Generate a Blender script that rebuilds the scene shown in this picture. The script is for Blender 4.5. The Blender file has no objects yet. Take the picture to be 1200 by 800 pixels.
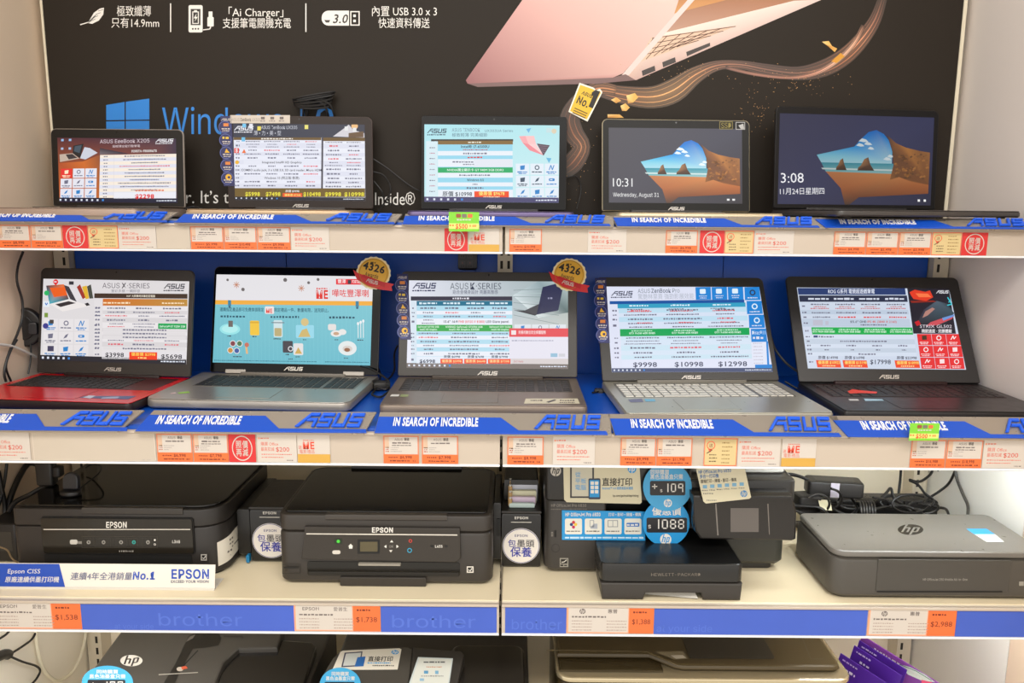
import bpy, math, random
import numpy as np
from mathutils import Matrix, Vector

# ---------------------------------------------------------------- camera, world, lights
S = bpy.context.scene
COL = S.collection
FOC, PITCH, ROLL, EYE = 920.0, math.radians(9.44), math.radians(0.46), Vector((0.017, 0.0, 1.45))
cam = bpy.data.cameras.new('camera')
cam.sensor_width = 36.0
cam.lens = FOC / 1200.0 * 36.0
cam.clip_start = 0.05
camo = bpy.data.objects.new('camera', cam)
COL.objects.link(camo)
camo.matrix_world = Matrix.Translation(EYE) @ Matrix.Rotation(math.pi / 2 - PITCH, 4, 'X') @ Matrix.Rotation(ROLL, 4, 'Z')
S.camera = camo
CAM_R = camo.matrix_world.to_3x3()

S.view_settings.view_transform = 'Standard'
S.view_settings.look = 'None'
S.view_settings.exposure = 0.0
S.view_settings.gamma = 1.0
S.view_settings.use_curve_mapping = False

W = bpy.data.worlds.new('store_ambient')
S.world = W
W.use_nodes = True
bg = W.node_tree.nodes['Background']
nt_ = W.node_tree
tc_ = nt_.nodes.new('ShaderNodeTexCoord')
sp_ = nt_.nodes.new('ShaderNodeSeparateXYZ')
mr_ = nt_.nodes.new('ShaderNodeMapRange')
mr_.inputs['From Min'].default_value = -1.0
cr_ = nt_.nodes.new('ShaderNodeValToRGB')      # shop interior seen around the aisle: floor, opposite shelves, lit ceiling
nt_.links.new(tc_.outputs['Generated'], sp_.inputs[0])
nt_.links.new(sp_.outputs['Z'], mr_.inputs['Value'])
nt_.links.new(mr_.outputs['Result'], cr_.inputs['Fac'])
mx_ = nt_.nodes.new('ShaderNodeMapRange')      # the shop is a little brighter towards the left
mx_.inputs['From Min'].default_value = -1.0
mx_.inputs['To Min'].default_value = 0.98
mx_.inputs['To Max'].default_value = 0.68
nt_.links.new(sp_.outputs['X'], mx_.inputs['Value'])
nt_.links.new(mx_.outputs['Result'], bg.inputs[1])
nt_.links.new(cr_.outputs['Color'], bg.inputs[0])
E_ = cr_.color_ramp.elements
E_[0].position, E_[0].color = 0.0, (.50, .46, .41, 1)
E_[1].position, E_[1].color = 1.0, (.62, .59, .55, 1)
for p_, c_ in ((.34, (.66, .62, .56, 1)), (.42, (1.25, 1.18, 1.09, 1)), (.50, (1.62, 1.54, 1.44, 1)), (.61, (1.62, 1.54, 1.44, 1)), (.70, (.95, .91, .85, 1))):
    e_ = E_.new(p_)
    e_.color = c_
bg.inputs[1].default_value = 1.38


def area(name, loc, target, sx, sy, power, color=(1, 0.96, 0.9)):
    l = bpy.data.lights.new(name, 'AREA')
    l.shape = 'RECTANGLE'
    l.size, l.size_y, l.energy, l.color = sx, sy, power, color
    o = bpy.data.objects.new(name, l)
    COL.objects.link(o)
    d = Vector(target) - Vector(loc)
    o.matrix_world = Matrix.Translation(loc) @ d.to_track_quat('-Z', 'Y').to_matrix().to_4x4()
    return o


# rows of shop ceiling lamps in the aisle
area('ceiling_lamp', (-0.9, -0.3, 2.95), (-0.7, 0.8, 0.5), 1.3, 0.5, 3)
area('ceiling_lamp', (0.95, -0.3, 2.95), (0.8, 0.8, 0.5), 1.3, 0.5, 4)
area('ceiling_lamp', (0.0, -1.9, 2.95), (0, 1.5, 0.9), 3.2, 0.7, 9)
area('ceiling_lamp', (0.0, -0.4, 2.95), (0.0, -0.39, 0), 3.4, 1.0, 66)
# added fill light without fixture under the second shelf, over cables and portable printer
area('shelf_fill', (0.76, 1.40, 1.046), (0.76, 1.64, 0.70), 0.48, 0.03, 1.7, (0.93, 0.99, 1))
area('shelf_fill', (0.80, 1.38, 0.724), (0.80, 1.64, 0.42), 0.36, 0.03, 0.75, (0.97, 0.97, 1))  # fill added under the printer shelf to brighten the lowest row, no fixture
area('shelf_fill', (-0.74, 1.38, 0.724), (-0.74, 1.64, 0.42), 0.50, 0.03, 0.9, (0.97, 0.97, 1))  # matching added fill that lifts the left side of the lowest row
area('ceiling_lamp', (0.3, -4.2, 2.95), (0.3, 1.5, 0.8), 6.0, 2.5, 38)

# ---------------------------------------------------------------- helpers


def lin(c):
    c = c / 255.0
    return c / 12.92 if c <= 0.04045 else ((c + 0.055) / 1.055) ** 2.4


_M = {}


def mat(kind, rgb, rough=0.5, metal=0.0, noise=0.0, scale=40.0, spec=0.5):
    """kind: 'P' surface, 'E' screen pixel that gives off light"""
    key = (kind, tuple(rgb), rough, metal, noise, scale, spec)
    if key in _M:
        return _M[key]
    m = bpy.data.materials.new(('screen_' if kind == 'E' else 'surface_') + '%02x%02x%02x' % tuple(int(c) for c in rgb))
    m.use_nodes = True
    nt = m.node_tree
    b = nt.nodes['Principled BSDF']
    col = (lin(rgb[0]), lin(rgb[1]), lin(rgb[2]), 1)
    b.inputs['Roughness'].default_value = rough
    b.inputs['Metallic'].default_value = metal
    b.inputs['Specular IOR Level'].default_value = spec
    if kind == 'E':
        b.inputs['Base Color'].default_value = (0.01, 0.01, 0.01, 1)
        b.inputs['Roughness'].default_value = 0.3
        b.inputs['Specular IOR Level'].default_value = 0.25
        b.inputs['Emission Color'].default_value = col
        b.inputs['Emission Strength'].default_value = 1.0
    elif noise > 0:
        tc = nt.nodes.new('ShaderNodeTexCoord')
        n = nt.nodes.new('ShaderNodeTexNoise')
        n.inputs['Scale'].default_value = scale
        n.inputs['Detail'].default_value = 4
        mx = nt.nodes.new('ShaderNodeMix')
        mx.data_type = 'RGBA'
        mx.inputs['A'].default_value = tuple(c * (1 - noise) for c in col[:3]) + (1,)
        mx.inputs['B'].default_value = tuple(min(1, c * (1 + noise)) for c in col[:3]) + (1,)
        nt.links.new(tc.outputs['Object'], n.inputs['Vector'])
        nt.links.new(n.outputs['Fac'], mx.inputs['Factor'])
        nt.links.new(mx.outputs['Result'], b.inputs['Base Color'])
        r = nt.nodes.new('ShaderNodeMapRange')
        r.inputs['To Min'].default_value = max(0.02, rough - 0.06)
        r.inputs['To Max'].default_value = min(1, rough + 0.06)
        nt.links.new(n.outputs['Fac'], r.inputs['Value'])
        nt.links.new(r.outputs['Result'], b.inputs['Roughness'])
    else:
        b.inputs['Base Color'].default_value = col
    _M[key] = m
    return m


def vcmat(kind, rough=0.4):
    key = (kind + 'vc', rough)
    if key in _M:
        return _M[key]
    m = bpy.data.materials.new('screen_image' if kind == 'E' else 'printed_image')
    m.use_nodes = True
    nt = m.node_tree
    b = nt.nodes['Principled BSDF']
    a = nt.nodes.new('ShaderNodeAttribute')
    a.attribute_name = 'ink'
    if kind == 'E':
        b.inputs['Base Color'].default_value = (0.01, 0.01, 0.01, 1)
        b.inputs['Roughness'].default_value = 0.3
        b.inputs['Specular IOR Level'].default_value = 0.25
        nt.links.new(a.outputs['Color'], b.inputs['Emission Color'])
        b.inputs['Emission Strength'].default_value = 1.0
    else:
        b.inputs['Roughness'].default_value = rough
        nt.links.new(a.outputs['Color'], b.inputs['Base Color'])
    _M[key] = m
    return m


def P(r, g, b, rough=0.5, metal=0.0, noise=0.0, scale=40.0, spec=0.5):
    return mat('P', (r, g, b), rough, metal, noise, scale, spec)


def E(r, g, b):
    return mat('E', (r, g, b))


def ray(x, y):
    return CAM_R @ Vector(((x - 600) / FOC, -(y - 400) / FOC, -1.0))


def atY(x, y, Y):
    d = ray(x, y)
    return EYE + d * ((Y - EYE.y) / d.y)


def atZ(x, y, Z):
    d = ray(x, y)
    return EYE + d * ((Z - EYE.z) / d.z)


def frame(o, ex, ey):
    ex = Vector(ex).normalized()
    ey = Vector(ey)
    ez = ex.cross(ey).normalized()
    ey = ez.cross(ex)
    m = Matrix((ex, ey, ez)).transposed().to_4x4()
    m.translation = Vector(o)
    return m


def wall(D, X=0.0, Z=0.0):
    """plane that faces the aisle at depth D: u right, v up, n to the viewer"""
    return frame((X, D, Z), (1, 0, 0), (0, 0, 1))


def flat(Z, X=0.0, Y=0.0):
    """horizontal plane: u right, v into the shelf, n up"""
    return frame((X, Y, Z), (1, 0, 0), (0, 1, 0))


def measured(M):
    """photograph measurement -> coordinates in the plane M"""
    inv = M.inverted()
    o = inv @ EYE
    r = inv.to_3x3()

    def f(x, y):
        d = r @ ray(x, y)
        t = -o.z / d.z
        return (o.x + d.x * t, o.y + d.y * t)
    return f


def homog(src, w, h):
    """four corners (tl, tr, br, bl) -> a w x h rectangle, v up"""
    dst = [(0, h), (w, h), (w, 0), (0, 0)]
    A, B = [], []
    for (x, y), (u, v) in zip(src, dst):
        A += [[x, y, 1, 0, 0, 0, -u * x, -u * y], [0, 0, 0, x, y, 1, -v * x, -v * y]]
        B += [u, v]
    k = np.linalg.solve(np.array(A, float), np.array(B, float))

    def f(x, y):
        q = k[6] * x + k[7] * y + 1
        u, v = float((k[0] * x + k[1] * y + k[2]) / q), float((k[3] * x + k[4] * y + k[5]) / q)
        return (min(max(u, 0.0), w), min(max(v, 0.0), h))
    return f


def rr(x0, y0, x1, y1, r, n=5):
    """rounded rectangle outline, counter-clockwise; r one radius or (bl, br, tr, tl)"""
    rs = (r,) * 4 if not isinstance(r, (tuple, list)) else r
    out = []
    for (cx, cy, a0), q in zip(((x0, y0, 180), (x1, y0, 270), (x1, y1, 0), (x0, y1, 90)), rs):
        sx = 1 if cx == x0 else -1
        sy = 1 if cy == y0 else -1
        if q <= 0:
            out.append((cx, cy))
            continue
        for k in range(n + 1):
            a = math.radians(a0 + 90.0 * k / n)
            out.append((cx + sx * q + q * math.cos(a), cy + sy * q + q * math.sin(a)))
    return out


def inset(pts, d):
    n = len(pts)
    area2 = sum(pts[i][0] * pts[(i + 1) % n][1] - pts[(i + 1) % n][0] * pts[i][1] for i in range(n))
    s = 1 if area2 > 0 else -1
    out = []
    for i in range(n):
        a, b, c = pts[i - 1], pts[i], pts[(i + 1) % n]
        e1 = Vector((b[0] - a[0], b[1] - a[1]))
        e2 = Vector((c[0] - b[0], c[1] - b[1]))
        if e1.length < 1e-9 or e2.length < 1e-9:
            out.append(b)
            continue
        e1.normalize(); e2.normalize()
        n1 = Vector((-e1.y, e1.x)) * s
        n2 = Vector((-e2.y, e2.x)) * s
        m = n1 + n2
        k = m.dot(n1)
        m = m / k if k > 0.3 else m * 0.7
        out.append((b[0] + m.x * d, b[1] + m.y * d))
    return out


class MB:
    """collects shapes and links them as ONE mesh object"""

    def __init__(s):
        s.v, s.f, s.mi, s.mats, s.ink, s.sm = [], [], [], [], {}, []

    def slot(s, m):
        for i, q in enumerate(s.mats):
            if q is m:
                return i
        s.mats.append(m)
        return len(s.mats) - 1

    def add(s, verts, faces, m, M=None, inks=None, smooth=True):
        k = len(s.v)
        for p in verts:
            p = Vector(p)
            s.v.append(M @ p if M is not None else p)
        i = s.slot(m)
        for j, f in enumerate(faces):
            if inks is not None:
                s.ink[len(s.f)] = [inks[q] for q in f]
            s.f.append([q + k for q in f])
            s.mi.append(i)
            s.sm.append(smooth)

    def slab(s, pts, n0, n1, m, M=None, bev=0.0, top=None, taper=0.0):
        """outline pts extruded along the plane normal from n0 to n1, edges chamfered"""
        n = len(pts)
        p2 = inset(pts, taper) if taper else pts
        if bev > 0:
            lv = [(inset(pts, bev), n0), (pts, n0 + bev), (p2, n1 - bev), (inset(p2, bev * .35), n1 - bev * .3), (inset(p2, bev), n1)]
        else:
            lv = [(pts, n0), (p2, n1)]
        vs, fs = [], []
        for q, z in lv:
            vs += [(a, b, z) for a, b in q]
        for k in range(len(lv) - 1):
            for i in range(n):
                j = (i + 1) % n
                fs.append((k * n + i, k * n + j, (k + 1) * n + j, (k + 1) * n + i))
        fs.append(tuple(range(n - 1, -1, -1)))
        s.add(vs, fs, m, M)
        e = (len(lv) - 1) * n
        s.add([vs[e + i] for i in range(n)], [tuple(range(n))], top or m, M)

    def box(s, x0, x1, y0, y1, z0, z1, m, bev=0.0, M=None):
        s.slab([(x0, y0), (x1, y0), (x1, y1), (x0, y1)], z0, z1, m, M, bev)

    def xprofile(s, prof, x0, x1, m, bev=0.0):
        """(depth, height) outline swept along X"""
        M = frame((0, 0, 0), (0, 1, 0), (0, 0, 1))  # n = +X
        s.slab(prof, x0, x1, m, M, bev)

    def tube(s, path, r, m, n=8, smooth=4, closed=False):
        pts = [Vector(p) for p in path]
        if smooth and len(pts) > 2:
            out = []
            for i in range(len(pts) - 1):
                a = pts[max(i - 1, 0)]; b = pts[i]; c = pts[i + 1]; d = pts[min(i + 2, len(pts) - 1)]
                for k in range(smooth):
                    t = k / smooth
                    out.append(0.5 * ((2 * b) + (c - a) * t + (2 * a - 5 * b + 4 * c - d) * t * t + (3 * b - a - 3 * c + d) * t ** 3))
            out.append(pts[-1])
            pts = out
        vs, fs = [], []
        up = None
        for i, p in enumerate(pts):
            t = (pts[min(i + 1, len(pts) - 1)] - pts[max(i - 1, 0)])
            if t.length < 1e-9:
                t = Vector((0, 0, 1))
            t.normalize()
            if up is None:
                up = t.orthogonal().normalized()
            up = (up - t * up.dot(t))
            up = up.normalized() if up.length > 1e-6 else t.orthogonal().normalized()
            w = t.cross(up)
            for k in range(n):
                a = 2 * math.pi * k / n
                vs.append(p + (up * math.cos(a) + w * math.sin(a)) * r)
        for i in range(len(pts) - 1):
            for k in range(n):
                j = (k + 1) % n
                fs.append((i * n + k, i * n + j, (i + 1) * n + j, (i + 1) * n + k))
        fs.append(tuple(range(n - 1, -1, -1)))
        fs.append(tuple((len(pts) - 1) * n + k for k in range(n)))
        s.add(vs, fs, m)

    def build(s, name, parent=None, label=None, cat=None, group=None, kind=None, loc=None):
        me = bpy.data.meshes.new(name)
        if parent is not None:
            inv = parent.matrix_basis.inverted()
            if parent.parent is not None:
                inv = inv @ parent.parent.matrix_basis.inverted()
            vs = [inv @ p for p in s.v]
            o = bpy.data.objects.new(name, me)
            o.parent = parent
        else:
            if loc is None:
                xs = [p.x for p in s.v]; ys = [p.y for p in s.v]; zs = [p.z for p in s.v]
                loc = Vector(((min(xs) + max(xs)) / 2, (min(ys) + max(ys)) / 2, min(zs)))
            vs = [p - Vector(loc) for p in s.v]
            o = bpy.data.objects.new(name, me)
            o.location = loc
        me.from_pydata([tuple(p) for p in vs], [], s.f)
        for m in s.mats:
            me.materials.append(m)
        me.polygons.foreach_set('material_index', s.mi)
        me.polygons.foreach_set('use_smooth', s.sm)
        me.set_sharp_from_angle(angle=math.radians(33))
        if s.ink:
            a = me.color_attributes.new('ink', 'FLOAT_COLOR', 'CORNER')
            for fi, cols in s.ink.items():
                for li, c in zip(me.polygons[fi].loop_indices, cols):
                    a.data[li].color = c
        me.update()
        COL.objects.link(o)
        props(o, label, cat, group, kind)
        return o


def props(o, label=None, cat=None, group=None, kind=None):
    if label: o['label'] = label
    if cat: o['category'] = cat
    if group: o['group'] = group
    if kind: o['kind'] = kind


def thing(name, label, cat, loc, rotz=0.0, group=None):
    o = bpy.data.objects.new(name, None)
    o.empty_display_size = 0.05
    o.location = loc
    o.rotation_euler = (0, 0, rotz)
    o.matrix_basis  # evaluated from loc / rot
    COL.objects.link(o)
    props(o, label, cat, group)
    return o


# -- lettering (Blender's own interface typeface when it is there)
_G = {}
try:
    import os
    FD_ = os.path.join(bpy.utils.resource_path('LOCAL'), 'datafiles', 'fonts')
    SANS = bpy.data.fonts.load(os.path.join(FD_, 'Inter.woff2'))
except Exception:
    SANS = None


def glyphs(txt, bold):
    key = (txt, bold)
    if key in _G:
        return _G[key]
    c = bpy.data.curves.new('lettering', 'FONT')
    c.body = txt
    c.resolution_u = 2
    wide = any(ord(q) > 0x2e80 for q in txt)
    cap = 0.685
    if SANS is not None and not wide and 'I' not in txt and '$' not in txt and any(q.isalpha() for q in txt):
        c.font = SANS
        cap = 0.509
    c.offset = 0 if wide else bold * .6 * cap / .685
    c.fill_mode = 'FRONT'
    c.space_character = 1.0 + (1.6 * bold if not wide else 0)
    o = bpy.data.objects.new('lettering', c)
    me = bpy.data.meshes.new_from_object(o)
    vs = [(v.co.x / cap, v.co.y / cap, 0.0) for v in me.vertices]
    fs = [tuple(p.vertices) for p in me.polygons]
    bpy.data.objects.remove(o)
    bpy.data.curves.remove(c)
    bpy.data.meshes.remove(me)
    if wide and bold > 0:
        k, base, bf = len(vs), list(vs), list(fs)
        for dx, dy, dz in ((bold, 0, .00002), (0, bold, .00004), (bold, bold, .00006)):
            n = len(vs)
            vs += [(x + dx, y + dy, dz) for x, y, _ in base]
            fs += [tuple(q + n for q in f) for f in bf]
    xs = [v[0] for v in vs] or [0, 1]
    _G[key] = (vs, fs, min(xs), max(xs))
    return _G[key]


ASUS = [  # blocky strokes, 0..4.9 wide and 0..1 high
    [(0.0, 0.0), (0.26, 0.0), (0.96, 1.0), (0.70, 1.0)], [(0.70, 1.0), (0.83, .8), (1.42, .8), (1.42, 1.0)],
    [(1.20, 0.0), (1.42, 0.0), (1.42, 0.45), (1.20, 0.45)], [(0.62, 0.43), (1.42, 0.43), (1.42, 0.6), (0.72, 0.6)],
    [(1.56, 0), (2.52, 0), (2.52, .2), (1.56, .2)], [(1.56, .4), (2.52, .4), (2.52, .6), (1.56, .6)], [(1.56, .8), (2.52, .8), (2.52, 1), (1.56, 1)],
    [(1.56, .6), (1.78, .6), (1.78, .8), (1.56, .8)], [(2.30, .2), (2.52, .2), (2.52, .4), (2.30, .4)],
    [(2.68, .0), (2.90, .0), (2.90, 1), (2.68, 1)], [(3.42, .0), (3.64, .0), (3.64, 1), (3.42, 1)], [(2.90, 0), (3.42, 0), (3.42, .2), (2.90, .2)],
    [(3.80, 0), (4.76, 0), (4.76, .2), (3.80, .2)], [(3.80, .4), (4.76, .4), (4.76, .6), (3.80, .6)], [(3.80, .8), (4.76, .8), (4.76, 1), (3.80, 1)],
    [(3.80, .6), (4.02, .6), (4.02, .8), (3.80, .8)], [(4.54, .2), (4.76, .2), (4.76, .4), (4.54, .4)]]
LZ = 0.00012


class Print:
    """flat printed matter drawn into an MB on the plane M; f maps design units (y down) to the plane"""

    def __init__(s, mb, M, f, base=0.0, emit=False):
        s.mb, s.M, s.f, s.b, s.emit = mb, M, f, base, emit

    def _z(s, l):
        return s.b + LZ * l

    def poly(s, pts, m, l=1, inks=None):
        q = [s.f(*p) for p in pts]
        if inks is not None:
            inks = [(lin(c[0]), lin(c[1]), lin(c[2]), 1) for c in inks]
            m = vcmat('E' if s.emit else 'P')
        s.mb.add([(u, v, s._z(l)) for u, v in q], [tuple(range(len(q)))[::-1]], m, s.M, inks, False)

    def rect(s, x0, y0, x1, y1, m, l=1, inks=None):
        s.poly([(x0, y0), (x1, y0), (x1, y1), (x0, y1)], m, l, inks)

    def rrect(s, x0, y0, x1, y1, r, m, l=1):
        s.poly(rr(x0, y0, x1, y1, r, 4), m, l)

    def frame(s, x0, y0, x1, y1, t, m, l=1):
        s.rect(x0, y0, x1, y0 + t, m, l); s.rect(x0, y1 - t, x1, y1, m, l)
        s.rect(x0, y0 + t, x0 + t, y1 - t, m, l); s.rect(x1 - t, y0 + t, x1, y1 - t, m, l)

    def disc(s, cx, cy, r, m, l=1, n=28, ry=None):
        ry = ry or r
        s.poly([(cx + r * math.cos(6.2832 * k / n), cy + ry * math.sin(6.2832 * k / n)) for k in range(n)], m, l)

    def ring(s, cx, cy, r, t, m, l=1, n=28, a0=0, a1=360):
        k = max(2, int(n * abs(a1 - a0) / 360))
        for i in range(k):
            a, b = [math.radians(a0 + (a1 - a0) * q / k) for q in (i, i + 1)]
            s.poly([(cx + r * math.cos(a), cy + r * math.sin(a)), (cx + r * math.cos(b), cy + r * math.sin(b)),
                    (cx + (r - t) * math.cos(b), cy + (r - t) * math.sin(b)), (cx + (r - t) * math.cos(a), cy + (r - t) * math.sin(a))], m, l)

    def line(s, pts, w, m, l=1):
        for (a, b), (c, d) in zip(pts, pts[1:]):
            L = math.hypot(c - a, d - b) or 1
            nx, ny = -(d - b) / L * w / 2, (c - a) / L * w / 2
            s.poly([(a + nx, b + ny), (c + nx, d + ny), (c - nx, d - ny), (a - nx, b - ny)], m, l)

    def text(s, txt, x, y, h, m, l=2, al='l', w=None, bold=0.0, shear=0.0, rot=0.0, raised=0.0):
        """baseline at y, capitals h high; w fits the width"""
        vs, fs, a, b = glyphs(txt, bold)
        k = h if w is None else w / (b - a)
        off = {'l': 0, 'c': -(b - a) * k / 2, 'r': -(b - a) * k}[al]
        ca, sa = math.cos(rot), math.sin(rot)
        q = []
        for vx, vy, vz in vs:
            dx = (vx - a) * k + off + shear * vy * h
            dy = -vy * h
            q.append(s.f(x + dx * ca - dy * sa, y + dx * sa + dy * ca) + (vz,))
        z = s._z(l)
        s.mb.add([(u, v, z + raised + d) for u, v, d in q], fs, m, s.M, None, False)
        if raised:
            cnt = {}
            for f in fs:
                for i in range(len(f)):
                    e = (f[i], f[(i + 1) % len(f)])
                    cnt[tuple(sorted(e))] = cnt.get(tuple(sorted(e)), []) + [e]
            n = len(q)
            s.mb.add([(u, v, z + raised) for u, v, d in q] + [(u, v, z) for u, v, d in q],
                     [(e[0][1], e[0][0], e[0][0] + n, e[0][1] + n) for e in cnt.values() if len(e) == 1], m, s.M, None, False)

    def greek(s, x0, y0, x1, y1, m, l=2, seed=None, al='c', fill=1.0, wmin=.5, wmax=1.8):
        """a line of copy too small to read: word-sized dashes"""
        r = random.Random(seed if seed is not None else int(x0 * 7 + y0 * 13 + x1))
        h = y1 - y0
        W_ = (x1 - x0) * fill
        words, tot = [], 0
        while tot < W_ - h * .4:
            w = min(h * r.uniform(wmin, wmax), W_ - tot)
            words.append(w)
            tot += w + h * .45
        x = {'c': (x0 + x1 - tot) / 2, 'l': x0, 'r': x1 - tot}[al]
        for w in words:
            dy = r.uniform(0, .25) * h
            s.rect(x, y0 + dy, x + w, y1 - r.uniform(0, .15) * h, m, l)
            x += w + h * .45

    def asus(s, x, y, w, h, m, l=2, shear=0.25, raised=0.0):
        """x, y: bottom left"""
        sc = w / (4.76 + shear)
        for pl in ASUS:
            q = [s.f(x + (a + shear * b) * sc, y - b * h) for a, b in pl]
            if raised:
                s.mb.slab(q, s._z(l), s._z(l) + raised, m, s.M, raised * .25)
            else:
                s.mb.add([(u, v, s._z(l)) for u, v in q], [(0, 1, 2, 3)], m, s.M, None, False)

    def hp(s, cx, cy, r, disc, letter, l=2, ry=None, rot=0.0):
        ry = ry or r
        s.disc(cx, cy, r, disc, l, 28, ry)
        ca, sa = math.cos(rot), math.sin(rot)

        def q(pts):
            o = []
            for a, b in pts:
                X = (a - .26 * b) * r; Y = b * ry
                o.append((cx + X * ca - Y * sa, cy + X * sa + Y * ca))
            return o
        for pl in ([(-.62, -.93), (-.44, -.98), (-.44, .5), (-.62, .5)], [(-.44, -.42), (-.12, -.42), (-.12, -.24), (-.44, -.24)], [(-.22, -.3), (-.04, -.3), (-.04, .5), (-.22, .5)],
                   [(.12, -.42), (.30, -.42), (.30, .98), (.12, .95)], [(.3, -.42), (.62, -.42), (.62, -.24), (.3, -.24)], [(.3, .32), (.62, .32), (.62, .5), (.3, .5)], [(.5, -.3), (.68, -.3), (.68, .4), (.5, .4)]):
            s.poly(q(pl), letter, l + 1)


def scaled(w, h, W_, H_):
    """design units W_ x H_ (y down) -> a w x h rectangle"""
    return lambda x, y: (x * w / W_, (H_ - y) * h / H_)


# ---------------------------------------------------------------- setting
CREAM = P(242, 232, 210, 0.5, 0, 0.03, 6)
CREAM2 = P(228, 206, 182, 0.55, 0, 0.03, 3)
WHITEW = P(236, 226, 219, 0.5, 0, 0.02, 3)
BLUE = P(8, 78, 182, 0.35, 0, 0.06, 5)
DARK = P(16, 15, 14, 0.6)
XL, XR = -1.03, 1.012

b = MB(); b.box(-3, 3, -3, 2.0, -0.05, 0.0, P(232, 226, 216, .45, 0, .04, 2)); b.build('floor', kind='structure')
b = MB(); b.box(XL - .03, XR + .03, 1.835, 1.86, 0, 2.35, CREAM); b.build('wall_back', kind='structure')
b = MB()
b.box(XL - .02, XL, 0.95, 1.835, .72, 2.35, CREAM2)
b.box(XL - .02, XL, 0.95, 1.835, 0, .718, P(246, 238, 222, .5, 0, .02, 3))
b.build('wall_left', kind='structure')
b = MB()
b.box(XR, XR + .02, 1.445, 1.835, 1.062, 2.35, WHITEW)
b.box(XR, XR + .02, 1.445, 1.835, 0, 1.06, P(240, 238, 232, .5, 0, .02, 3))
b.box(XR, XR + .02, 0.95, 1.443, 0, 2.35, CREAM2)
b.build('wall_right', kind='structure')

# uprights with slots
for X, lab in ((-1.008, 'cream slotted shelf upright at the left end by the cables'), (0.0, 'cream slotted shelf upright in the middle between the two bays'), (0.990, 'cream slotted shelf upright at the right end by the side wall')):
    t = thing('shelf_upright', lab, 'shelf post', (X, 1.81, 0), 0, 'slotted uprights')
    b = MB()
    b.box(X - .017, X + .017, 1.788, 1.834, 0, 1.425, P(214, 203, 182, .45, 0, .03, 8), .001)
    b.build('post', t)
    b = MB()
    M = wall(1.788)
    for k in range(46):
        z = .06 + k * .03
        for dx in ((-.006,) if X > .5 else (.006,) if X < -.5 else (-.008, .008)):
            b.add([(X + dx - .003, z, .0004), (X + dx + .003, z, .0004), (X + dx + .003, z + .018, .0004), (X + dx - .003, z + .018, .0004)], [(0, 1, 2, 3)], P(40, 34, 28, .8), M)
    b.build('slots', t)

# blue back boards behind the second row
for i, (x0, x1, lab) in enumerate(((-.988, -.504, 'blue back board behind the red laptop'), (-.502, -.007, 'blue back board behind the silver laptop with the cartoon promotion'), (.007, .500, 'blue back board behind the silver laptop with white price table'), (.502, .970, 'blue back board behind the black gaming laptop'))):
    b = MB(); b.box(x0, x1, 1.808, 1.816, 1.06, 1.425, BLUE, .0015)
    b.build('back_board', None, lab, 'back board', 'blue back boards')

# shelves: board, price rail, brackets
RAIL = P(190, 176, 160, .35, 0, .02, 12)
for row, (D, zt, zr0, zr1) in enumerate(((1.50, 1.428, 1.370, 1.421), (1.31, 1.078, 1.013, 1.071), (1.31, .756, .697, .755), (1.31, .27, .211, .269))):
    for side, (x0, x1) in enumerate(((XL + .008, -.0025), (.0025, XR - .008))):
        nm = ('top', 'second', 'printer', 'lowest')[row]
        t = thing('shelf', '%s metal shelf of the %s bay with a %s price rail' % (nm, ('left', 'right')[side], ('cream', 'cream', 'blue', 'blue')[row]), 'shelf', ((x0 + x1) / 2, D, zt - .03), 0, 'shelves')
        sm = (P(150, 150, 155, .4), BLUE, P(236, 221, 188, .42, 0, .03, 5), CREAM)[row]
        b = MB()
        b.box(x0, x1, D + .012, 1.786, zt - .026, zt - .002, CREAM, .002)
        b.box(x0 + .001, x1 - .001, D + .013, 1.785, zt - .002, zt, sm, .0006)
        b.box(x0, x1, D + .006, D + .030, zr0 + .004, zt - .001, CREAM if row > 1 else BLUE, .002)
        b.build('board', t)
        b = MB()
        b.box(x0, x1, D, D + .006, zr0, zr1, RAIL, .0006)
        b.box(x0, x1, D - .0035, D + .006, zr1 - .0042, zr1 + .001, RAIL, .001)
        b.box(x0, x1, D - .0035, D + .006, zr0 - .001, zr0 + .003, P(236, 236, 238, .2), .001)
        b.build('price_rail', t)
        for X in (x0 + .012, x1 - .012):
            b = MB(); b.xprofile([(D + .10, zt - .028), (1.786, zt - .075), (1.786, zt - .028)], X - .0015, X + .0015, CREAM)
            b.build('bracket', t)

# ---------------------------------------------------------------- advertising board on the back wall
PD = 1.800
t = thing('advertising_board', 'large dark laptop advertising board on the wall behind the top shelf', 'advertisement', (0, PD + .005, 1.43))
b = MB()
M = wall(PD)
b.box(-1.008, .990, PD, PD + .012, 1.432, 2.08, P(44, 38, 32, .5, 0, .06, 3, .15))
pr = Print(b, M, measured(M))
WH = P(236, 232, 226, .5)
g = pr
# feather
g.poly([(103, 27), (110, 15), (117, 10), (122, 9), (121, 17), (116, 24), (108, 28)], WH)
g.line([(94, 29), (104, 26), (112, 18)], 1.2, WH)
for k in range(4):
    g.line([(106 + 3 * k, 25 - 4 * k), (112 + 3 * k, 22 - 3.6 * k)], .5, P(47, 41, 36, .4), 2)
g.text('極致纖薄', 137, 18, 9.2, WH, w=40)
g.text('只有14.9mm', 130.5, 31.5, 9.0, WH, w=56)
g.rect(199.3, 4, 200.6, 37.5, WH)
g.rrect(221, 6, 237.5, 38, 2, WH); g.rect(223.5, 10.5, 235, 29.5, P(47, 41, 36, .4), 2); g.frame(225.5, 13.5, 233, 28, 1, WH, 3)
g.rect(227.5, 12, 231, 13.5, WH, 3); g.poly([(230.5, 16), (227, 21.5), (229.5, 21.5), (228, 25.5), (231.8, 19.8), (229.4, 19.8)], WH, 3)
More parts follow.
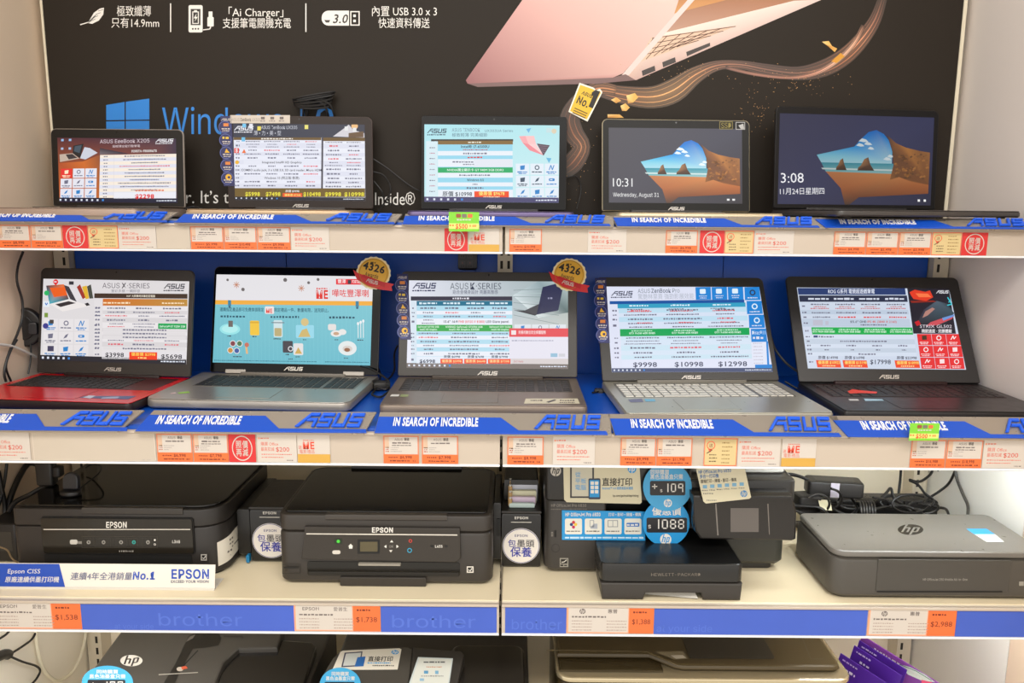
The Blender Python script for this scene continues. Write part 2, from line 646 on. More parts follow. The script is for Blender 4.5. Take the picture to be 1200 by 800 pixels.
for k in range(3): g.disc(226 + 3.2 * k, 33.8, 1.1, P(47, 41, 36, .4), 2, 10)
g.rrect(243, 20, 250.5, 31, 1, WH); g.rect(244.5, 13.5, 249, 20, WH); g.line([(247, 31), (246, 34), (238, 35)], 1.2, WH)
g.text('「Ai Charger」', 268, 19, 9, WH, w=64)
g.text('支援筆電關機充電', 261, 32, 9, WH, w=80)
g.rect(357.8, 4, 359.1, 37.5, WH)
g.poly(rr(377, 12.5, 409, 30, (8, 0, 0, 8), 6), WH); g.frame(410.5, 13, 421.5, 30, 1.3, WH); g.rect(414, 17, 417, 20, WH); g.rect(414, 23, 417, 26, WH)
g.text('3.0', 390, 27, 10, P(60, 54, 48, .5), 3, w=17, bold=.03, shear=.2)
g.poly([(380, 23.5), (387, 23.5), (385.5, 26.5), (382, 26.5)], P(60, 54, 48, .5), 3)
g.text('內置 USB 3.0 x 3', 436, 18, 9, WH, w=76)
g.text('快速資料傳送', 443.5, 31.8, 9, WH, w=60)
WB = P(38, 130, 215, .4)
for (x0, ya, yb, x1, yc, yd) in ((124.5, 123, 140.8, 146, 119.5, 140.4), (147.5, 119.2, 140.4, 175, 115.5, 140), (124.5, 142.3, 160, 146, 142, 163), (147.5, 141.8, 164, 175, 141.5, 167)):
    g.poly([(x0, ya), (x1, yc), (x1, yd), (x0, yb)], WB)
g.text('Windows', 190, 157, 31, WB, w=142)
g.text('10', 352, 156, 31, WB, w=40)
g.text('r. It’s time to upgrade', 218, 238, 14.5, WH, w=168)
g.text('Intel', 378, 239, 14.5, WH, w=30)
g.text('Inside®', 439.5, 240, 14.5, WH, w=47)
# big printed picture: open rose-gold notebook with golden ribbons
PK = [(226, 176, 168), (206, 150, 146), (150, 98, 98), (168, 112, 110)]
g.poly([(622, -14), (820, -14), (730, 86), (718, 91), (548, 98), (546, 94)], None, 3, [(222, 172, 164), (238, 202, 192), (214, 170, 160), (196, 140, 134), (150, 96, 98), (152, 98, 100)])
g.poly([(818, -14), (826, -14), (737, 88), (726, 91)], P(232, 206, 200, .4), 8)
g.poly([(548, 98), (718, 91), (733, 87), (745, 94), (700, 98), (560, 102)], P(120, 92, 90, .4), 9)
g.poly([(826, -14), (960, -14), (962, 0), (738, 87)], None, 3, [(150, 90, 40), (160, 96, 44), (226, 206, 196), (214, 180, 164)])
g.poly([(772, 40), (930, 1), (962, 0), (745, 94), (735, 88)], None, 4, [(240, 222, 210), (236, 214, 204), (222, 196, 188), (196, 160, 150), (214, 180, 164)])
g.poly([(800, -14), (905, -14), (790, 16)], None, 7, [(170, 100, 40), (190, 120, 50), (206, 150, 90)])
g.poly([(763, 44), (864, 30), (808, 52), (746, 74)], P(226, 190, 164, .4), 6)
for k in range(6):
    g.line([(766 + 16 * k, 44 - 2.2 * k), (748 + 9 * k, 73 - 3.6 * k)], .8, P(96, 60, 44, .5), 7)
for k in range(4):
    a = k / 4
    g.line([(764 - 17 * a, 45 + 27 * a), (862 - 58 * a, 31 + 22 * a)], .8, P(96, 60, 44, .5), 7)
for (x, y) in ((752, 83), (776, 73)):
    g.poly([(x, y), (x + 15, y - 6), (x + 16, y + 0), (x + 1, y + 6)], P(58, 48, 44, .4), 6)
g.poly([(804, 61), (832, 50), (832, 54), (805, 66)], P(60, 50, 46, .4), 6)


def ribbon(c, inks, l):
    def cr(a, b_, c_, d, t):
        return tuple(.5 * (2 * q + (r - p) * t + (2 * p - 5 * q + 4 * r - s_) * t * t + (3 * q - p - 3 * r + s_) * t ** 3) for p, q, r, s_ in zip(a, b_, c_, d))
    N = len(c)
    c2, k2 = [], []
    for i in range(N - 1):
        for t in (0, .25, .5, .75):
            c2.append(cr(c[max(i - 1, 0)], c[i], c[i + 1], c[min(i + 2, N - 1)], t))
            k2.append(tuple(u + (v_ - u) * t for u, v_ in zip(inks[i], inks[i + 1])))
    c, inks = c2 + [c[-1]], k2 + [inks[-1]]
    L_, R_ = [], []
    for i, (x, y, w) in enumerate(c):
        (xa, ya, _), (xb, yb, _) = c[max(i - 1, 0)], c[min(i + 1, len(c) - 1)]
        d = math.hypot(xb - xa, yb - ya) or 1
        nx, ny = -(yb - ya) / d, (xb - xa) / d
        L_.append((x - nx * w, y - ny * w)); R_.append((x + nx * w, y + ny * w))
    for i in range(len(c) - 1):
        p, q = c[i][:2], c[i + 1][:2]
        a, b_ = [tuple(.50 * u + .50 * k for u, k in zip(t_, (47, 41, 36))) for t_ in (inks[i], inks[i + 1])]
        e0 = tuple(.35 * u + .65 * k for u, k in zip(a, (47, 41, 36)))
        e1 = tuple(.35 * u + .65 * k for u, k in zip(b_, (47, 41, 36)))
        g.poly([L_[i], L_[i + 1], q, p], None, l, [e0, e1, b_, a])
        g.poly([p, q, R_[i + 1], R_[i]], None, l, [a, b_, e1, e0])
    for k_, (o_, wd, br) in enumerate(((-.8, .5, .75), (-.45, .9, 1.0), (.05, 1.2, 1.12), (.5, .6, .85), (.85, .5, .8))):
        pt = [(x + (p[0] - x) * (1 if o_ > 0 else -1) * abs(o_) if o_ > 0 else x + (L_[i][0] - x) * abs(o_), y + (p[1] - y) * abs(o_) if o_ > 0 else y + (L_[i][1] - y) * abs(o_)) for i, ((x, y, w), p) in enumerate(zip(c, R_))]
        for i in range(len(c) - 1):
            ca_, cb_ = [tuple(min(255, v_ * br * (.62 if j in (0, len(c) - 1) else 1)) for v_ in inks[j]) for j in (i, i + 1)]
            (xa, ya), (xb, yb) = pt[i], pt[i + 1]
            d = math.hypot(xb - xa, yb - ya) or 1
            nx, ny = -(yb - ya) / d * wd / 2, (xb - xa) / d * wd / 2
            g.poly([(xa - nx, ya - ny), (xb - nx, yb - ny), (xb + nx, yb + ny), (xa + nx, ya + ny)], None, l + .5 + .05 * k_, [ca_, cb_, cb_, ca_])


R1 = [(1036, -8, 5), (1026, 22, 7), (1010, 46, 9), (990, 66, 10), (965, 80, 10), (935, 86, 8), (900, 82, 7), (868, 76, 5), (840, 77, 6), (815, 88, 10), (790, 106, 14), (765, 114, 13), (735, 112, 11), (705, 106, 8)]
ribbon(R1, [(60, 48, 40), (150, 100, 80), (206, 140, 104), (196, 124, 84), (150, 100, 78), (126, 88, 72), (120, 84, 70), (140, 96, 76), (156, 104, 78), (196, 138, 90), (226, 168, 108), (220, 160, 100), (190, 126, 78), (140, 92, 66)], 2)
R2 = [(1012, 30, 3), (1000, 52, 3), (980, 72, 3), (955, 86, 3), (925, 91, 2), (885, 87, 2), (850, 79, 2)]
ribbon(R2, [(120, 80, 60), (222, 170, 140), (226, 176, 150), (196, 140, 116), (150, 104, 86), (150, 104, 86), (120, 84, 70)], 3)
R3 = [(722, 106, 6), (700, 104, 8), (680, 118, 10), (668, 138, 12), (672, 156, 12), (682, 172, 10), (672, 190, 12), (660, 200, 10)]
ribbon(R3, [(190, 126, 78), (190, 126, 84), (140, 92, 70), (120, 78, 58), (150, 96, 66), (184, 124, 86), (150, 92, 62), (70, 56, 44)], 4)
g.poly([(974, 72), (985, 62), (990, 66), (980, 74)], P(214, 150, 40, .4), 4)
for pts in ([(716, 117), (722, 114), (728, 118), (722, 121)], [(734, 112), (744, 109), (748, 114), (742, 120), (736, 121)], [(727, 124), (733, 121), (738, 126), (734, 130), (729, 130)], [(712, 134), (726, 134), (731, 138), (712, 138)], [(963, 49), (971, 48), (975, 54), (981, 57), (978, 61), (970, 54)]):
    g.poly(pts, None, 5, [(250, 214, 140)] + [(232, 176, 86)] * (len(pts) - 2) + [(196, 130, 50)])
rnd = random.Random(4)
for k in range(240):
    q = rnd.random()
    if q < .35:
        x, y = rnd.gauss(935, 26), rnd.gauss(96, 9)
    elif q < .6:
        x, y = rnd.gauss(885, 12), rnd.gauss(132, 12)
    elif q < .85:
        x, y = rnd.gauss(676, 10), rnd.gauss(186, 26)
    else:
        x, y = rnd.gauss(800, 26), rnd.gauss(84, 7)
    r = rnd.uniform(.25, .6)
    g.poly([(x - r, y), (x, y - r), (x + r, y), (x, y + r)], P(196, 148, 90, .5), 4)
b.build('printed_panel', t)
for X0, X1, nm in ((-1.0125, -1.008, 'edge_trim'), (.990, .9975, 'edge_trim')):
    b = MB(); b.box(X0, X1, PD - .002, PD + .014, 1.432, 2.08, P(224, 214, 190, .4), .0008); b.build(nm, t)

# ---------------------------------------------------------------- brand plates along the shelf fronts
SILV = P(166, 156, 144, .28, .45, .03, 20)
SIGNB = P(20, 78, 190, .35, 0, .03, 10)
SIGNB2 = P(34, 96, 226, .3)


def plate(x0, x1, D0, z0, D1, z1, slant, lab, grp, small=False):
    L = math.hypot(D1 - D0, z1 - z0)
    w = x1 - x0
    M = frame((x0, D0, z0), (1, 0, 0), (0, D1 - D0, z1 - z0))
    t = thing('brand_plate', lab, 'shelf sign', (x0 + w / 2, D1 - .004, z0 - .002), 0, grp)
    b = MB()
    k = slant
    b.slab([(0, 0), (w - .003 - k, 0), (w - .003, L), (k, L)], -.004, 0, SILV, M, .0008)
    b.slab([(k * .1 + .001, 0), (w * .97, 0), (w * .965, L * .16), (w * .60, L * .16), (w * .525, L * .74), (k * .75 + .001, L * .74)], 0, .0022, SIGNB, M, .0006)
    f = lambda x, y: (x * w, (1 - y) * L)
    g = Print(b, M, f, .0023)
    b.build('plate', t)
    b = MB(); g = Print(b, M, f, .0023)
    g.text('IN SEARCH OF INCREDIBLE', .075, .69, .36, P(240, 240, 244, .4), 1, w=.355, bold=.045, shear=.0, raised=.0012)
    b.build('slogan', t)
    b = MB(); g = Print(b, M, f, .0004)
    g.asus(.665, .77, .285, .62, SIGNB2, 1, .25, .005)
    b.build('logo_letters', t)


wh1 = ('at the left wall under the small laptop', 'below the thin laptop with the badge strip', 'below the laptop with the turquoise screen', 'below the laptop showing 10:31', 'below the laptop showing 3:08')
s1 = (-1.017, -.618, -.191, .212, .603, 1.003)
for i in range(5):
    plate(s1[i], s1[i + 1], 1.486, 1.423, 1.514, 1.443, (.5 - i * .22) * .05, 'slogan plate on the top shelf edge ' + wh1[i], 'slogan plates on the top shelf')
wh2 = ('in front of the red laptop', 'in front of the silver laptop with the cartoon promotion', 'in front of the brown laptop', 'in front of the pale silver laptop with the white price table', 'in front of the black gaming laptop')
s2 = (-1.017, -.627, -.2177, .1943, .5925, 1.003)
for i in range(5):
    plate(s2[i], s2[i + 1], 1.296, 1.0735, 1.344, 1.099, (.5 - i * .22) * .05, 'slogan plate ' + wh2[i], 'slogan plates on the second shelf')
# ---------------------------------------------------------------- price tags in the rails
OR = P(230, 110, 54, .5)
ORT = P(112, 42, 20, .6)
TW = P(204, 195, 185, .5)
GT = P(110, 100, 96, .6)
RED = P(206, 46, 46, .5)
REDT = P(214, 104, 84, .6)
YEL = P(208, 186, 134, .5)


def tag_art(g, kind, price, seed):
    """100 x 84 design units"""
    r = random.Random(seed)
    if kind == 'price':
        g.rect(0, 0, 100, 84, P(216, 130, 96, .5), 1); g.rect(3.5, 4, 96.5, 56, TW, 2); g.rect(3.5, 4, 16, 38, P(208, 176, 150, .5), 3)
        g.rect(0, 57, 100, 84, OR, 2)
        g.text('ASUS', 32, 15, 7, GT, 3, w=22); g.text('華碩', 59, 15, 7, P(70, 60, 56, .6), 3, w=14, bold=.03)
        g.greek(26, 20, 78, 24.5, GT, 3, seed, wmin=1.5, wmax=4)
        if seed % 2: g.greek(24, 28, 80, 31, GT, 3, seed + 1, wmin=2, wmax=4)
        for k in range(3):
            g.greek(6, 34 + 6 * k, 16, 37.5 + 6 * k, P(180, 96, 70, .6), 3, seed + 2 + k, 'l'); g.greek(20, 34.5 + 6 * k, r.uniform(34, 52), 37 + 6 * k, P(160, 150, 146, .6), 3, seed + 5 + k, 'l')
        g.greek(14, 63, 42, 67.5, ORT, 3, seed + 9, wmin=.6, wmax=1)
        g.text(price, 46, 69, 8.5, ORT, 3, w=34, bold=.03)
        g.greek(18, 74, 76, 78, ORT, 3, seed + 10, wmin=1, wmax=3); g.greek(82, 74, 92, 78, ORT, 3, seed + 11)
    elif kind == 'stamp':
        g.rect(0, 0, 100, 84, RED, 1); g.ring(50, 42, 38, 3.5, TW, 2)
        g.text('照', 27, 40, 17, TW, 3, w=21, bold=.03); g.text('再', 27, 64, 17, TW, 3, w=21, bold=.03)
        g.text('價', 51, 40, 17, TW, 3, w=21, bold=.03); g.text('減', 51, 64, 17, TW, 3, w=21, bold=.03)
    elif kind == 'gift':
        g.rect(0, 0, 100, 84, P(238, 120, 80, .5), 1); g.rect(2.5, 3, 97.5, 81, YEL, 2)
        g.ring(20, 22, 13, 2.5, P(226, 96, 66, .5), 3); g.text('送', 14, 27, 8.5, P(120, 60, 40, .6), 3, w=12)
        g.poly([(12, 34), (25, 33), (18, 44)], P(226, 96, 66, .5), 3); g.line([(8, 46), (14, 42), (24, 36)], 2.5, P(70, 50, 40, .6), 4)
        for k in range(6):
            g.greek(54, 12 + 12 * k, r.uniform(76, 92), 16 + 12 * k, P(150, 120, 70, .6), 3, seed + k, 'l')
        for k in range(3): g.greek(16, 48 + 10 * k, 40, 52 + 10 * k, P(110, 90, 60, .6), 3, seed + 7 + k, 'l')
    elif kind == 'office':
        g.rect(0, 0, 100, 84, TW, 1)
        g.rect(3, 9, 7, 14, P(232, 150, 120, .6), 2); g.greek(9, 9, 30, 13, REDT, 2, seed, 'l')
        g.text('購買 Office', 9, 33, 9, REDT, 2, w=44); g.text('最高扣減', 9, 49, 9, REDT, 2, w=34); g.text('$200', 47, 51, 13, P(206, 72, 52, .6), 2, w=34)
        g.greek(10, 58, 88, 61, REDT, 2, seed + 2, 'l'); g.greek(10, 67, 66, 70, REDT, 2, seed + 3, 'l'); g.greek(74, 76, 92, 79, GT, 2, seed + 4, 'l')
    elif kind == 'movie':
        g.rect(0, 0, 100, 84, TW, 1); g.rect(0, 58, 100, 84, P(206, 160, 70, .5), 2)
        g.text('送', 3, 42, 8, P(214, 84, 60, .6), 2, w=10); g.greek(18, 15, 52, 18, REDT, 2, seed)
        g.text('ME', 17, 42, 20, P(222, 74, 48, .5), 2, w=35, bold=.06); g.text('電影禮品', 6, 55, 8.5, REDT, 2, w=46)
    elif kind == 'blank':
        g.rect(0, 0, 100, 84, P(194, 182, 166, .5), 1); g.frame(.4, .8, 99.6, 83.2, .4, P(212, 200, 186, .5), 2); g.greek(88, 78, 97, 81, P(180, 170, 160, .6), 2, seed)


TAGGRP = {'price': 'orange price tags', 'stamp': 'red price-cut stamps', 'gift': 'yellow free-gift tags', 'office': 'white discount cards', 'movie': 'yellow and white film-gift tags', 'blank': 'blank cream inserts'}
TAGNAME = {'price': 'price_tag', 'stamp': 'price_cut_tag', 'gift': 'gift_tag', 'office': 'discount_tag', 'movie': 'promotion_tag', 'blank': 'blank_insert'}


def tag(kind, row, xa, xb, label, price='', seed=0):
    D = (1.50, 1.31)[row]
    z0, z1 = ((1.3735, 1.4165), (1.0165, 1.0665))[row]
    ym = (281, 527)[row]
    X0, X1 = atY(xa, ym, D).x, atY(xb, ym, D).x
    b = MB()
    b.box(X0, X1, D - .0011, D - .0004, z0, z1, TW)
    M = wall(D - .0011, X0, z0)
    tag_art(Print(b, M, scaled(X1 - X0, z1 - z0, 100, 84), .0001), kind, price, seed)
    b.build(TAGNAME[kind], None, label, 'price tag' if kind == 'price' else 'tag', TAGGRP[kind])


P1, P2 = 'on the top rail', 'on the second rail'
T = [
    ('price', 0, -2, 36.3, 'orange price tag at the far left end of the top rail', '$8,998'),
    ('price', 0, 37.2, 74, 'orange price tag on the top rail left of the red stamp under the small laptop', '$13,998'),
    ('stamp', 0, 74.5, 103.5, 'red round-stamp tag on the top rail under the small laptop'),
    ('gift', 0, 104, 139, 'yellow gift tag on the top rail right of the leftmost red stamp'),
    ('office', 0, 139.5, 183.5, 'white $200 card on the top rail beside the leftmost yellow gift tag'),
    ('blank', 0, 184, 223, 'blank cream card on the top rail between a $200 card and three orange tags'),
    ('price', 0, 224, 262.3, 'leftmost of three adjoining orange price tags below the laptop with badge strip', '$5,998'),
    ('price', 0, 263, 301, 'middle of three adjoining orange price tags below the laptop with badge strip', '$10,498'),
    ('price', 0, 302, 340.5, 'rightmost of three adjoining orange price tags below the laptop with badge strip', '$9,998'),
    ('office', 0, 341.5, 386, 'white $200 card on the top rail right of the three adjoining orange tags'),
    ('stamp', 0, 521, 548, 'red round-stamp tag on the top rail under the green $500 flag'),
    ('movie', 0, 549.5, 585, 'yellow and white ME tag on the top rail beside the bay joint'),
    ('price', 0, 597, 635, 'orange price tag on the top rail just right of the bay joint', '$10,998'),
    ('office', 0, 689, 734, 'white $200 card on the top rail between the turquoise-screen and 10:31 laptops'),
    ('price', 0, 780, 817.5, 'orange price tag on the top rail below the laptop showing 10:31', '$6,998'),
    ('stamp', 0, 820, 848.5, 'red round-stamp tag on the top rail below the laptop showing 10:31'),
    ('gift', 0, 849, 883, 'yellow gift tag on the top rail below the laptop showing 10:31'),
    ('office', 0, 884, 930, 'white $200 card on the top rail below the laptop showing 3:08'),
    ('price', 0, 977, 1014.5, 'leftmost of three adjoining orange price tags below the laptop showing 3:08', '$4,998'),
    ('price', 0, 1015.3, 1052.5, 'middle of three adjoining orange price tags below the laptop showing 3:08', '$5,498'),
    ('price', 0, 1053.3, 1091, 'rightmost of three adjoining orange price tags below the laptop showing 3:08', '$5,998'),
    ('gift', 0, 1092, 1126.5, 'yellow gift tag near the right end of the top rail'),
    ('stamp', 0, 1127, 1157, 'red round-stamp tag near the right end of the top rail'),
    ('office', 1, -12, 36, 'white $200 card at the left end of the second rail'),
    ('blank', 1, 39, 183, 'long blank cream insert on the second rail under the red laptop'),
    ('price', 1, 184.5, 226, 'orange price tag on the second rail, left one of the pair by the red stamp', '$6,998'),
    ('price', 1, 227, 268, 'orange price tag on the second rail, touching the left side of the red stamp', '$7,798'),
    ('stamp', 1, 268.5, 300, 'red round-stamp tag on the second rail below the silver laptop'),
    ('office', 1, 302, 348, 'white $200 card on the second rail between the red stamp and a ME tag'),
    ('movie', 1, 349, 387, 'yellow and white ME tag on the second rail below the silver cartoon-promotion laptop'),
    ('price', 1, 449.5, 491, 'left orange price tag of the pair on the second rail below the brown laptop', '$6,998'),
    ('price', 1, 494.5, 537, 'right orange price tag of the pair on the second rail below the brown laptop', '$7,998'),
    ('price', 1, 594.5, 637, 'orange price tag on the second rail just right of the bay joint', '$8,998'),
    ('office', 1, 648, 697, 'white $200 card on the second rail above the blue office-printer label'),
    ('price', 1, 727, 768.5, 'left orange price tag of the pair on the second rail above the round $109 sticker', '$9,998'),
    ('price', 1, 769.5, 811, 'right orange price tag of the pair on the second rail above the round $109 sticker', '$11,998'),
    ('gift', 1, 825, 863.5, 'yellow gift tag on the second rail below the silver laptop with white price table'),
    ('office', 1, 864.5, 914, 'white $200 card on the second rail right of the yellow gift tag'),
    ('movie', 1, 916, 956, 'yellow and white ME tag on the second rail above the tangled cables'),
    ('price', 1, 1067, 1108, 'orange price tag on the second rail under the green $500 flag', '$16,988'),
    ('price', 1, 1109, 1151, 'orange price tag on the second rail right of the one under the green flag', '$18,998'),
    ('office', 1, 1152, 1203, 'white $200 card at the right end of the second rail'),
]
for i, a in enumerate(T):
    tag(a[0], a[1], a[2], a[3], a[4], a[5] if len(a) > 5 else '', 11 * i + 3)

# printer rail: blue paper with wide tags
BP = P(62, 92, 190, .35, 0, .10, 9)
BP2 = P(78, 108, 202, .35)
DR = 1.31
for xa, xb, lab in ((95, 345, 'blue paper rail strip left of the $1,738 tag'), (446.5, 582, 'blue paper rail strip between the $1,738 tag and the bay joint'), (592, 663.5, 'short blue paper rail strip between the bay joint and the $1,388 tag'), (766.5, 1016, 'blue paper rail strip between the $1,388 and $2,988 tags'), (1120.5, 1205, 'blue paper rail strip right of the $2,988 tag')):
    X0, X1 = atY(xa, 725, DR).x, atY(xb, 725, DR).x
    b = MB(); b.box(X0, X1, DR - .0011, DR - .0004, .7005, .7495, BP)
    g = Print(b, wall(DR - .0011, X0, .7005), lambda x, y: (x, .049 - y))
    if xa == 766.5: g.text('at your side', .005, .044, .013, BP2, 1, w=.10)
    if xa == 592: g.text('brother', .012, .042, .02, BP2, 1, w=.09)
    if xa == 95: g.text('brother', .14, .040, .024, BP2, 1, w=.15); g.text('at your side', .06, .047, .010, BP2, 1, w=.07)
    if xa == 446.5: g.text('brother', .02, .040, .024, BP2, 1, w=.15)
    b.build('rail_insert', None, lab, 'rail strip', 'blue rail strips')
for xa, xc, xb, br, pr_, lab in ((-8, 62, 96, 'EPSON', '$1,538', 'wide $1,538 price tag on the blue printer rail at the left end'), (345, 414, 446, 'EPSON', '$1,738', 'wide $1,738 price tag on the blue rail below the middle black printer'),
                                 (664, 737, 766, '惠普', '$1,388', 'wide $1,388 price tag on the blue rail below the office printer with stickers'), (1017, 1087, 1120, '惠普', '$2,988', 'wide $2,988 price tag on the blue rail below the grey portable printer')):
    X0, X1, XC = atY(xa, 725, DR).x, atY(xb, 725, DR).x, atY(xc, 725, DR).x
    w = X1 - X0
    c = (XC - X0) / w * 200
    b = MB(); b.box(X0, X1, DR - .0012, DR - .0004, .7015, .7525, TW)
    g = Print(b, wall(DR - .0012, X0, .7015), scaled(w, .051, 200, 70), .0001)
    g.rect(0, 0, 200, 70, P(248, 160, 124, .5), 1); g.rect(4, 3, c - 2, 67, TW, 2); g.rect(c, 0, 200, 70, OR, 2)
    if br == 'EPSON':
        g.text('EPSON', 20, 15, 8, GT, 3, w=38, bold=.03); g.text('愛普生', 92, 16, 8, GT, 3, w=32)
    else:
        g.hp(36, 12, 7, GT, TW, 3); g.text('惠普', 94, 16, 8, GT, 3, w=22, bold=.03)
    g.greek(12, 24, 90, 29, GT, 3, int(xa) + 5, 'l')
    for k in range(4):
        for xx in (12, 92): g.greek(xx, 36 + 8 * k, xx + 46, 39 + 8 * k, P(170, 150, 140, .6), 3, k + xx, 'l')
    g.greek(c + 9, 11, c + 40, 16, ORT, 3, 7, 'l')
    g.text(pr_, c + 7, 45, 13, ORT, 3, w=200 - c - 15)
    b.build('wide_price_tag', None, lab, 'price tag', 'wide printer price tags')

# green $500 flags hanging over the plates
for xa, xb, ya, yb, D, lab in ((526, 561.5, 248.5, 271, 1.478, 'green $500 flag clipped over the top rail below the turquoise-screen laptop'), (1065, 1101.5, 496, 516, 1.288, 'green $500 flag clipped over the second rail below the black gaming laptop')):
    A, B_ = atY(xa, yb, D), atY(xb, ya, D)
    w, h = B_.x - A.x, B_.z - A.z
    b = MB(); b.box(A.x, B_.x, D, D + .0008, A.z, B_.z, P(124, 200, 52, .5))
    b.box(A.x + .008, B_.x - .008, D + .0008, D + (.0205 if D > 1.4 else .0205), A.z + .002, A.z + .003, P(124, 200, 52, .5))
    g = Print(b, wall(D, A.x, A.z), scaled(w, h, 100, 62), .0001)
    for k, c in enumerate(((150, 80, 50), (120, 110, 100), (226, 110, 60))): g.rrect(24 + 19 * k, 6, 40 + 19 * k, 18, 3, P(*c, .5), 1)
    g.greek(26, 22, 76, 27, TW, 1, 3, wmin=1, wmax=2); g.rect(0, 36, 100, 54, P(206, 226, 120, .5), 1)
    g.text('$500', 22, 53, 15, P(232, 70, 40, .5), 2, w=40, bold=.04); g.greek(3, 40, 18, 46, P(220, 120, 60, .5), 2, 9); g.greek(66, 40, 96, 48, P(220, 160, 80, .5), 2, 8)
    b.build('discount_flag', None, lab, 'flag', 'green discount flags')

# ---------------------------------------------------------------- laptops


def keyrows(b, M, u0, v0, u1, v1, rows, cols, m, n, pad=None, hgt=.0011):
    rh = (v1 - v0) / rows
    for r_ in range(rows):
        y0 = v1 - (r_ + 1) * rh
        main = u1 if pad is None else u0 + (u1 - u0) * .79
        c = cols if r_ else cols + 1
        cw = (main - u0) / c
        spans = [(u0 + k * cw, u0 + (k + 1) * cw) for k in range(c)]
        if r_ == rows - 1:
            spans = [(u0 + k * cw, u0 + (k + 1) * cw) for k in range(4)] + [(u0 + 4 * cw, u0 + 9 * cw)] + [(u0 + k * cw, u0 + (k + 1) * cw) for k in range(9, c)]
        if pad:
            pw = (u1 - main - cw * .3) / 4
            spans += [(main + cw * .3 + k * pw, main + cw * .3 + (k + 1) * pw) for k in range(4)]
        hh = rh * (.6 if r_ == 0 else 1)
        for a, c_ in spans:
            g_ = .0014
            b.slab([(a + g_, y0 + g_), (c_ - g_, y0 + g_), (c_ - g_, y0 + hh - g_), (a + g_, y0 + hh - g_)], n, n + hgt, m, M, 0, None, .0005)


class Laptop:
    pass


def laptop(label, xl, xr, y, D, w, yaw, zt, Df, th, top, Dt, rim, bez, deck, keyc, kbc, pad, logo=None, rbase=.012, rlid=.012, side=None, logoc=(205, 198, 190), ext=0.0):
    L = Laptop()
    a = math.radians(yaw)
    c = atY((xl + xr) / 2, y, D)
    ex = Vector((math.cos(a), math.sin(a), 0))
    ey = Vector((-math.sin(a), math.cos(a), 0))
    hc = Vector((c.x, D, zt))
    dep = (D - Df) / math.cos(a) + .012
    root = thing('laptop', label, 'laptop', hc - ey * (dep / 2) - Vector((0, 0, th + .002)), a, 'laptops on the %s shelf' % ('top' if zt > 1.3 else 'second'))
    L.root = root
    # base: u across, v from the front edge (0) to the back (dep)
    Mb = frame(hc - ex * w / 2 - ey * (dep - .012), ex, ey)
    L.Mb, L.dep, L.w = Mb, dep, w
    b = MB()
    b.slab(rr(-ext, 0, w, dep, (rbase, rbase, .006, .006)), -th, -.0012, side or deck, Mb, .003)
    b.slab(rr(.0012 - ext, .0012, w - .0012, dep - .0012, (rbase, rbase, .006, .006)), -.0012, 0, deck, Mb, .0006)
    for fx in (.03, w - .03):
        for fy in (.02, dep - .03):
            b.slab(rr(fx - .008, fy - .004, fx + .008, fy + .004, .003), -th - .002, -th, DARK, Mb)
    L.base = b.build('base', root)
    k0, k1 = (.022, w - .022)
    kv0, kv1 = dep * .46, dep * .90
    L.kv = (kv0, kv1)
    b = MB()
    b.slab(rr(k0 - .003, kv0 - .003, k1 + .003, kv1 + .003, .004, 3), .0000, .0003, kbc, Mb)
    keyrows(b, Mb, k0, kv0, k1, kv1, 6, 14, keyc, .0003, pad)
    b.build('keyboard', L.base)
    b = MB()
    tw = .105
    tc = w * (.43 if pad else .5)
    b.slab(rr(tc - tw / 2 - .0006, dep * .08 - .0006, tc + tw / 2 + .0006, dep * .39 + .0006, .0035, 3), 0, .0002, kbc, Mb)
    b.slab(rr(tc - tw / 2, dep * .08, tc + tw / 2, dep * .39, .003, 3), 0, .0005, deck, Mb, .0002)
    b.build('touchpad', L.base)
    # lid
    tp = atY((xl + xr) / 2, top, Dt)
    dv = Vector((0, Dt - D, tp.z - zt))
    Lh = dv.length
    lean = math.atan2(Dt - D, tp.z - zt)
    v = ey * math.sin(lean) + Vector((0, 0, 1)) * math.cos(lean)
    Ml = frame(hc - ex * w / 2, ex, v)
    L.Ml, L.h = Ml, Lh
    b = MB()
    b.slab(rr(0, .003, w, Lh, (.004, .004, rlid, rlid)), -.0065, -.0002, rim, Ml, .0012)
    b.slab(rr(.0016, .004, w - .0016, Lh - .0016, (.003, .003, rlid - .001, rlid - .001)), -.0004, .0004, bez, Ml, .0003)
    L.lid = b.build('lid', root)
    b = MB()
    hw = w * .62
    hm = frame(hc + Vector((0, 0, .002)) - ex * hw / 2, ex, ey)
    b.slab(rr(0, -.006, hw, .008, .003, 3), -.003, .0032, kbc if side is None else side, hm, .001)
    b.build('hinge', root)
    b = MB()
    g = Print(b, Ml, lambda x, y: (x, y), .0005)
    g.disc(w / 2, Lh - .007, .0018, P(28, 26, 28, .15), 1, 12)
    g.disc(w / 2, Lh - .007, .0008, P(8, 8, 12, .1), 2, 10)
    b.build('webcam', L.lid)
    if logo:
        b = MB()
        g = Print(b, Ml, lambda x, y: (x, -y), .0005)
        lw = w * .115
        ly = measured(Ml)((xl + xr) / 2, logo)[1]
        g.asus(w / 2 - lw / 2, -(ly - lw * .095), lw, lw * .19, P(*logoc, .35, .4), 1, .25, .0003)
        b.build('maker_logo', L.lid)
    return L


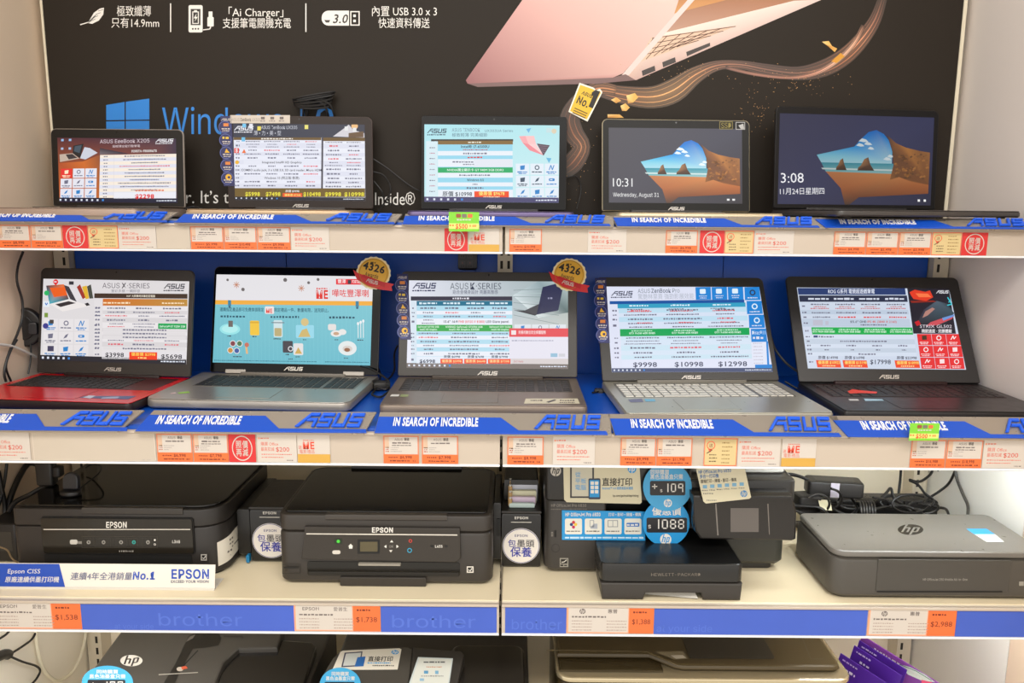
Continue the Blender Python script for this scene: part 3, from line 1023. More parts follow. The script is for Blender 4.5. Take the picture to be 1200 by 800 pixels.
def display(L, corners, crop):
    """corners tl, tr, br, bl measured in a zoomed crop (x0, y0, scale); returns the screen mesh and its print"""
    x0, y0, s = crop
    f = measured(L.Ml)
    q = [f(x0 + x / s, y0 + y / s) for x, y in corners]
    u0 = max((q[0][0] + q[3][0]) / 2, .006); u1 = min((q[1][0] + q[2][0]) / 2, L.w - .006)
    v1 = min((q[0][1] + q[1][1]) / 2, L.h - .006); v0 = max((q[2][1] + q[3][1]) / 2, .012)
    w, h = u1 - u0, v1 - v0
    M = L.Ml @ Matrix.Translation((u0, v0, .0004))
    b = MB()
    b.slab([(0, 0), (w, 0), (w, h), (0, h)], -.0002, .0001, DARK, M)
    g = Print(b, M, homog(corners, w, h), .00015, True)
    g.c = corners
    return b, g


W_ = E(226, 226, 236)
TXT = E(44, 44, 58)
TX2 = E(112, 112, 134)
TRD = E(226, 40, 44)
TPK = E(222, 104, 116)
GRN = E(0, 164, 84)


def table(g, x0, x1, ys, cols, ca, cb, lab=None, gm=TX2, seed=1, skip=()):
    r = random.Random(seed)
    for i in range(len(ys) - 1):
        a, c = ys[i], ys[i + 1]
        g.rect(x0, a, x1, c, ca if i % 2 else cb, 2)
        if lab:
            g.greek(lab[0], a + (c - a) * .3, lab[1], a + (c - a) * .68, TX2, 4, seed * 31 + i, wmin=.7, wmax=1.4, fill=.8)
        if i in skip: continue
        for k in range(len(cols) - 1):
            p, q = cols[k], cols[k + 1]
            n = 2 if (c - a) > 32 else 1
            for j in range(n):
                m = TPK if r.random() < .12 else gm
                y0 = a + (c - a) * (j + .30) / n; y1 = a + (c - a) * (j + .68) / n
                g.greek(p + 6, y0, q - 6, y1, m, 4, seed * 77 + i * 9 + k * 3 + j, fill=r.uniform(.4, .95))


def icons(g, x0, y0, x1, y1, nx, ny, bg_, gap, dark=TX2, blue=E(40, 130, 200), red=None, seed=2):
    r = random.Random(seed)
    w, h = (x1 - x0) / nx, (y1 - y0) / ny
    for j in range(ny):
        for i in range(nx):
            a, c = x0 + i * w + gap, y0 + j * h + gap
            d, e = x0 + (i + 1) * w - gap, y0 + (j + 1) * h - gap
            m = red if (red and i == 0 and j == 0) else bg_
            g.rect(a, c, d, e, m, 3)
            cx, cy, k = (a + d) / 2, c + (e - c) * .36, min(w, h) * .2
            q = dark if r.random() < .5 else blue
            if m is red: q = E(255, 236, 200)
            t = r.randrange(6)
            if t == 0: g.poly([(cx - k, cy - k * .7), (cx + k, cy - k), (cx + k * .8, cy + k * .8), (cx - k * .9, cy + k)], q, 4)
            elif t == 1: g.ring(cx, cy, k, k * .4, q, 4, 16)
            elif t == 2: g.line([(cx - k, cy + k), (cx - k * .3, cy - k), (cx + k * .3, cy + k), (cx + k, cy - k)], k * .35, q, 4)
            elif t == 4: g.rrect(cx - k * 1.2, cy - k * .55, cx + k * 1.2, cy + k * .55, k * .4, q, 4); g.rect(cx - k * .7, cy - k * .2, cx + k * .3, cy + k * .2, m, 5)
            elif t == 5: g.ring(cx - k * .2, cy, k * .9, k * .35, q, 4, 16, 40, 320); g.rect(cx + k * .4, cy - k * .8, cx + k * .9, cy + k * .8, q, 4)
            else: g.poly([(cx - k, cy + k), (cx - k * .2, cy - k * .4), (cx + k, cy - k), (cx + k * .3, cy + k * .5)], q, 4)
            g.greek(a + w * .12, e - h * .27, d - w * .12, e - h * .17, q, 4, seed + i * 5 + j, wmin=1.5, wmax=4)
            if r.random() < .6: g.greek(a + w * .2, e - h * .13, d - w * .2, e - h * .05, q, 4, seed + i + j * 7, wmin=1.5, wmax=4)


def taskbar(g, y0, y1, m, n=9, x0=150, dx=42, xr=None, ic=E(220, 226, 240)):
    c = g.c
    xl, x_r = min(c[0][0], c[3][0]) - 0, max(c[1][0], c[2][0])
    bl, br = c[3], c[2]
    hgt = y1 - y0
    g.poly([(bl[0] - 0, bl[1] - hgt), (br[0], br[1] - hgt), br, bl], m, 5)
    for k in range(n):
        x = x0 + dx * k
        yy = bl[1] + (br[1] - bl[1]) * (x - bl[0]) / (br[0] - bl[0]) - hgt / 2
        s = hgt * .2
        g.rect(x - s, yy - s, x + s, yy + s, ic if k != n - 1 else E(60, 140, 220), 6)
    x = br[0] - (br[0] - bl[0]) * .17
    g.greek(x, br[1] - hgt * .65, br[0] - 8, br[1] - hgt * .36, ic, 6, 5)


def beach(g, X, dim=1.0, cave=(1, 1, 1)):
    """view out of a sea cave, design space 0..100 x 0..60"""
    def c(*r): return tuple(q * dim for q in r)
    h = lambda pts: [X(*p) for p in pts]
    g.poly(h([(0, 0), (100, 0), (100, 60), (0, 60)]), None, 1, [tuple(q * k for q, k in zip(c(*v), cave)) for v in ((62, 60, 70), (60, 60, 76), (58, 54, 60), (72, 70, 80))])
    g.poly(h([(24, 27), (36, 24), (48, 21), (53, 15), (57, 11), (62, 9.5), (67, 12), (71, 17), (73, 24), (73, 32), (27, 32)]), None, 2, [c(120, 200, 222), c(70, 180, 224), c(30, 150, 222), c(10, 124, 208), c(4, 108, 200), c(4, 104, 196), c(10, 116, 204), c(30, 140, 214), c(80, 180, 226), c(170, 214, 226), c(160, 210, 224)])
    for (x, y, r) in ((54, 17, 2.4), (57, 19, 2), (52, 20, 2), (59, 22, 1.6), (70, 29, 2), (72, 27, 1.6)):
        g.poly(h([(x - r * 1.4, y + .3), (x - r * .5, y - r * .7), (x + r * .6, y - r * .4), (x + r * 1.3, y + .6), (x, y + .9)]), E(*c(226, 238, 242)), 3)
    g.poly(h([(27, 32), (75, 32), (75, 39), (30, 38)]), None, 3, [c(40, 140, 160), c(60, 150, 170), c(150, 190, 190), c(120, 180, 184)])
    g.poly(h([(27, 35.6), (75, 36), (75, 37), (28, 36.6)]), E(*c(206, 222, 220)), 4)
    for x, w, hh in ((40, 7, 8), (56, 11, 9)):
        g.poly(h([(x - w / 2, 37), (x - w * .46, 35), (x - w * .3, 33.5), (x - w * .12, 37 - hh * .85), (x + w * .12, 37 - hh), (x + w * .26, 33), (x + w / 2, 37)]), None, 5, [c(70, 46, 34), c(120, 84, 56), c(150, 106, 70), c(164, 116, 76), c(110, 76, 52), c(96, 64, 44), c(60, 40, 30)])
    g.poly(h([(30, 38), (76, 39), (98, 44), (98, 52), (52, 55), (46, 60), (43, 60), (40, 49)]), None, 4, [c(190, 120, 74), c(206, 132, 76), c(190, 110, 58), c(150, 84, 46), c(120, 70, 44), c(80, 60, 50), c(80, 60, 50), c(170, 98, 56)])
    g.poly(h([(69, 12.5), (75, 18), (82, 21), (91, 23), (98, 24), (98, 46), (86, 44), (78, 41), (72, 43), (74, 33), (73, 24)]), None, 6, [c(80, 60, 56), c(150, 94, 50), c(190, 124, 60), c(150, 96, 52), c(164, 108, 60), c(130, 80, 46), c(170, 104, 56), c(120, 76, 44), c(150, 96, 50), c(120, 74, 44), c(110, 70, 44)])
    r = random.Random(3)
    for k in range(90):
        x, y = r.uniform(74, 96), r.uniform(25, 42)
        s = r.uniform(.6, 1.9)
        q = r.choice([(178, 116, 60), (112, 72, 42), (160, 104, 54), (104, 66, 40), (140, 92, 50)])
        g.poly(h([(x, y), (x + s, y - s * .6), (x + s * 1.6, y + s * .2), (x + s * .4, y + s * .5)]), E(*c(*q)), 7)


def asus_sub(g, x, y, w, h, m, l=4):
    g.asus(x, y, w, h, m, l)
    g.greek(x, y + h * .22, x + w * .96, y + h * .5, m, l, 4, wmin=.8, wmax=2.4)


ZT, Z2 = 1.449, 1.099
BZ = P(30, 27, 24, .36, 0, .06, 60, .25)
BZG = P(6, 5, 6, .12, spec=.22)
KEY = P(24, 22, 22, .5)
GRAY = P(150, 140, 130, .35, .5, .03, 60)

# 1 small laptop, top left
L = laptop('small dark laptop at the left end of the top shelf showing a $2298 price', 62, 217, 243.5, 1.722, .286, 0, ZT, 1.50, .017, 151, 1.737, P(150, 140, 130, .35, .3), BZ, P(160, 140, 126, .4, .3), KEY, P(60, 54, 50, .5), False, logo=243.6)
b, g = display(L, [(107, 132), (1042, 160), (1055, 664), (142, 655)], (50, 140, 6.667))
g.rect(100, 125, 1060, 670, None, 1, [(84, 38, 44), (58, 44, 66), (70, 50, 60), (206, 104, 34)])
g.poly([(128, 340), (320, 330), (450, 280), (455, 640), (140, 640)], None, 2, [(180, 80, 40), (210, 110, 44), (150, 84, 50), (190, 100, 40), (206, 100, 36)])
g.text('ASUS EeeBook X205', 452, 186, 30, E(222, 206, 214), 3, w=388); g.text('超輕薄全能行動筆電', 552, 220, 15, E(226, 210, 214), 3, w=216)
asus_sub(g, 885, 187, 140, 27, E(240, 240, 244)); g.text('X205TA-FD0054TS', 700, 262, 17, E(240, 240, 240), 3, w=196, bold=.05)
g.poly([(452, 224), (690, 275), (452, 275)], None, 2, [(60, 46, 56), (52, 44, 60), (120, 110, 116)])
g.poly([(240, 200), (322, 186), (300, 300), (290, 300), (236, 262)], E(36, 34, 36), 3); g.poly([(252, 206), (308, 196), (292, 262), (246, 246)], E(70, 84, 96), 4)
g.poly([(130, 270), (236, 262), (292, 306), (136, 332)], E(196, 176, 160), 3); g.poly([(180, 272), (234, 268), (276, 300), (206, 312)], E(60, 52, 54), 4); g.poly([(330, 214), (372, 222), (436, 262), (340, 314), (296, 304)], E(206, 210, 222), 3)
table(g, 455, 1045, [280 + 26.8 * k for k in range(14)], [570, 1040], E(226, 226, 238), E(246, 234, 220), (480, 525), seed=3)
g.rect(566, 282, 568, 626, E(214, 208, 214), 4)
g.rect(570, 580, 1045, 628, E(236, 236, 244), 5); g.text('$2298', 735, 627, 31, TRD, 6, w=145, bold=.06); g.greek(735, 560, 960, 572, E(226, 110, 70), 6, 5)
icons(g, 143, 384, 435, 626, 3, 3, E(230, 230, 240), 3, red=E(232, 52, 46))
for k in range(2): g.rect(140 + 62 * k, 144, 160 + 62 * k, 162, E(150, 190, 230), 3); g.rect(140 + 62 * k, 214, 160 + 62 * k, 232, E(170, 190, 220), 3)
taskbar(g, 628, 664, E(22, 24, 52))
b.build('screen', L.lid)

# 2 thin laptop with badge strip
L2 = laptop('dark brown thin laptop on the top shelf with a spec table and yellow prices', 268, 437, 246.5, 1.748, .318, 0, ZT, 1.512, .014, 136, 1.762, P(70, 58, 54, .35, .4), P(50, 42, 39, .4, .1, spec=.25), P(176, 150, 120, .35, .5), KEY, P(50, 44, 42, .5), False, rlid=.014, logo=241)
L = L2
b, g = display(L, [(130, 200), (1012, 205), (1020, 715), (150, 710)], (250, 110, 5.714))
g.rect(120, 190, 1030, 292, E(56, 58, 74), 1); g.rect(120, 292, 1030, 720, W_, 1)
g.poly([(800, 285), (885, 222), (905, 200), (935, 240), (1010, 262), (1012, 292)], E(214, 210, 216), 2); g.poly([(905, 262), (1005, 250), (1005, 290), (905, 290)], E(110, 84, 60), 3); g.disc(945, 215, 22, E(240, 190, 130), 3)
asus_sub(g, 136, 246, 132, 30, E(238, 238, 244)); g.text('ASUS ZenBook UX305', 318, 236, 22, E(206, 208, 220), 3, w=242); g.text('薄 • 力 • 美 • 型', 270, 276, 24, E(200, 202, 214), 3, w=182)
for x, y, c in ((205, 212, (120, 200, 240)), (250, 214, (230, 230, 240)), (305, 232, (240, 220, 90)), (622, 222, (236, 226, 120)), (890, 232, (230, 230, 230)), (945, 240, (230, 230, 230)), (200, 306, (110, 190, 230))):
    g.rect(x - 12, y - 14, x + 12, y + 14, E(*c), 5)
g.rect(135, 292, 722, 310, E(110, 84, 44), 2); g.greek(320, 296, 535, 306, E(236, 230, 220), 3, 5); g.rect(728, 292, 1015, 316, E(110, 84, 44), 2)
table(g, 140, 724, [310, 330, 365, 392, 416, 444, 472, 498, 524, 550, 576, 602, 630], [200, 330, 460, 590, 720], E(222, 224, 238), E(232, 234, 246), (150, 182), seed=5)
table(g, 736, 1014, [316, 334, 365, 395, 420, 450, 490, 520, 552, 580, 606, 634], [740, 875, 1010], E(222, 224, 238), E(234, 236, 246), seed=8)
g.rect(724, 292, 736, 690, E(70, 66, 78), 4)
for y, t_ in ((458, 'Integrated Intel® HD Graphics'), (510, 'COMBO audio jack, 3 x USB 3.0, SD card reader, Micro HDMI'), (563, 'Windows 10 (附正版-香港)')):
    g.rect(205, y - 11, 715, y + 13, E(228, 230, 242), 5); g.text(t_, 460, y + 8, 14, TXT, 6, 'c', bold=.02)
g.rect(135, 632, 1018, 690, E(112, 88, 34), 5)
YP = E(232, 220, 60)
for x, w, t_ in ((218, 98, '$5998'), (355, 98, '$7498'), (606, 116, '$10498'), (750, 108, '$9998'), (880, 132, '$10998')): g.text(t_, x, 684, 25, YP, 6, w=w, bold=.05)
g.rect(468, 664, 598, 690, E(236, 84, 30), 6); g.text('優惠價 $7308', 480, 684, 12, E(250, 230, 120), 7, w=108, bold=.03); g.text('原價 $9998', 486, 658, 12, E(236, 234, 240), 6, w=92, bold=.03)
g.rect(140, 365, 172, 398, E(226, 52, 50), 6); g.text('S', 148, 392, 22, E(250, 250, 250), 7, w=16, bold=.05); g.poly([(206, 370), (220, 398), (192, 398)], E(236, 110, 50), 6); g.disc(160, 460, 13, E(240, 180, 50), 6)
taskbar(g, 692, 714, E(30, 30, 44), 9, 158, 34)
b.build('screen', L.lid)

# 3 laptop with the turquoise screen
L3 = laptop('black glossy laptop on the top shelf with a turquoise price page and pink paper figure', 493, 664, 244.5, 1.748, .318, 0, ZT, 1.507, .012, 136, 1.768, P(16, 15, 16, .3), BZG, P(96, 84, 120, .35, .5), KEY, P(40, 36, 40, .5), False, rlid=.006, logo=242.4)
L = L3
b, g = display(L, [(105, 285), (853, 292), (842, 718), (105, 712)], (475, 85, 4.704))
g.rect(95, 280, 860, 725, None, 1, [(170, 226, 236), (178, 228, 234), (206, 236, 240), (200, 236, 242)])
asus_sub(g, 120, 334, 110, 25, E(40, 48, 76)); g.text('ASUS ZENBOOK', 258, 326, 19, E(106, 130, 150), 3, w=155); g.text('UX303UA Series', 440, 328, 13, E(84, 110, 130), 3, w=155); g.text('極致輕薄 完美細節', 258, 353, 16, E(90, 120, 140), 3, w=195)
g.rect(142, 368, 596, 380, E(44, 40, 40), 2); g.rect(180, 376, 594, 397, E(130, 100, 50), 3); g.greek(345, 381, 425, 390, E(230, 226, 210), 4, 2)
ys = [397, 433, 458, 478, 520, 552, 580, 606, 628, 646, 690]
for i in range(len(ys) - 1): g.rect(180, ys[i], 592, ys[i + 1], E(150, 214, 236) if i % 2 == 0 else E(232, 238, 246), 2)
g.rect(115, 378, 178, 690, E(214, 234, 242), 2)
for k in range(9): g.greek(135, 412 + 30 * k, 165, 418 + 30 * k, E(190, 120, 140) if k % 2 else TX2, 4, k)
g.text('Intel® i7-6500U', 386, 416, 14, TXT, 4, 'c', w=155, bold=.03); g.greek(320, 423, 455, 430, E(190, 90, 110), 4, 3); g.greek(322, 442, 452, 452, TX2, 4, 4); g.greek(346, 464, 426, 473, TRD, 4, 5)
g.greek(260, 489, 380, 498, TX2, 4, 6); g.greek(320, 504, 380, 511, TX2, 4, 6); g.rect(378, 480, 590, 522, E(226, 230, 240), 3)
g.rect(180, 524, 592, 553, E(30, 170, 100), 4); g.text('NVIDIA獨立顯示卡 GT 940M 2GB DDR3', 386, 544, 11.5, E(230, 246, 236), 5, 'c', w=310, bold=.03)
g.greek(296, 562, 472, 571, TX2, 4, 7); g.text('Windows 10', 386, 599, 12, TXT, 4, 'c', w=92, bold=.03); g.greek(370, 613, 402, 620, TX2, 4, 3); g.greek(340, 632, 432, 642, TX2, 4, 9)
g.text('原價 $10998', 205, 681, 21, E(36, 50, 70), 4, w=162, bold=.03); g.rect(380, 655, 570, 692, E(240, 74, 26), 4); g.text('優惠價 $9678', 404, 676, 17, E(252, 226, 120), 5, w=142, bold=.04); g.greek(432, 682, 520, 689, E(252, 226, 180), 5, 3)
icons(g, 606, 500, 846, 700, 3, 3, E(226, 236, 246), 3, dark=E(60, 80, 100))
g.poly([(628, 352), (664, 350), (680, 395), (648, 388)], E(246, 170, 176), 3); g.poly([(664, 350), (712, 350), (722, 394), (680, 395)], E(248, 196, 196), 3); g.poly([(648, 388), (680, 395), (764, 458), (686, 430)], E(240, 140, 150), 3); g.poly([(680, 395), (722, 394), (764, 458)], E(250, 206, 206), 3); g.poly([(726, 392), (798, 402), (762, 460)], E(90, 70, 84), 4)
for k in range(4): g.line([(736 + 5 * k, 404 + 11 * k), (788 - 6 * k, 410 + 11 * k)], 4, E(130, 110, 124), 5)
g.poly([(668, 312), (696, 306), (682, 334)], E(110, 180, 224), 3); g.poly([(776, 470), (806, 474), (792, 500)], E(100, 180, 220), 3); g.rect(780, 306, 806, 332, E(196, 222, 226), 3); g.disc(822, 324, 14, E(220, 206, 180), 4)
taskbar(g, 690, 718, E(70, 66, 110), 6, 122, 38)
b.build('screen', L.lid)

# 4 laptop showing 10:31
L4 = laptop('laptop on the top shelf with beach wallpaper and the clock at 10:31', 705, 880, 247.5, 1.728, .324, 2, ZT, 1.525, .013, 140, 1.764, P(150, 140, 116, .3, .5), P(22, 20, 18, .35, spec=.2), P(196, 180, 150, .35, .5), KEY, P(50, 46, 42, .5), False, rlid=.012, logo=244.4)
L = L4
b, g = display(L, [(38, 418), (475, 420), (472, 664), (36, 664)], (700, 0, 2.79))
X4 = lambda x, y: (37 + x * 4.37, 419 + y * 4.1)
beach(g, X4, 1.05)
g.text('10:31', *X4(3, 47), 27, E(240, 240, 240), 8, w=64); g.text('Wednesday, August 31', *X4(3, 55), 13, E(240, 240, 240), 8, w=150)
for k in range(2): g.rect(*X4(88 + 4 * k, 56), *X4(90 + 4 * k, 57.5), E(236, 236, 236), 8)
b.build('screen', L.lid)
b = MB(); g = Print(b, L.Ml, measured(L.Ml), .0006)
g.frame(843, 142.5, 858.5, 151.5, .7, P(130, 120, 60, .5), 1); g.text('SSD', 845, 150, 6, P(140, 128, 60, .5), 1, w=12); g.frame(862, 143, 873, 152, .8, P(170, 170, 170, .5), 1); g.poly([(865, 147), (871, 145), (872, 151), (868, 151)], P(180, 180, 180, .5), 1)
b.build('corner_sticker', L.lid)

# 5 laptop showing 3:08
L5 = laptop('large black laptop at the right end of the top shelf with clock at 3:08', 899, 1107, 244, 1.735, .382, 9, ZT + .008, 1.490, .0122, 127, 1.752, P(26, 24, 24, .4, spec=.25), P(24, 23, 24, .4, spec=.2), P(60, 56, 54, .35), KEY, P(30, 28, 28, .5), False, logo=None)
L = L5
b, g = display(L, [(345, 400), (888, 412), (866, 732), (330, 720)], (800, 0, 3.0))
X5 = lambda x, y: (345 - 15 * y / 60 + x * (5.43 - .07 * y / 60), 400 + 12 * x / 100 + y * 5.33)
beach(g, X5, .82, (.85, .92, 1.25))
g.text('3:08', *X5(1.6, 46), 34, E(236, 236, 240), 8, w=78); g.text('11月24日星期四', *X5(1.2, 53.5), 18, E(236, 236, 240), 8, w=152)
for k in range(2): g.rect(*X5(91 + 4 * k, 56), *X5(92.6 + 4 * k, 57.5), E(236, 236, 236), 8)
b.build('screen', L.lid)

# 6 red laptop
L6 = laptop('laptop with red keyboard deck at the left end of the second shelf', 37, 227, 441.5, 1.622, .344, -6, Z2, 1.407, .0185, 315, 1.664, P(40, 36, 34, .4), P(44, 41, 39, .38, 0, .05, 80), P(196, 14, 26, .22, 0, .03, 20), KEY, P(60, 12, 16, .4), False, logo=432.6, side=P(30, 14, 16, .4))
L = L6
b, g = display(L, [(115, 125), (1095, 138), (1080, 690), (105, 674)], (30, 305, 5.714))
g.rect(100, 115, 1110, 700, E(222, 218, 220), 1)
g.text('ASUS', 516, 186, 34, E(110, 104, 112), 3, w=116); g.text('X', 645, 186, 34, E(60, 56, 64), 3, w=30, bold=.04); g.text('·SERIES', 682, 186, 34, E(120, 114, 122), 3, w=150); g.text('豐彩多樣 一觸即發', 576, 213, 15, E(120, 120, 132), 3, w=192)
asus_sub(g, 926, 188, 142, 33, E(40, 40, 54))
g.rect(462, 222, 1084, 254, E(64, 46, 36), 2); g.text('14.0" 大屏幕時尚筆記型電腦', 774, 245, 12, E(236, 226, 206), 3, 'c', w=190, bold=.03)
g.rect(520, 258, 1084, 304, None, 2, [(214, 110, 40), (190, 140, 60), (190, 140, 60), (206, 116, 44)]); g.greek(526, 279, 706, 291, E(250, 226, 190), 3, 2, wmin=1, wmax=2); g.greek(918, 279, 1064, 290, E(250, 226, 190), 3, 3, wmin=1, wmax=2)
table(g, 520, 1084, [306, 336, 360, 384, 416, 454, 478, 500, 526, 546, 578, 604], [522, 705, 890, 1080], E(216, 212, 214), E(232, 228, 230), (466, 508), seed=11)
g.rect(462, 256, 518, 655, E(226, 222, 224), 2)
for i, y in enumerate([318, 345, 370, 398, 430, 462, 486, 512, 535, 560, 586, 630]): g.greek(470, y - 6, 510, y + 6, TX2, 4, i, wmin=.7, wmax=1.2, fill=.85)
g.rect(892, 420, 1080, 458, GRN, 5); g.text('GeForce® GT 920M 2GB', 986, 446, 13, E(230, 250, 236), 6, 'c', w=168, bold=.03)
for y in (466, 490, 515, 590): g.rect(525, y - 10, 1075, y + 10, E(224, 220, 222), 5); g.greek(660, y - 6, 950, y + 5, TX2, 6, y, wmin=1)
g.rect(520, 606, 1084, 660, E(228, 224, 228), 5)
g.text('$3998', 543, 646, 27, E(40, 40, 52), 6, w=124, bold=.03); g.text('$5698', 914, 653, 27, E(40, 40, 52), 6, w=138, bold=.03)
g.rect(703, 612, 888, 662, E(240, 60, 28), 6); g.text('優惠價 $2998', 716, 636, 17, E(255, 206, 90), 7, w=160, bold=.04); g.greek(762, 644, 822, 656, E(255, 206, 120), 7, 1)
icons(g, 120, 392, 432, 652, 3, 3, E(230, 226, 228), 4)
g.poly([(135, 172), (255, 162), (290, 262), (160, 296)], None, 3, [(60, 50, 60), (236, 110, 30), (60, 60, 70), (40, 170, 190)]); g.poly([(160, 186), (262, 182), (280, 236), (190, 250)], E(236, 96, 30), 4); g.poly([(160, 296), (290, 264), (440, 306), (250, 346)], E(236, 230, 228), 4); g.poly([(200, 298), (290, 276), (340, 288), (236, 316)], E(50, 44, 48), 5)
g.poly([(250, 165), (290, 178), (345, 280), (300, 262)], E(60, 58, 66), 3); g.poly([(290, 178), (330, 190), (380, 240), (345, 280)], E(226, 222, 226), 3); g.poly([(343, 180), (365, 162), (405, 250), (385, 262)], E(160, 50, 40), 4); g.poly([(378, 178), (410, 170), (428, 256), (405, 262)], E(226, 180, 50), 4); g.poly([(412, 176), (438, 162), (456, 256), (430, 258)], E(70, 74, 66), 4)
g.poly([(398, 292), (420, 285), (436, 302), (412, 308)], E(40, 38, 44), 5); g.rect(290, 142, 322, 165, E(50, 50, 60), 5); g.disc(140, 222, 17, E(40, 180, 100), 5); g.rect(120, 278, 160, 316, E(226, 236, 244), 5); g.line([(132, 288), (140, 304), (148, 288)], 6, E(40, 110, 200), 6)
g.disc(200, 146, 17, E(226, 50, 50), 5); g.poly([(185, 150), (216, 150), (200, 172)], E(226, 50, 50), 5); g.greek(188, 140, 212, 150, W_, 6, 2); g.rect(128, 356, 152, 386, E(120, 150, 60), 5); g.disc(138, 444, 19, E(60, 60, 140), 6); g.rect(164, 402, 192, 428, E(70, 64, 60), 6); g.rect(154, 578, 196, 614, E(70, 66, 96), 6)
taskbar(g, 655, 690, E(34, 34, 44), 6, 124, 35)
b.build('screen', L.lid)
f = measured(L.Mb)
b = MB(); g = Print(b, L.Mb, f, .0002)
g.poly([(93, 466), (100, 464), (160, 464), (150, 468)], P(70, 84, 130, .4), 1); g.poly([(97, 466), (104, 463.5), (112, 463.8), (106, 467)], P(190, 196, 214, .4), 2); g.poly([(120, 465.5), (140, 464.5), (138, 467), (118, 467.6)], P(150, 160, 190, .4), 2)
b.build('palmrest_sticker', L.base)

# 7 silver laptop with cartoon promotion
L7 = laptop('silver laptop on the second shelf with a turquoise and white gift promotion on screen', 243.6, 444, 443.5, 1.650, .368, -3.5, Z2, 1.417, .0185, 313, 1.702, P(40, 38, 38, .35), BZG, P(170, 164, 156, .3, .6, .02, 60), KEY, P(120, 114, 106, .4, .4), True, logo=432, ext=.022, rbase=.02, rlid=.012, logoc=(226, 220, 210))
L = L7
b, g = display(L, [(95, 115), (1058, 122), (1036, 662), (62, 656)], (235, 300, 5.217))
g.rect(50, 105, 1070, 280, E(228, 226, 230), 1); g.rect(50, 272, 1070, 298, E(240, 172, 62), 2); g.rect(50, 298, 1070, 670, None, 1, [(120, 194, 208), (124, 196, 208), (104, 186, 204), (104, 184, 200)])
for k in range(40): g.rect(66 + 25 * k, 300, 67 + 25 * k, 658, E(136, 204, 216), 2)
g.rect(832, 138, 1000, 172, E(230, 50, 60), 3); g.text('豐澤', 842, 163, 18, E(250, 236, 236), 4, w=50, bold=.03); g.rect(904, 144, 924, 168, E(60, 60, 70), 4); g.text('FORTRESS', 930, 163, 18, E(250, 236, 236), 4, w=66, bold=.03)
g.text('ME', 710, 257, 48, E(224, 50, 40), 3, w=72, bold=.07); g.greek(714, 192, 780, 202, E(224, 70, 60), 3, 3); g.rect(792, 194, 794, 258, E(190, 190, 196), 3); g.text('嘩咗豐澤喇', 808, 243, 34, E(224, 50, 56), 3, w=222, bold=.02)
for x, y, r in ((163, 148, 8), (258, 206, 11), (520, 146, 12), (722, 142, 9), (664, 162, 9)): g.disc(x, y, r, E(110, 104, 104), 3, 10)
for x, y in ((218, 178), (619, 196)):
    for k in range(4):
        a = k * math.pi / 4
        g.line([(x - 20 * math.cos(a), y - 20 * math.sin(a)), (x + 20 * math.cos(a), y + 20 * math.sin(a))], 4, E(196, 130, 100), 3)
for x in (173, 960): g.rect(x - 10, 272, x + 10, 306, E(60, 130, 160), 3); g.disc(x, 312, 8, E(60, 100, 130), 3, 10)
g.text('選購指定產品即可免費換領限定', 112, 339, 18, E(24, 76, 96), 3, w=274, bold=.02); g.text('限定禮品一件，數量有限，送完即止。', 450, 339, 18, E(24, 76, 96), 3, w=336, bold=.02)
g.rrect(392, 308, 449, 354, 8, E(236, 226, 224), 3); g.text('ME', 400, 347, 24, E(224, 50, 40), 4, w=38, bold=.06)
for x, w in ((115, 160), (430, 176), (785, 168)): g.greek(x, 364, x + w, 379, E(30, 80, 100), 3, x, wmin=.7, wmax=1)
g.disc(173, 450, 64, E(150, 226, 230), 3, 30, 34); g.disc(173, 448, 50, E(176, 236, 236), 4, 30, 24); g.rect(164, 398, 192, 436, E(110, 100, 96), 5); g.greek(158, 488, 182, 496, TXT, 3, 1)
g.rrect(298, 396, 356, 486, 8, E(240, 196, 60), 3); g.rect(298, 402, 356, 412, E(220, 170, 50), 4); g.greek(314, 490, 340, 497, TXT, 3, 2)
g.rrect(445, 392, 500, 496, 8, E(206, 226, 230), 3); g.rrect(450, 440, 494, 490, 6, E(186, 170, 120), 4); g.rect(432, 404, 512, 410, E(120, 130, 140), 5); g.greek(444, 502, 492, 510, TXT, 3, 3)
g.rrect(582, 420, 694, 500, 8, E(150, 214, 232), 3); g.poly([(596, 494), (620, 450), (650, 440), (672, 492)], E(206, 180, 110), 4); g.disc(638, 402, 24, E(214, 190, 130), 4); g.greek(628, 506, 648, 513, TXT, 3, 4)
g.rrect(780, 412, 830, 450, 10, E(226, 222, 220), 3); g.disc(868, 460, 24, E(230, 228, 226), 3, 20, 18); g.disc(830, 470, 34, E(232, 230, 228), 4, 20, 20); g.disc(830, 470, 18, E(200, 160, 130), 5, 16, 10); g.greek(818, 504, 846, 511, TXT, 3, 5)
for k in range(3): g.line([(964 + 16 * k, 410 - 8 * k), (964 + 16 * k, 494)], 5, E(226, 232, 234), 3); g.disc(964 + 16 * k, 408 - 8 * k, 7, E(236, 238, 240), 4, 12, 10)
g.greek(960, 504, 996, 511, TXT, 3, 6)
for x, y, c in ((190, 538, (130, 60, 70)), (232, 538, (70, 120, 80)), (174, 580, (200, 140, 60)), (214, 582, (60, 90, 160))): g.disc(x, y, 19, E(236, 232, 230), 3); g.disc(x, y, 15, E(*c), 4)
g.line([(272, 545), (278, 600)], 12, E(230, 180, 120), 3); g.disc(277, 545, 14, E(200, 110, 90), 4); g.greek(192, 614, 246, 622, TXT, 3, 7)
g.rrect(500, 518, 562, 590, 6, E(66, 62, 70), 3); g.ring(548, 566, 16, 5, E(226, 226, 230), 4); g.rrect(566, 532, 626, 604, 8, E(226, 224, 224), 3); g.poly([(574, 596), (596, 556), (620, 596)], E(206, 170, 90), 4); g.greek(516, 598, 542, 605, TXT, 3, 8); g.greek(580, 611, 606, 618, TXT, 3, 9); g.greek(536, 625, 562, 632, TXT, 3, 9)
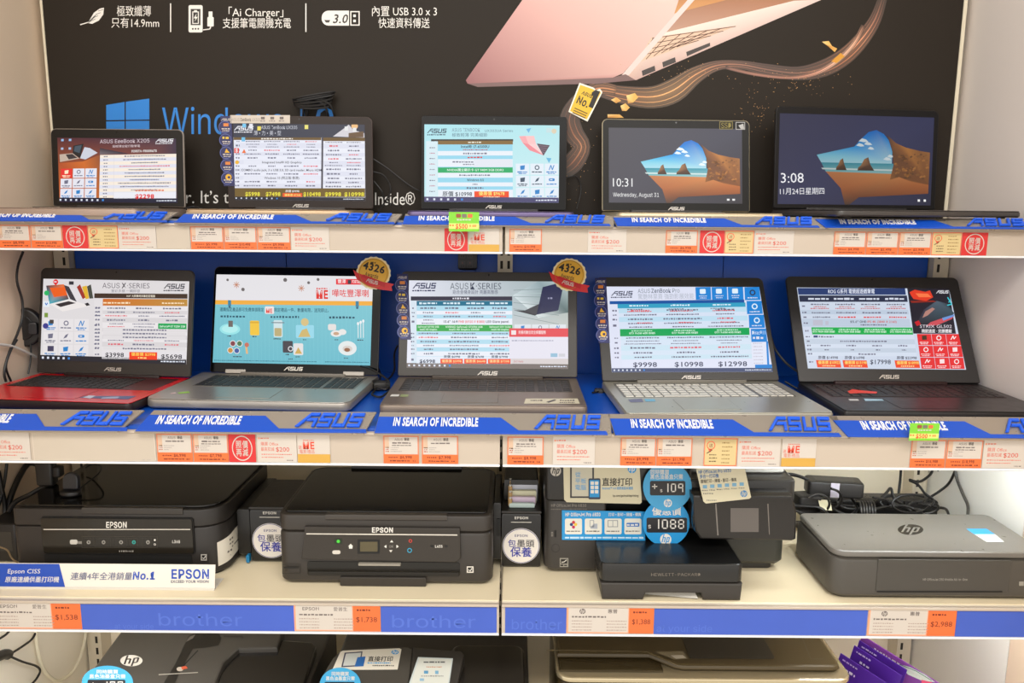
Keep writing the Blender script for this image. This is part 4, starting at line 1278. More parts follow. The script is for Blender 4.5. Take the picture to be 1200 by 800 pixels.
g.disc(898, 558, 56, E(226, 232, 232), 3, 30, 44); g.disc(898, 562, 30, E(214, 206, 200), 4, 20, 20); g.disc(896, 568, 18, E(150, 100, 70), 5, 14, 12); g.greek(876, 615, 904, 622, TXT, 3, 4)
g.greek(70, 640, 710, 646, E(40, 110, 130), 3, 5); g.greek(760, 640, 1030, 646, E(40, 110, 130), 3, 6)
b.build('screen', L.lid)
b = MB(); g = Print(b, L.Mb, measured(L.Mb), .0002)
g.poly([(208, 460), (221, 458.5), (223, 460.2), (210, 461.5)], P(140, 190, 60, .4), 1); g.poly([(200, 460.5), (206, 459.5), (206, 461), (200, 462)], P(200, 170, 170, .4), 1)
b.build('palmrest_sticker', L.base)
b = MB()
for u in (.035, L.w - .075): b.slab(rr(u, .001, u + .045, .010, .002, 2), -.006, .003, P(170, 164, 156, .3, .6), L.Ml, .001)
b.build('hinge_cover', L.lid)

# 8 brown laptop
L8 = laptop('brown metal laptop in the middle of the second shelf with white and green price table', 466, 676.6, 443, 1.634, .382, 0, Z2, 1.396, .019, 318.5, 1.705, P(64, 58, 54, .4, .2), P(56, 52, 48, .4, .1, .04, 80), P(140, 126, 114, .36, .5, .03, 60), P(40, 36, 34, .5), P(76, 68, 62, .4, .4), True, rbase=.010, logo=437.2)
L = L8
b, g = display(L, [(125, 142), (1052, 150), (1055, 660), (105, 655)], (455, 300, 5.0))
g.rect(95, 135, 1065, 665, None, 1, [(226, 228, 240), (150, 170, 170), (226, 222, 214), (232, 234, 246)])
g.poly([(730, 230), (880, 142), (1060, 142), (1060, 330), (880, 360)], None, 2, [(210, 222, 226), (150, 170, 176), (190, 206, 206), (90, 110, 110), (226, 234, 234)])
for k in range(9): g.line([(735, 200 + 18 * k), (1000, 190 + 26 * k)], 2.5, E(180, 200, 200) if k % 2 else E(120, 140, 140), 3)
g.poly([(905, 182), (1030, 150), (996, 318), (870, 342)], E(44, 46, 80), 4); g.poly([(800, 318), (905, 270), (872, 342)], E(70, 70, 76), 4); g.poly([(735, 316), (800, 318), (872, 342), (860, 348)], E(60, 60, 66), 4); g.greek(938, 240, 964, 252, E(150, 150, 180), 5, 1)
asus_sub(g, 145, 190, 140, 33, E(40, 44, 84)); g.text('ASUS', 366, 194, 36, E(96, 104, 116), 3, w=106); g.text('K', 484, 194, 36, E(60, 66, 84), 3, w=26, bold=.05); g.text('·SERIES', 516, 194, 36, E(96, 104, 116), 3, w=148); g.text('鋁合金機身設計 亮麗高雅感', 380, 220, 18, E(80, 84, 110), 3, w=264)
g.rect(134, 236, 728, 260, E(52, 48, 66), 2); g.greek(382, 242, 478, 253, W_, 3, 4)
g.rect(168, 262, 728, 290, E(24, 110, 140), 3); g.rect(134, 260, 166, 630, E(214, 228, 240), 2)
for k in range(4): g.greek(186 + 138 * k, 270, 290 + 138 * k, 282, E(220, 236, 244), 4, k + 3, wmin=1, wmax=2.4)
table(g, 168, 728, [290, 320, 342, 365, 402], [168, 306, 446, 586, 726], E(232, 236, 246), E(176, 218, 236), (138, 160), seed=21)
g.rect(308, 368, 726, 400, E(232, 236, 246), 5); g.text('15.6" 16:9', 326, 390, 13, TXT, 6, w=82, bold=.04); g.text('FHD (1920 X 1080)', 414, 390, 13, TRD, 6, w=152, bold=.04); g.text('LED Glare panel', 574, 390, 13, TXT, 6, w=134, bold=.04)
g.rect(166, 402, 728, 440, E(40, 166, 70), 4)
for x, w, t1, t2 in ((236, 124, 'GeForce® GT930 2GB', 'Intel® HD Graphics'), (446, 216, 'NVIDIA® GeForce® GTX950 2GB', 'Intel® HD Graphics 520/530'), (656, 124, 'GeForce® GTX 960M', 'Intel® HD Graphics')):
    g.text(t1, x, 419, 10, E(226, 246, 230), 5, 'c', w=w, bold=.04); g.text(t2, x, 434, 10, E(226, 246, 230), 5, 'c', w=w * .82, bold=.04)
table(g, 166, 728, [442, 464, 488, 514, 534, 558, 586, 630], [168, 306, 586, 726], E(232, 236, 246), E(176, 218, 236), (132, 156), seed=25)
g.rect(164, 588, 728, 632, E(226, 234, 246), 5)
g.text('$6998', 182, 626, 19, E(50, 54, 80), 6, w=92, bold=.04)
for k in range(3):
    x = 305 + 140 * k
    g.text('原價 $%s' % ('6998', '7698', '7998')[k], x + 20, 596, 12, E(40, 44, 70), 6, w=96, bold=.04); g.rect(x, 602, x + 132, 630, E(240, 76, 40), 6); g.text('優惠價 $%s' % ('5998', '6648', '7398')[k], x + 8, 622, 12, E(255, 214, 150), 7, w=116, bold=.04)
icons(g, 738, 396, 1044, 450, 3, 1, E(220, 226, 232), 3)
g.rect(710, 422, 1056, 472, E(226, 70, 80), 5); g.rect(722, 434, 750, 460, E(240, 226, 226), 6); g.text('完善的數位安全保護服務', 764, 454, 15, E(250, 226, 226), 6, w=160, bold=.03); g.rect(710, 472, 1056, 600, E(228, 226, 238), 5); g.greek(726, 490, 970, 498, E(170, 170, 190), 6, 2); g.rect(952, 568, 992, 590, E(150, 190, 214), 6); g.rect(1000, 570, 1036, 588, E(206, 206, 214), 6)
g.rect(710, 600, 1056, 630, E(214, 206, 206), 5); g.text('360 Mobile', 736, 622, 11, E(190, 70, 76), 6, w=56)
taskbar(g, 632, 660, E(120, 110, 106), 9, 120, 30)
b.build('screen', L.lid)
b = MB(); g = Print(b, L.Mb, measured(L.Mb), .0002)
g.poly([(616, 467), (677, 467), (679.5, 473), (614, 473)], P(214, 206, 180, .4), 1); g.poly([(640, 471), (650, 468), (652, 469), (643, 472)], P(60, 56, 56, .4), 2); g.greek(622, 468.5, 636, 470, GT, 2, 4); g.greek(656, 468.5, 674, 470, GT, 2, 5); g.greek(656, 471, 674, 472.3, GT, 2, 6)
g.poly([(459, 462), (468, 462), (467, 464.5), (457, 464.5)], P(226, 222, 216, .4), 1); g.poly([(470, 462), (479, 462), (478, 465), (468.5, 465)], P(150, 160, 110, .4), 1)
b.build('palmrest_sticker', L.base)

# 9 silver laptop with the wide white price table
L9 = laptop('pale silver laptop on the second shelf with prices $9998, $10998 and $12998', 706, 915, 447.5, 1.612, .376, 3, Z2, 1.357, .018, 325, 1.745, P(60, 56, 52, .4), P(46, 43, 40, .35), P(188, 184, 170, .3, .55, .02, 60), P(206, 202, 192, .4, .2), P(120, 116, 108, .4, .3), True, rbase=.008, logo=442)
L = L9
b, g = display(L, [(108, 102), (1055, 118), (1112, 634), (132, 628)], (690, 315, 5.217))
g.rect(95, 90, 1130, 645, E(222, 226, 244), 1)
asus_sub(g, 142, 160, 136, 28, E(50, 56, 84)); g.text('ASUS', 308, 145, 25, E(120, 130, 144), 3, w=76); g.text('ZenBook', 392, 145, 25, E(80, 90, 110), 3, w=120, bold=.02); g.text('Pro', 522, 145, 25, E(120, 130, 144), 3, w=44); g.text('驚艷林里頁 強勁影展效能', 308, 182, 26, E(176, 182, 196), 3, w=345)
g.rect(132, 193, 960, 212, E(24, 84, 160), 2); g.rect(180, 212, 966, 238, E(50, 160, 196), 2)
for k in range(3): g.greek(255 + 255 * k, 218, 372 + 255 * k, 229, E(220, 240, 248), 3, k)
table(g, 186, 976, [238, 268, 292, 322, 366], [190, 450, 710, 972], E(214, 226, 244), E(190, 222, 240), (145, 180), seed=31)
for k in range(3):
    g.greek(240 + 255 * k, 242, 335 + 255 * k, 250, TX2, 5, k + 2); g.greek(240 + 262 * k, 256, 390 + 255 * k, 263, TRD, 5, k + 12); g.greek(300 + 255 * k, 326, 390 + 255 * k, 333, TRD, 5, k + 22)
g.rect(190, 366, 982, 410, GRN, 4)
for k in range(3): g.greek(262 + 262 * k, 374, 390 + 262 * k, 382, E(200, 240, 214), 5, k); g.text('GTX 960M 4GB DDR5', 246 + 262 * k, 398, 11, E(226, 250, 236), 5, w=160, bold=.04)
table(g, 194, 990, [410, 432, 466, 498, 526, 552], [198, 460, 725, 988], E(214, 228, 244), E(204, 228, 242), (150, 185), seed=35)
g.rect(198, 553, 1000, 608, E(224, 228, 246), 4)
for x, w, t_ in ((264, 146, '$9998'), (518, 174, '$10998'), (784, 174, '$12998')): g.text(t_, x, 598, 28, E(44, 50, 84), 5, w=w, bold=.02)
BT = E(30, 132, 214)
for k in range(3): g.rect(664 + 99 * k, 114 + k, 758 + 99 * k, 192 + k, BT, 4); g.rrect(690 + 99 * k, 126, 726 + 99 * k, 156, 6, E(226, 240, 250), 5); g.greek(684 + 99 * k, 166, 736 + 99 * k, 172, W_, 5, k); g.greek(690 + 99 * k, 178, 730 + 99 * k, 184, W_, 5, k + 5)
for k in range(4):
    x = 964 + 9 * k
    g.rect(x, 118 + 85 * k, x + 96, 198 + 85 * k, BT, 4)
    if k < 3: g.ring(x + 48, 152 + 85 * k, 18, 7, E(226, 240, 250) if k else E(50, 46, 60), 5); g.greek(x + 18, 180 + 85 * k, x + 78, 188 + 85 * k, W_, 5, k)
    else: g.text('Dirac®', x + 8, 408, 22, E(240, 246, 250), 5, w=58); g.text('11', x + 72, 408, 22, E(226, 240, 250), 5, w=14); g.greek(x + 10, 420, x + 80, 436, W_, 5, k)
g.rect(990, 450, 1080, 600, E(226, 230, 246), 3)
for k in range(7): g.greek(1000, 458 + 20 * k, 1070, 464 + 20 * k, E(196, 190, 206), 4, k, 'l', fill=.8)
g.rect(1080, 450, 1092, 606, BT, 4); g.rect(1006, 590, 1108, 612, BT, 5)
taskbar(g, 610, 634, E(70, 80, 116), 8, 148, 26)
b.build('screen', L.lid)
b = MB(); g = Print(b, L.Mb, measured(L.Mb), .0002)
g.poly([(736, 468), (752, 467), (754, 471), (739, 471.5)], P(110, 110, 140, .4), 1); g.poly([(755, 467.5), (767, 467.5), (768.5, 470.3), (757, 470.6)], P(110, 180, 214, .4), 1)
b.build('palmrest_sticker', L.base)

# 10 black gaming laptop
L10 = laptop('black gaming laptop at the right end of the second shelf, red icons on screen', 937, 1149, 451, 1.600, .378, 0, Z2 + .002, 1.372, .0205, 324.4, 1.726, P(30, 28, 28, .4), P(40, 38, 38, .4), P(34, 32, 33, .35, 0, .05, 60), P(26, 22, 22, .45), P(40, 16, 16, .5), True, rbase=.006, logo=441.5)
L = L10
b, g = display(L, [(113, 105), (968, 112), (1066, 565), (177, 562)], (910, 315, 4.8))
g.rect(90, 95, 1090, 575, E(206, 216, 234), 1)
sk = lambda x, y: (x + (y - 105) * .14, y)


def sq(x0, y0, x1, y1, m, l): g.poly([sk(x0, y0), sk(x1, y0), sk(x1, y1), sk(x0, y1)], m, l)


sq(116, 108, 722, 146, E(40, 60, 110), 2); g.text('ROG G系列 電競超遊戲筆電', 290, 138, 20, E(226, 232, 246), 3, w=262, bold=.03)
sq(118, 150, 727, 186, E(44, 50, 74), 2)
for k in range(4): g.greek(180 + 143 * k, 163, 296 + 143 * k, 175, E(214, 220, 236), 3, k, wmin=1, wmax=3)
ys = [190, 232, 256, 282, 326]
for i in range(4): sq(118, ys[i], 724, ys[i + 1], E(206, 216, 232) if i % 2 == 0 else E(190, 204, 222), 2)
for k in range(4):
    x = 190 + 143 * k
    g.greek(x, 196, x + 110, 205, TX2, 4, k); g.greek(x + 20, 210, x + 90, 217, E(200, 120, 120), 4, k + 1); g.greek(x, 220, x + 108, 227, E(200, 100, 110), 4, k + 2); g.greek(x + 6, 243, x + 116, 252, TX2, 4, k + 3); g.greek(x + 16, 268, x + 114, 277, TRD if k else TX2, 4, k + 4)
g.greek(212, 288, 300, 320, E(190, 190, 206), 4, 2); g.text('15.6" QHD', 416, 304, 12, TXT, 4, w=90, bold=.03); g.text('IPS 4K (3840 X 2160)', 512, 304, 12, E(206, 90, 80), 4, w=164, bold=.03); g.greek(474, 312, 622, 320, TX2, 4, 8)
sq(164, 330, 732, 370, E(10, 172, 74), 3)
for k in range(4): g.greek(206 + 146 * k, 338, 318 + 146 * k, 345, E(200, 244, 214), 4, k); g.text('GTX 980M 8GB DDR5', 204 + 145 * k, 359, 10, E(226, 250, 232), 4, w=124, bold=.05)
ys = [370, 396, 424, 446, 470, 492]
for i in range(5): sq(118, ys[i], 736, ys[i + 1], E(212, 222, 238) if i % 2 == 0 else E(196, 208, 224), 2)
g.rect(208, 376, 232, 388, E(60, 70, 120), 4); g.greek(238, 378, 326, 388, TX2, 4, 3); g.greek(360, 404, 624, 413, TX2, 4, 4); g.greek(464, 476, 560, 485, TX2, 4, 5)
for k in range(4): g.greek(250 + 145 * k, 428, 306 + 145 * k, 437, TX2, 4, k); g.greek(272 + 145 * k, 453, 296 + 145 * k, 460, TX2, 4, k)
for k, y in enumerate([210, 246, 272, 306, 350, 383, 408, 432, 456, 480, 525]): g.greek(*sk(124, y - 5), *sk(152, y + 5), TX2, 4, k, fill=.8)
g.text('$17998', 528, 536, 24, E(50, 56, 80), 4, w=116, bold=.02)
for x, o, p in ((224, '14998', '10922'), (374, '16998', '13198'), (667, '22998', '18998')):
    g.text('原價 $' + o, x + 10, 508, 14, E(60, 64, 84), 4, w=112, bold=.03); g.poly([(x - 2, 515), (x + 134, 516), (x + 142, 557), (x + 6, 556)], E(240, 76, 36), 4); g.text('優惠價 $' + p, x + 10, 536, 14, E(255, 216, 110), 5, w=124, bold=.04); g.greek(x + 36, 543, x + 110, 551, E(255, 220, 150), 5, x)
sq(734, 106, 972, 364, E(36, 32, 44), 2)
A_ = lambda pts: [sk(x - (y - 105) * .14, y) for x, y in pts]
g.poly([(748, 132), (776, 118), (836, 130), (862, 122), (880, 160), (840, 182), (770, 170), (756, 150)], E(226, 60, 36), 4); g.poly([(780, 138), (850, 140), (870, 160), (800, 160)], E(250, 120, 70), 5); g.poly([(752, 180), (880, 178), (900, 186), (760, 192)], E(140, 40, 30), 4)
g.poly([(780, 320), (830, 228), (900, 180), (960, 196), (1006, 250), (930, 330)], None, 3, [(40, 30, 40), (60, 54, 70), (80, 96, 110), (50, 60, 70), (60, 80, 90), (30, 26, 34)]); g.poly([(820, 276), (836, 240), (876, 218), (890, 226), (850, 262)], E(180, 130, 120), 5); g.poly([(866, 300), (960, 268), (1004, 258), (985, 282), (905, 316), (840, 322)], E(206, 80, 90), 5); g.line([(960, 160), (984, 200), (958, 205)], 6, E(60, 200, 214), 5); g.line([(984, 166), (966, 190)], 5, E(60, 200, 214), 5); g.poly([(930, 276), (1002, 256), (996, 268), (936, 292)], E(110, 150, 214), 6); g.poly([(776, 300), (800, 290), (812, 312), (790, 322)], E(196, 30, 40), 5)
g.asus(896, 139, 70, 17, E(230, 230, 236), 6)
g.text('STRIX GL502', 806, 332, 17, E(226, 220, 230), 6, w=178); g.text('精鋭速度 · 完勝體驗', 816, 358, 15, E(240, 236, 240), 6, w=168, bold=.04)
RB = E(230, 44, 48)
for j in range(3):
    for i in range(3):
        x0, y0 = 756 + 81 * i, 366 + 66 * j
        sq(x0 - 3, y0, x0 + 76, y0 + 63, RB, 3)
        cx, cy = sk(x0 + 36, y0 + 22)
        if (i + j) % 3 == 0: g.poly([(cx - 14, cy - 12), (cx + 12, cy - 14), (cx + 14, cy + 10), (cx - 12, cy + 12)], E(70, 50, 30) if j == 0 else E(250, 226, 226), 4)
        elif (i + j) % 3 == 1: g.ring(cx, cy, 14, 5, E(250, 236, 236), 4)
        else: g.line([(cx - 14, cy + 10), (cx - 2, cy - 12), (cx + 3, cy + 6), (cx + 14, cy - 8)], 5, E(250, 236, 236), 4)
        g.greek(cx - 26, cy + 22, cx + 26, cy + 28, E(250, 214, 214), 4, i + j * 4, wmin=1.2, wmax=3); g.greek(cx - 22, cy + 31, cx + 22, cy + 36, E(250, 214, 214), 4, i + j * 5, wmin=1.2, wmax=3)
b.build('screen', L.lid)
b = MB(); g = Print(b, L.Mb, measured(L.Mb), .0018)
g.poly([(993, 459.5), (999, 457), (1006, 458), (1012, 458.5), (1028, 460), (1027, 462), (1010, 461.5), (996, 462)], P(240, 60, 40, .4), 1)
b.build('red_keys', L.base)
b = MB(); g = Print(b, L.Mb, measured(L.Mb), .0002)
g.poly([(994, 467.5), (1005, 467.5), (1007, 469.5), (996, 469.5)], P(206, 206, 206, .4), 1); g.poly([(1012, 467), (1034, 467.8), (1036, 469.6), (1014, 469.8)], P(170, 206, 226, .4), 1)
b.build('palmrest_sticker', L.base)

# dark blue award strips on the left lid edges, gold medals, yellow corner card
NAVY = P(38, 40, 92, .4)
for L, yt, yb, xc, step, lab in ((L2, 136, 218, 264.5, 19.3, 'navy award strip with round icons on the left edge of the thin brown laptop'), (L8, 321, 398, 471, 16, 'navy award strip with round icons on the left edge of the brown metal laptop'), (L9, 326, 402, 703, 16.5, 'navy award strip with round icons on the left edge of the pale silver laptop')):
    M = L.Ml
    f = measured(M)
    b = MB()
    k0 = 3.2 if L is not L9 else 0
    sh = lambda y: (y - yt) * (.05 if L is not L9 else .06)
    w2 = 7
    pts = [f(xc - w2 + 1, yt), f(xc + w2, yt), f(xc + w2 + sh(yb), yb), f(xc - w2 + sh(yb) + 1, yb)]
    b.slab(pts[::-1], .0008, .0014, NAVY, M)
    ys = [yt + 13 + k * (yb - yt - 22) / 4 for k in range(5)]
    for y in ys:
        u, v = f(xc - 1.5 + sh(y), y)
        r = .0135
        b.slab([(u + r * math.cos(6.2832 * q / 20), v + r * math.sin(6.2832 * q / 20)) for q in range(20)], .0008, .0015, NAVY, M)
    g = Print(b, M, f, .0016)
    g.asus(xc - 5, yt + 5.5, 11, 2.6, TW, 1)
    rnd = random.Random(int(xc))
    for i, y in enumerate(ys):
        x = xc + sh(y)
        g.ring(x - 1.5, y, 7.2, .7, P(92, 104, 170, .4), 1, 20)
        if i == 1: g.greek(x - 5, y - 4, x + 4, y - 1, P(226, 190, 60, .4), 2, 3)
        elif i == 2: g.poly([(x - 3, y), (x - 1, y - 5), (x + 1, y - 2), (x + 3, y)], P(232, 180, 50, .4), 2)
        elif i == 4: g.disc(x, y - 1.5, 3.6, P(232, 180, 50, .4), 2, 14); g.disc(x + .6, y - 1.2, 1.6, NAVY, 3, 10)
        else: g.rect(x - 3, y - 4.5, x + 3, y - .8, P(214, 130, 60, .4), 2)
        g.greek(x - 5, y + 1.2, x + 5, y + 2.8, TW, 2, i, wmin=1, wmax=2); g.greek(x - 4, y + 3.8, x + 4, y + 5, TW, 2, i + 7, wmin=1, wmax=2)
    b.build('award_strip', None, lab, 'sticker strip', 'navy award strips')

for L, cx, cy, lab in ((L7, 438, 321, 'round gold 4326 medal on the lid corner of the silver promotion laptop'), (L8, 667, 323, 'round gold 4326 medal on the lid corner of the brown metal laptop')):
    M = L.Ml
    f = measured(M)
    b = MB()
    GOLD = P(226, 172, 56, .4); CREAMP = P(240, 226, 180, .4); RRB = P(206, 36, 40, .4)
    outer = [f(cx + (19.5 + (.9 if k % 2 else 0)) * math.cos(6.2832 * k / 40), cy - 1 - (18.6 + (.9 if k % 2 else 0)) * math.sin(6.2832 * k / 40)) for k in range(40)]
    b.slab(outer, .0012, .0022, CREAMP, M)
    rib = [f(*p) for p in ((cx - 24, cy - 5), (cx - 18, cy - 1), (cx + 10, cy + 9), (cx + 24, cy + 12), (cx + 21, cy + 15), (cx + 22, cy + 20), (cx + 9, cy + 18.5), (cx - 2, cy + 16), (cx - 19, cy + 7), (cx - 21, cy + 3))]
    b.slab(rib[::-1], .0012, .0024, RRB, M)
    g = Print(b, M, f, .0022)
    g.disc(cx, cy - 1, 18, GOLD, 1, 36, 17.2); g.ring(cx, cy - 1, 16.6, .6, P(170, 116, 30, .4), 2, 36)
    R = math.radians(14)
    g.text('4326', cx - 13, cy - 6.5, 8.2, P(34, 28, 30, .5), 3, w=26, bold=.05, rot=R); g.text('Awards', cx - 10.5, cy + 2, 4.6, P(90, 56, 20, .5), 3, w=16, bold=.03, rot=R); g.greek(cx - 3, cy - 14, cx + 3, cy - 12, P(70, 50, 20, .5), 3, 2)
    g2 = Print(b, M, f, .0025)
    g2.poly([(cx - 14, cy + 3), (cx - 12, cy + .5), (cx + 14, cy + 10.5), (cx + 13, cy + 16)], P(190, 26, 32, .4), 1)
    sc = 15 / 5.0
    for pl in ASUS:
        g2.poly([(cx - 9 + (a + .25 * q) * sc * .96 - (-q * 4.2) * 0 , cy + 9.2 + (a * sc) * .27 - q * 4.2) for a, q in pl], TW, 2)
    b.build('award_medal', None, lab, 'medal', 'gold award medals')

M = wall(PD - .002)
f = measured(M)
b = MB()
card = [(679, 97), (696, 103), (698, 106), (703, 104), (706, 108), (704, 112), (688.5, 142.5), (666, 131)]
b.slab([f(*p) for p in card][::-1], 0, .0016, P(240, 234, 220, .4), M)
g = Print(b, M, f, .0017)
g.poly([(680, 99.5), (695.5, 104.8), (698, 108), (702.5, 106.5), (704, 109), (687.5, 140), (668, 130)], P(230, 186, 44, .4), 1)
rt = math.radians(24)
g.text('No.', 675, 120.5, 9, P(30, 26, 24, .5), 2, w=14, bold=.05, rot=rt); g.poly([(697.5, 105.5), (703.2, 107.3), (694.6, 127.2), (689.6, 125), (695.2, 111.8), (692.6, 112.4), (693.6, 108.4)], P(30, 26, 24, .5), 2)
g.text('ASUS', 681, 110, 4, P(30, 26, 24, .5), 2, w=13, bold=.06, rot=rt, shear=.2)
for k in range(3):
    x0, y0 = 673.5 - 1.2 * k, 126 + 2.6 * k
    g.poly([(x0, y0), (x0 + 15, y0 + 6.6), (x0 + 14.6, y0 + 7.9), (x0 - .4, y0 + 1.3)], P(120, 90, 20, .5), 2)
b.build('ranking_card', None, 'yellow No.1 card stuck on the dark board above the turquoise-screen laptop', 'card')

# white card strip on top of the thin laptop
M = L2.Ml
f = measured(M)
b = MB()
pts = [f(270, 135), f(340, 135), f(340, 144.5), f(270, 144.5)]
b.slab(pts[::-1], .0008, .0014, P(206, 196, 184, .45), M)
g = Print(b, M, f, .0015)
g.text('ASUS', 272, 142, 3.4, P(170, 160, 152, .5), 1, w=9); g.text('ZenBook', 282, 142, 3.4, P(96, 88, 84, .5), 1, w=12.5, bold=.04); g.text('UX305', 296, 142, 3.4, P(150, 140, 134, .5), 1, w=9)
for k in range(3): g.rect(306 + 11 * k, 137, 310.5 + 11 * k, 140, P(110, 100, 96, .5), 1); g.greek(305 + 11 * k, 141, 312 + 11 * k, 142.6, P(140, 130, 126, .5), 1, k)
b.build('feature_card', None, 'grey-white feature card along the top lid edge of the thin brown laptop', 'card')
# ---------------------------------------------------------------- printers
ZS = .756
PB = P(40, 36, 33, .42, 0, .08, 90)
PB2 = P(28, 26, 24, .35, 0, .06, 90)
GLOSS = P(14, 13, 10, .10)
PBT = P(52, 47, 42, .40, 0, .06, 90)
WHT = P(228, 224, 216, .45)


def quad(b, pts, n0, n1, m, M, bev=0.0):
    b.slab(pts, n0, n1, m, M, bev)


# -- black ink-tank printer at the left
FD = 1.405
t = thing('printer', 'black ink-tank printer at the left end of the printer shelf behind the white sign', 'printer', (-.73, 1.55, ZS), 0, 'printers on the printer shelf')
b = MB()
b.slab(rr(-.925, FD, -.528, 1.70, (.012, .05, .02, .02), 6), ZS + .003, .855, PB, flat(0), .004)
b.slab(rr(-.915, FD + .012, -.54, 1.69, .02), ZS, ZS + .003, DARK, flat(0))
b.build('body', t)
b = MB()
b.slab(rr(-.925, FD, -.528, 1.70, (.012, .05, .02, .02), 6), .8555, .890, PB, flat(0), .003)
b.slab(rr(-.918, FD + .010, -.535, 1.69, (.010, .045, .02, .02), 6), .890, .8945, GLOSS, flat(0), .0015)
b.box(-.79, -.60, FD - .0015, FD + .01, .880, .8935, PBT, .002)
lid = b.build('scanner_lid', t)
f = measured(wall(FD - .006))
Mw = wall(FD - .006)
b = MB()
p0, p1 = f(47, 607), f(227, 649)
b.slab(rr(p0[0], p1[1], p1[0], p0[1], .004), -.010, 0, P(34, 30, 24, .16), Mw, .001)
b.slab(rr(p0[0] - .0015, p1[1] - .0015, p1[0] + .0015, p0[1] + .0015, .005), -.010, -.0022, DARK, Mw)
g = Print(b, Mw, f, .0002)
g.text('EPSON', 124.5, 618, 6.6, WHT, 1, w=24, bold=.04)
g.rect(51, 619.6, 223, 620.6, P(214, 208, 196, .4), 1)
g.rrect(82, 632, 91, 637.5, 2, P(200, 196, 186, .4), 1); g.greek(92, 633, 97, 637, P(130, 126, 118, .4), 1, 2)
g.frame(96, 628, 185, 641.5, .4, P(64, 58, 50, .4), 1)
for xx, w_, c in ((99, 8, (54, 50, 44)), (111, 19, (54, 50, 44)), (133, 16, (58, 54, 50)), (150, 12, (40, 78, 76)), (167, 11, (58, 54, 50))):
    g.frame(xx, 630, xx + w_, 640, .4, P(60, 56, 50, .4), 1)
    g.disc(xx + w_ / 2 + 1, 635, 2.3, P(*((150, 146, 138) if c[1] != 78 else (50, 160, 150)), .4), 2, 14); g.disc(xx + w_ / 2 + 1, 635, 1.1, P(*c, .4), 3, 10)
g.disc(181.5, 632.5, 1.2, WHT, 1, 8); g.ring(181.5, 637.5, 1.3, .5, WHT, 1, 10)
g.text('L365', 202, 636, 3.2, WHT, 1, w=9, bold=.03); g.greek(140, 644.5, 157, 646.5, P(150, 146, 138, .4), 1, 4)
b.build('control_panel', t)
b = MB()
q0, q1 = f(50, 650), f(224, 662)
b.slab(rr(q0[0], ZS + .006, q1[0], q0[1], .003), -.008, -.0045, DARK, Mw)
b.build('paper_slot', t)
b = MB(); g = Print(b, wall(FD), measured(wall(FD)), .0003)
g.rect(235.5, 649, 242.5, 656.5, P(180, 176, 168, .4), 1); g.rect(236.7, 650.2, 241.3, 655.3, PB2, 2); g.line([(237.5, 653), (239, 654.4), (241, 651.2)], .7, WHT, 3)
b.build('energy_label', t)
# label wrapped round the right front corner
b = MB()
pts = []
for k in range(7):
    a = math.radians(312 + 48 * k / 6)
    pts.append((-.578 + .0508 * math.cos(a) , FD + .05 + .0508 * math.sin(a)))
pts.append((-.5272, FD + .092))
z0, z1 = .772, .820
vs = [(x, y, z0 + .006 * i / 7) for i, (x, y) in enumerate(pts)] + [(x, y, z1 + .008 * i / 7) for i, (x, y) in enumerate(pts)]
b.add(vs, [(i, i + 1, i + 9, i + 8) if len(pts) == 8 else (i, i + 1, i + 1 + len(pts), i + len(pts)) for i in range(len(pts) - 1)], P(226, 220, 206, .5))
n = len(pts)


def on_lab(i, h, off=.0004):
    x, y = pts[i]
    d = Vector((x + .578, y - FD - .05, 0)).normalized() * off
    return (x + d.x, y + d.y, z0 + .007 + h)


for (i0, i1, h0, h1) in ((4, 6, .034, .038), (4, 6, .026, .029), (5, 7, .018, .021), (3, 5, .012, .016), (4, 7, .004, .006)):
    b.add([on_lab(i0, h0), on_lab(i1, h0), on_lab(i1, h1), on_lab(i0, h1)], [(0, 1, 2, 3)], P(110, 104, 98, .5))
b.build('side_label', t)
b = MB()
b.box(-.524, -.500, 1.475, 1.66, ZS + .012, .865, PB2, .004)
b.build('tank_arm', t)
b = MB()
b.box(-.506, -.500, 1.462, 1.474, ZS + .001, ZS + .018, P(20, 120, 170, .4), .002)
b.build('blue_tube_clip', t)

# -- ink tank boxes with the round care stickers


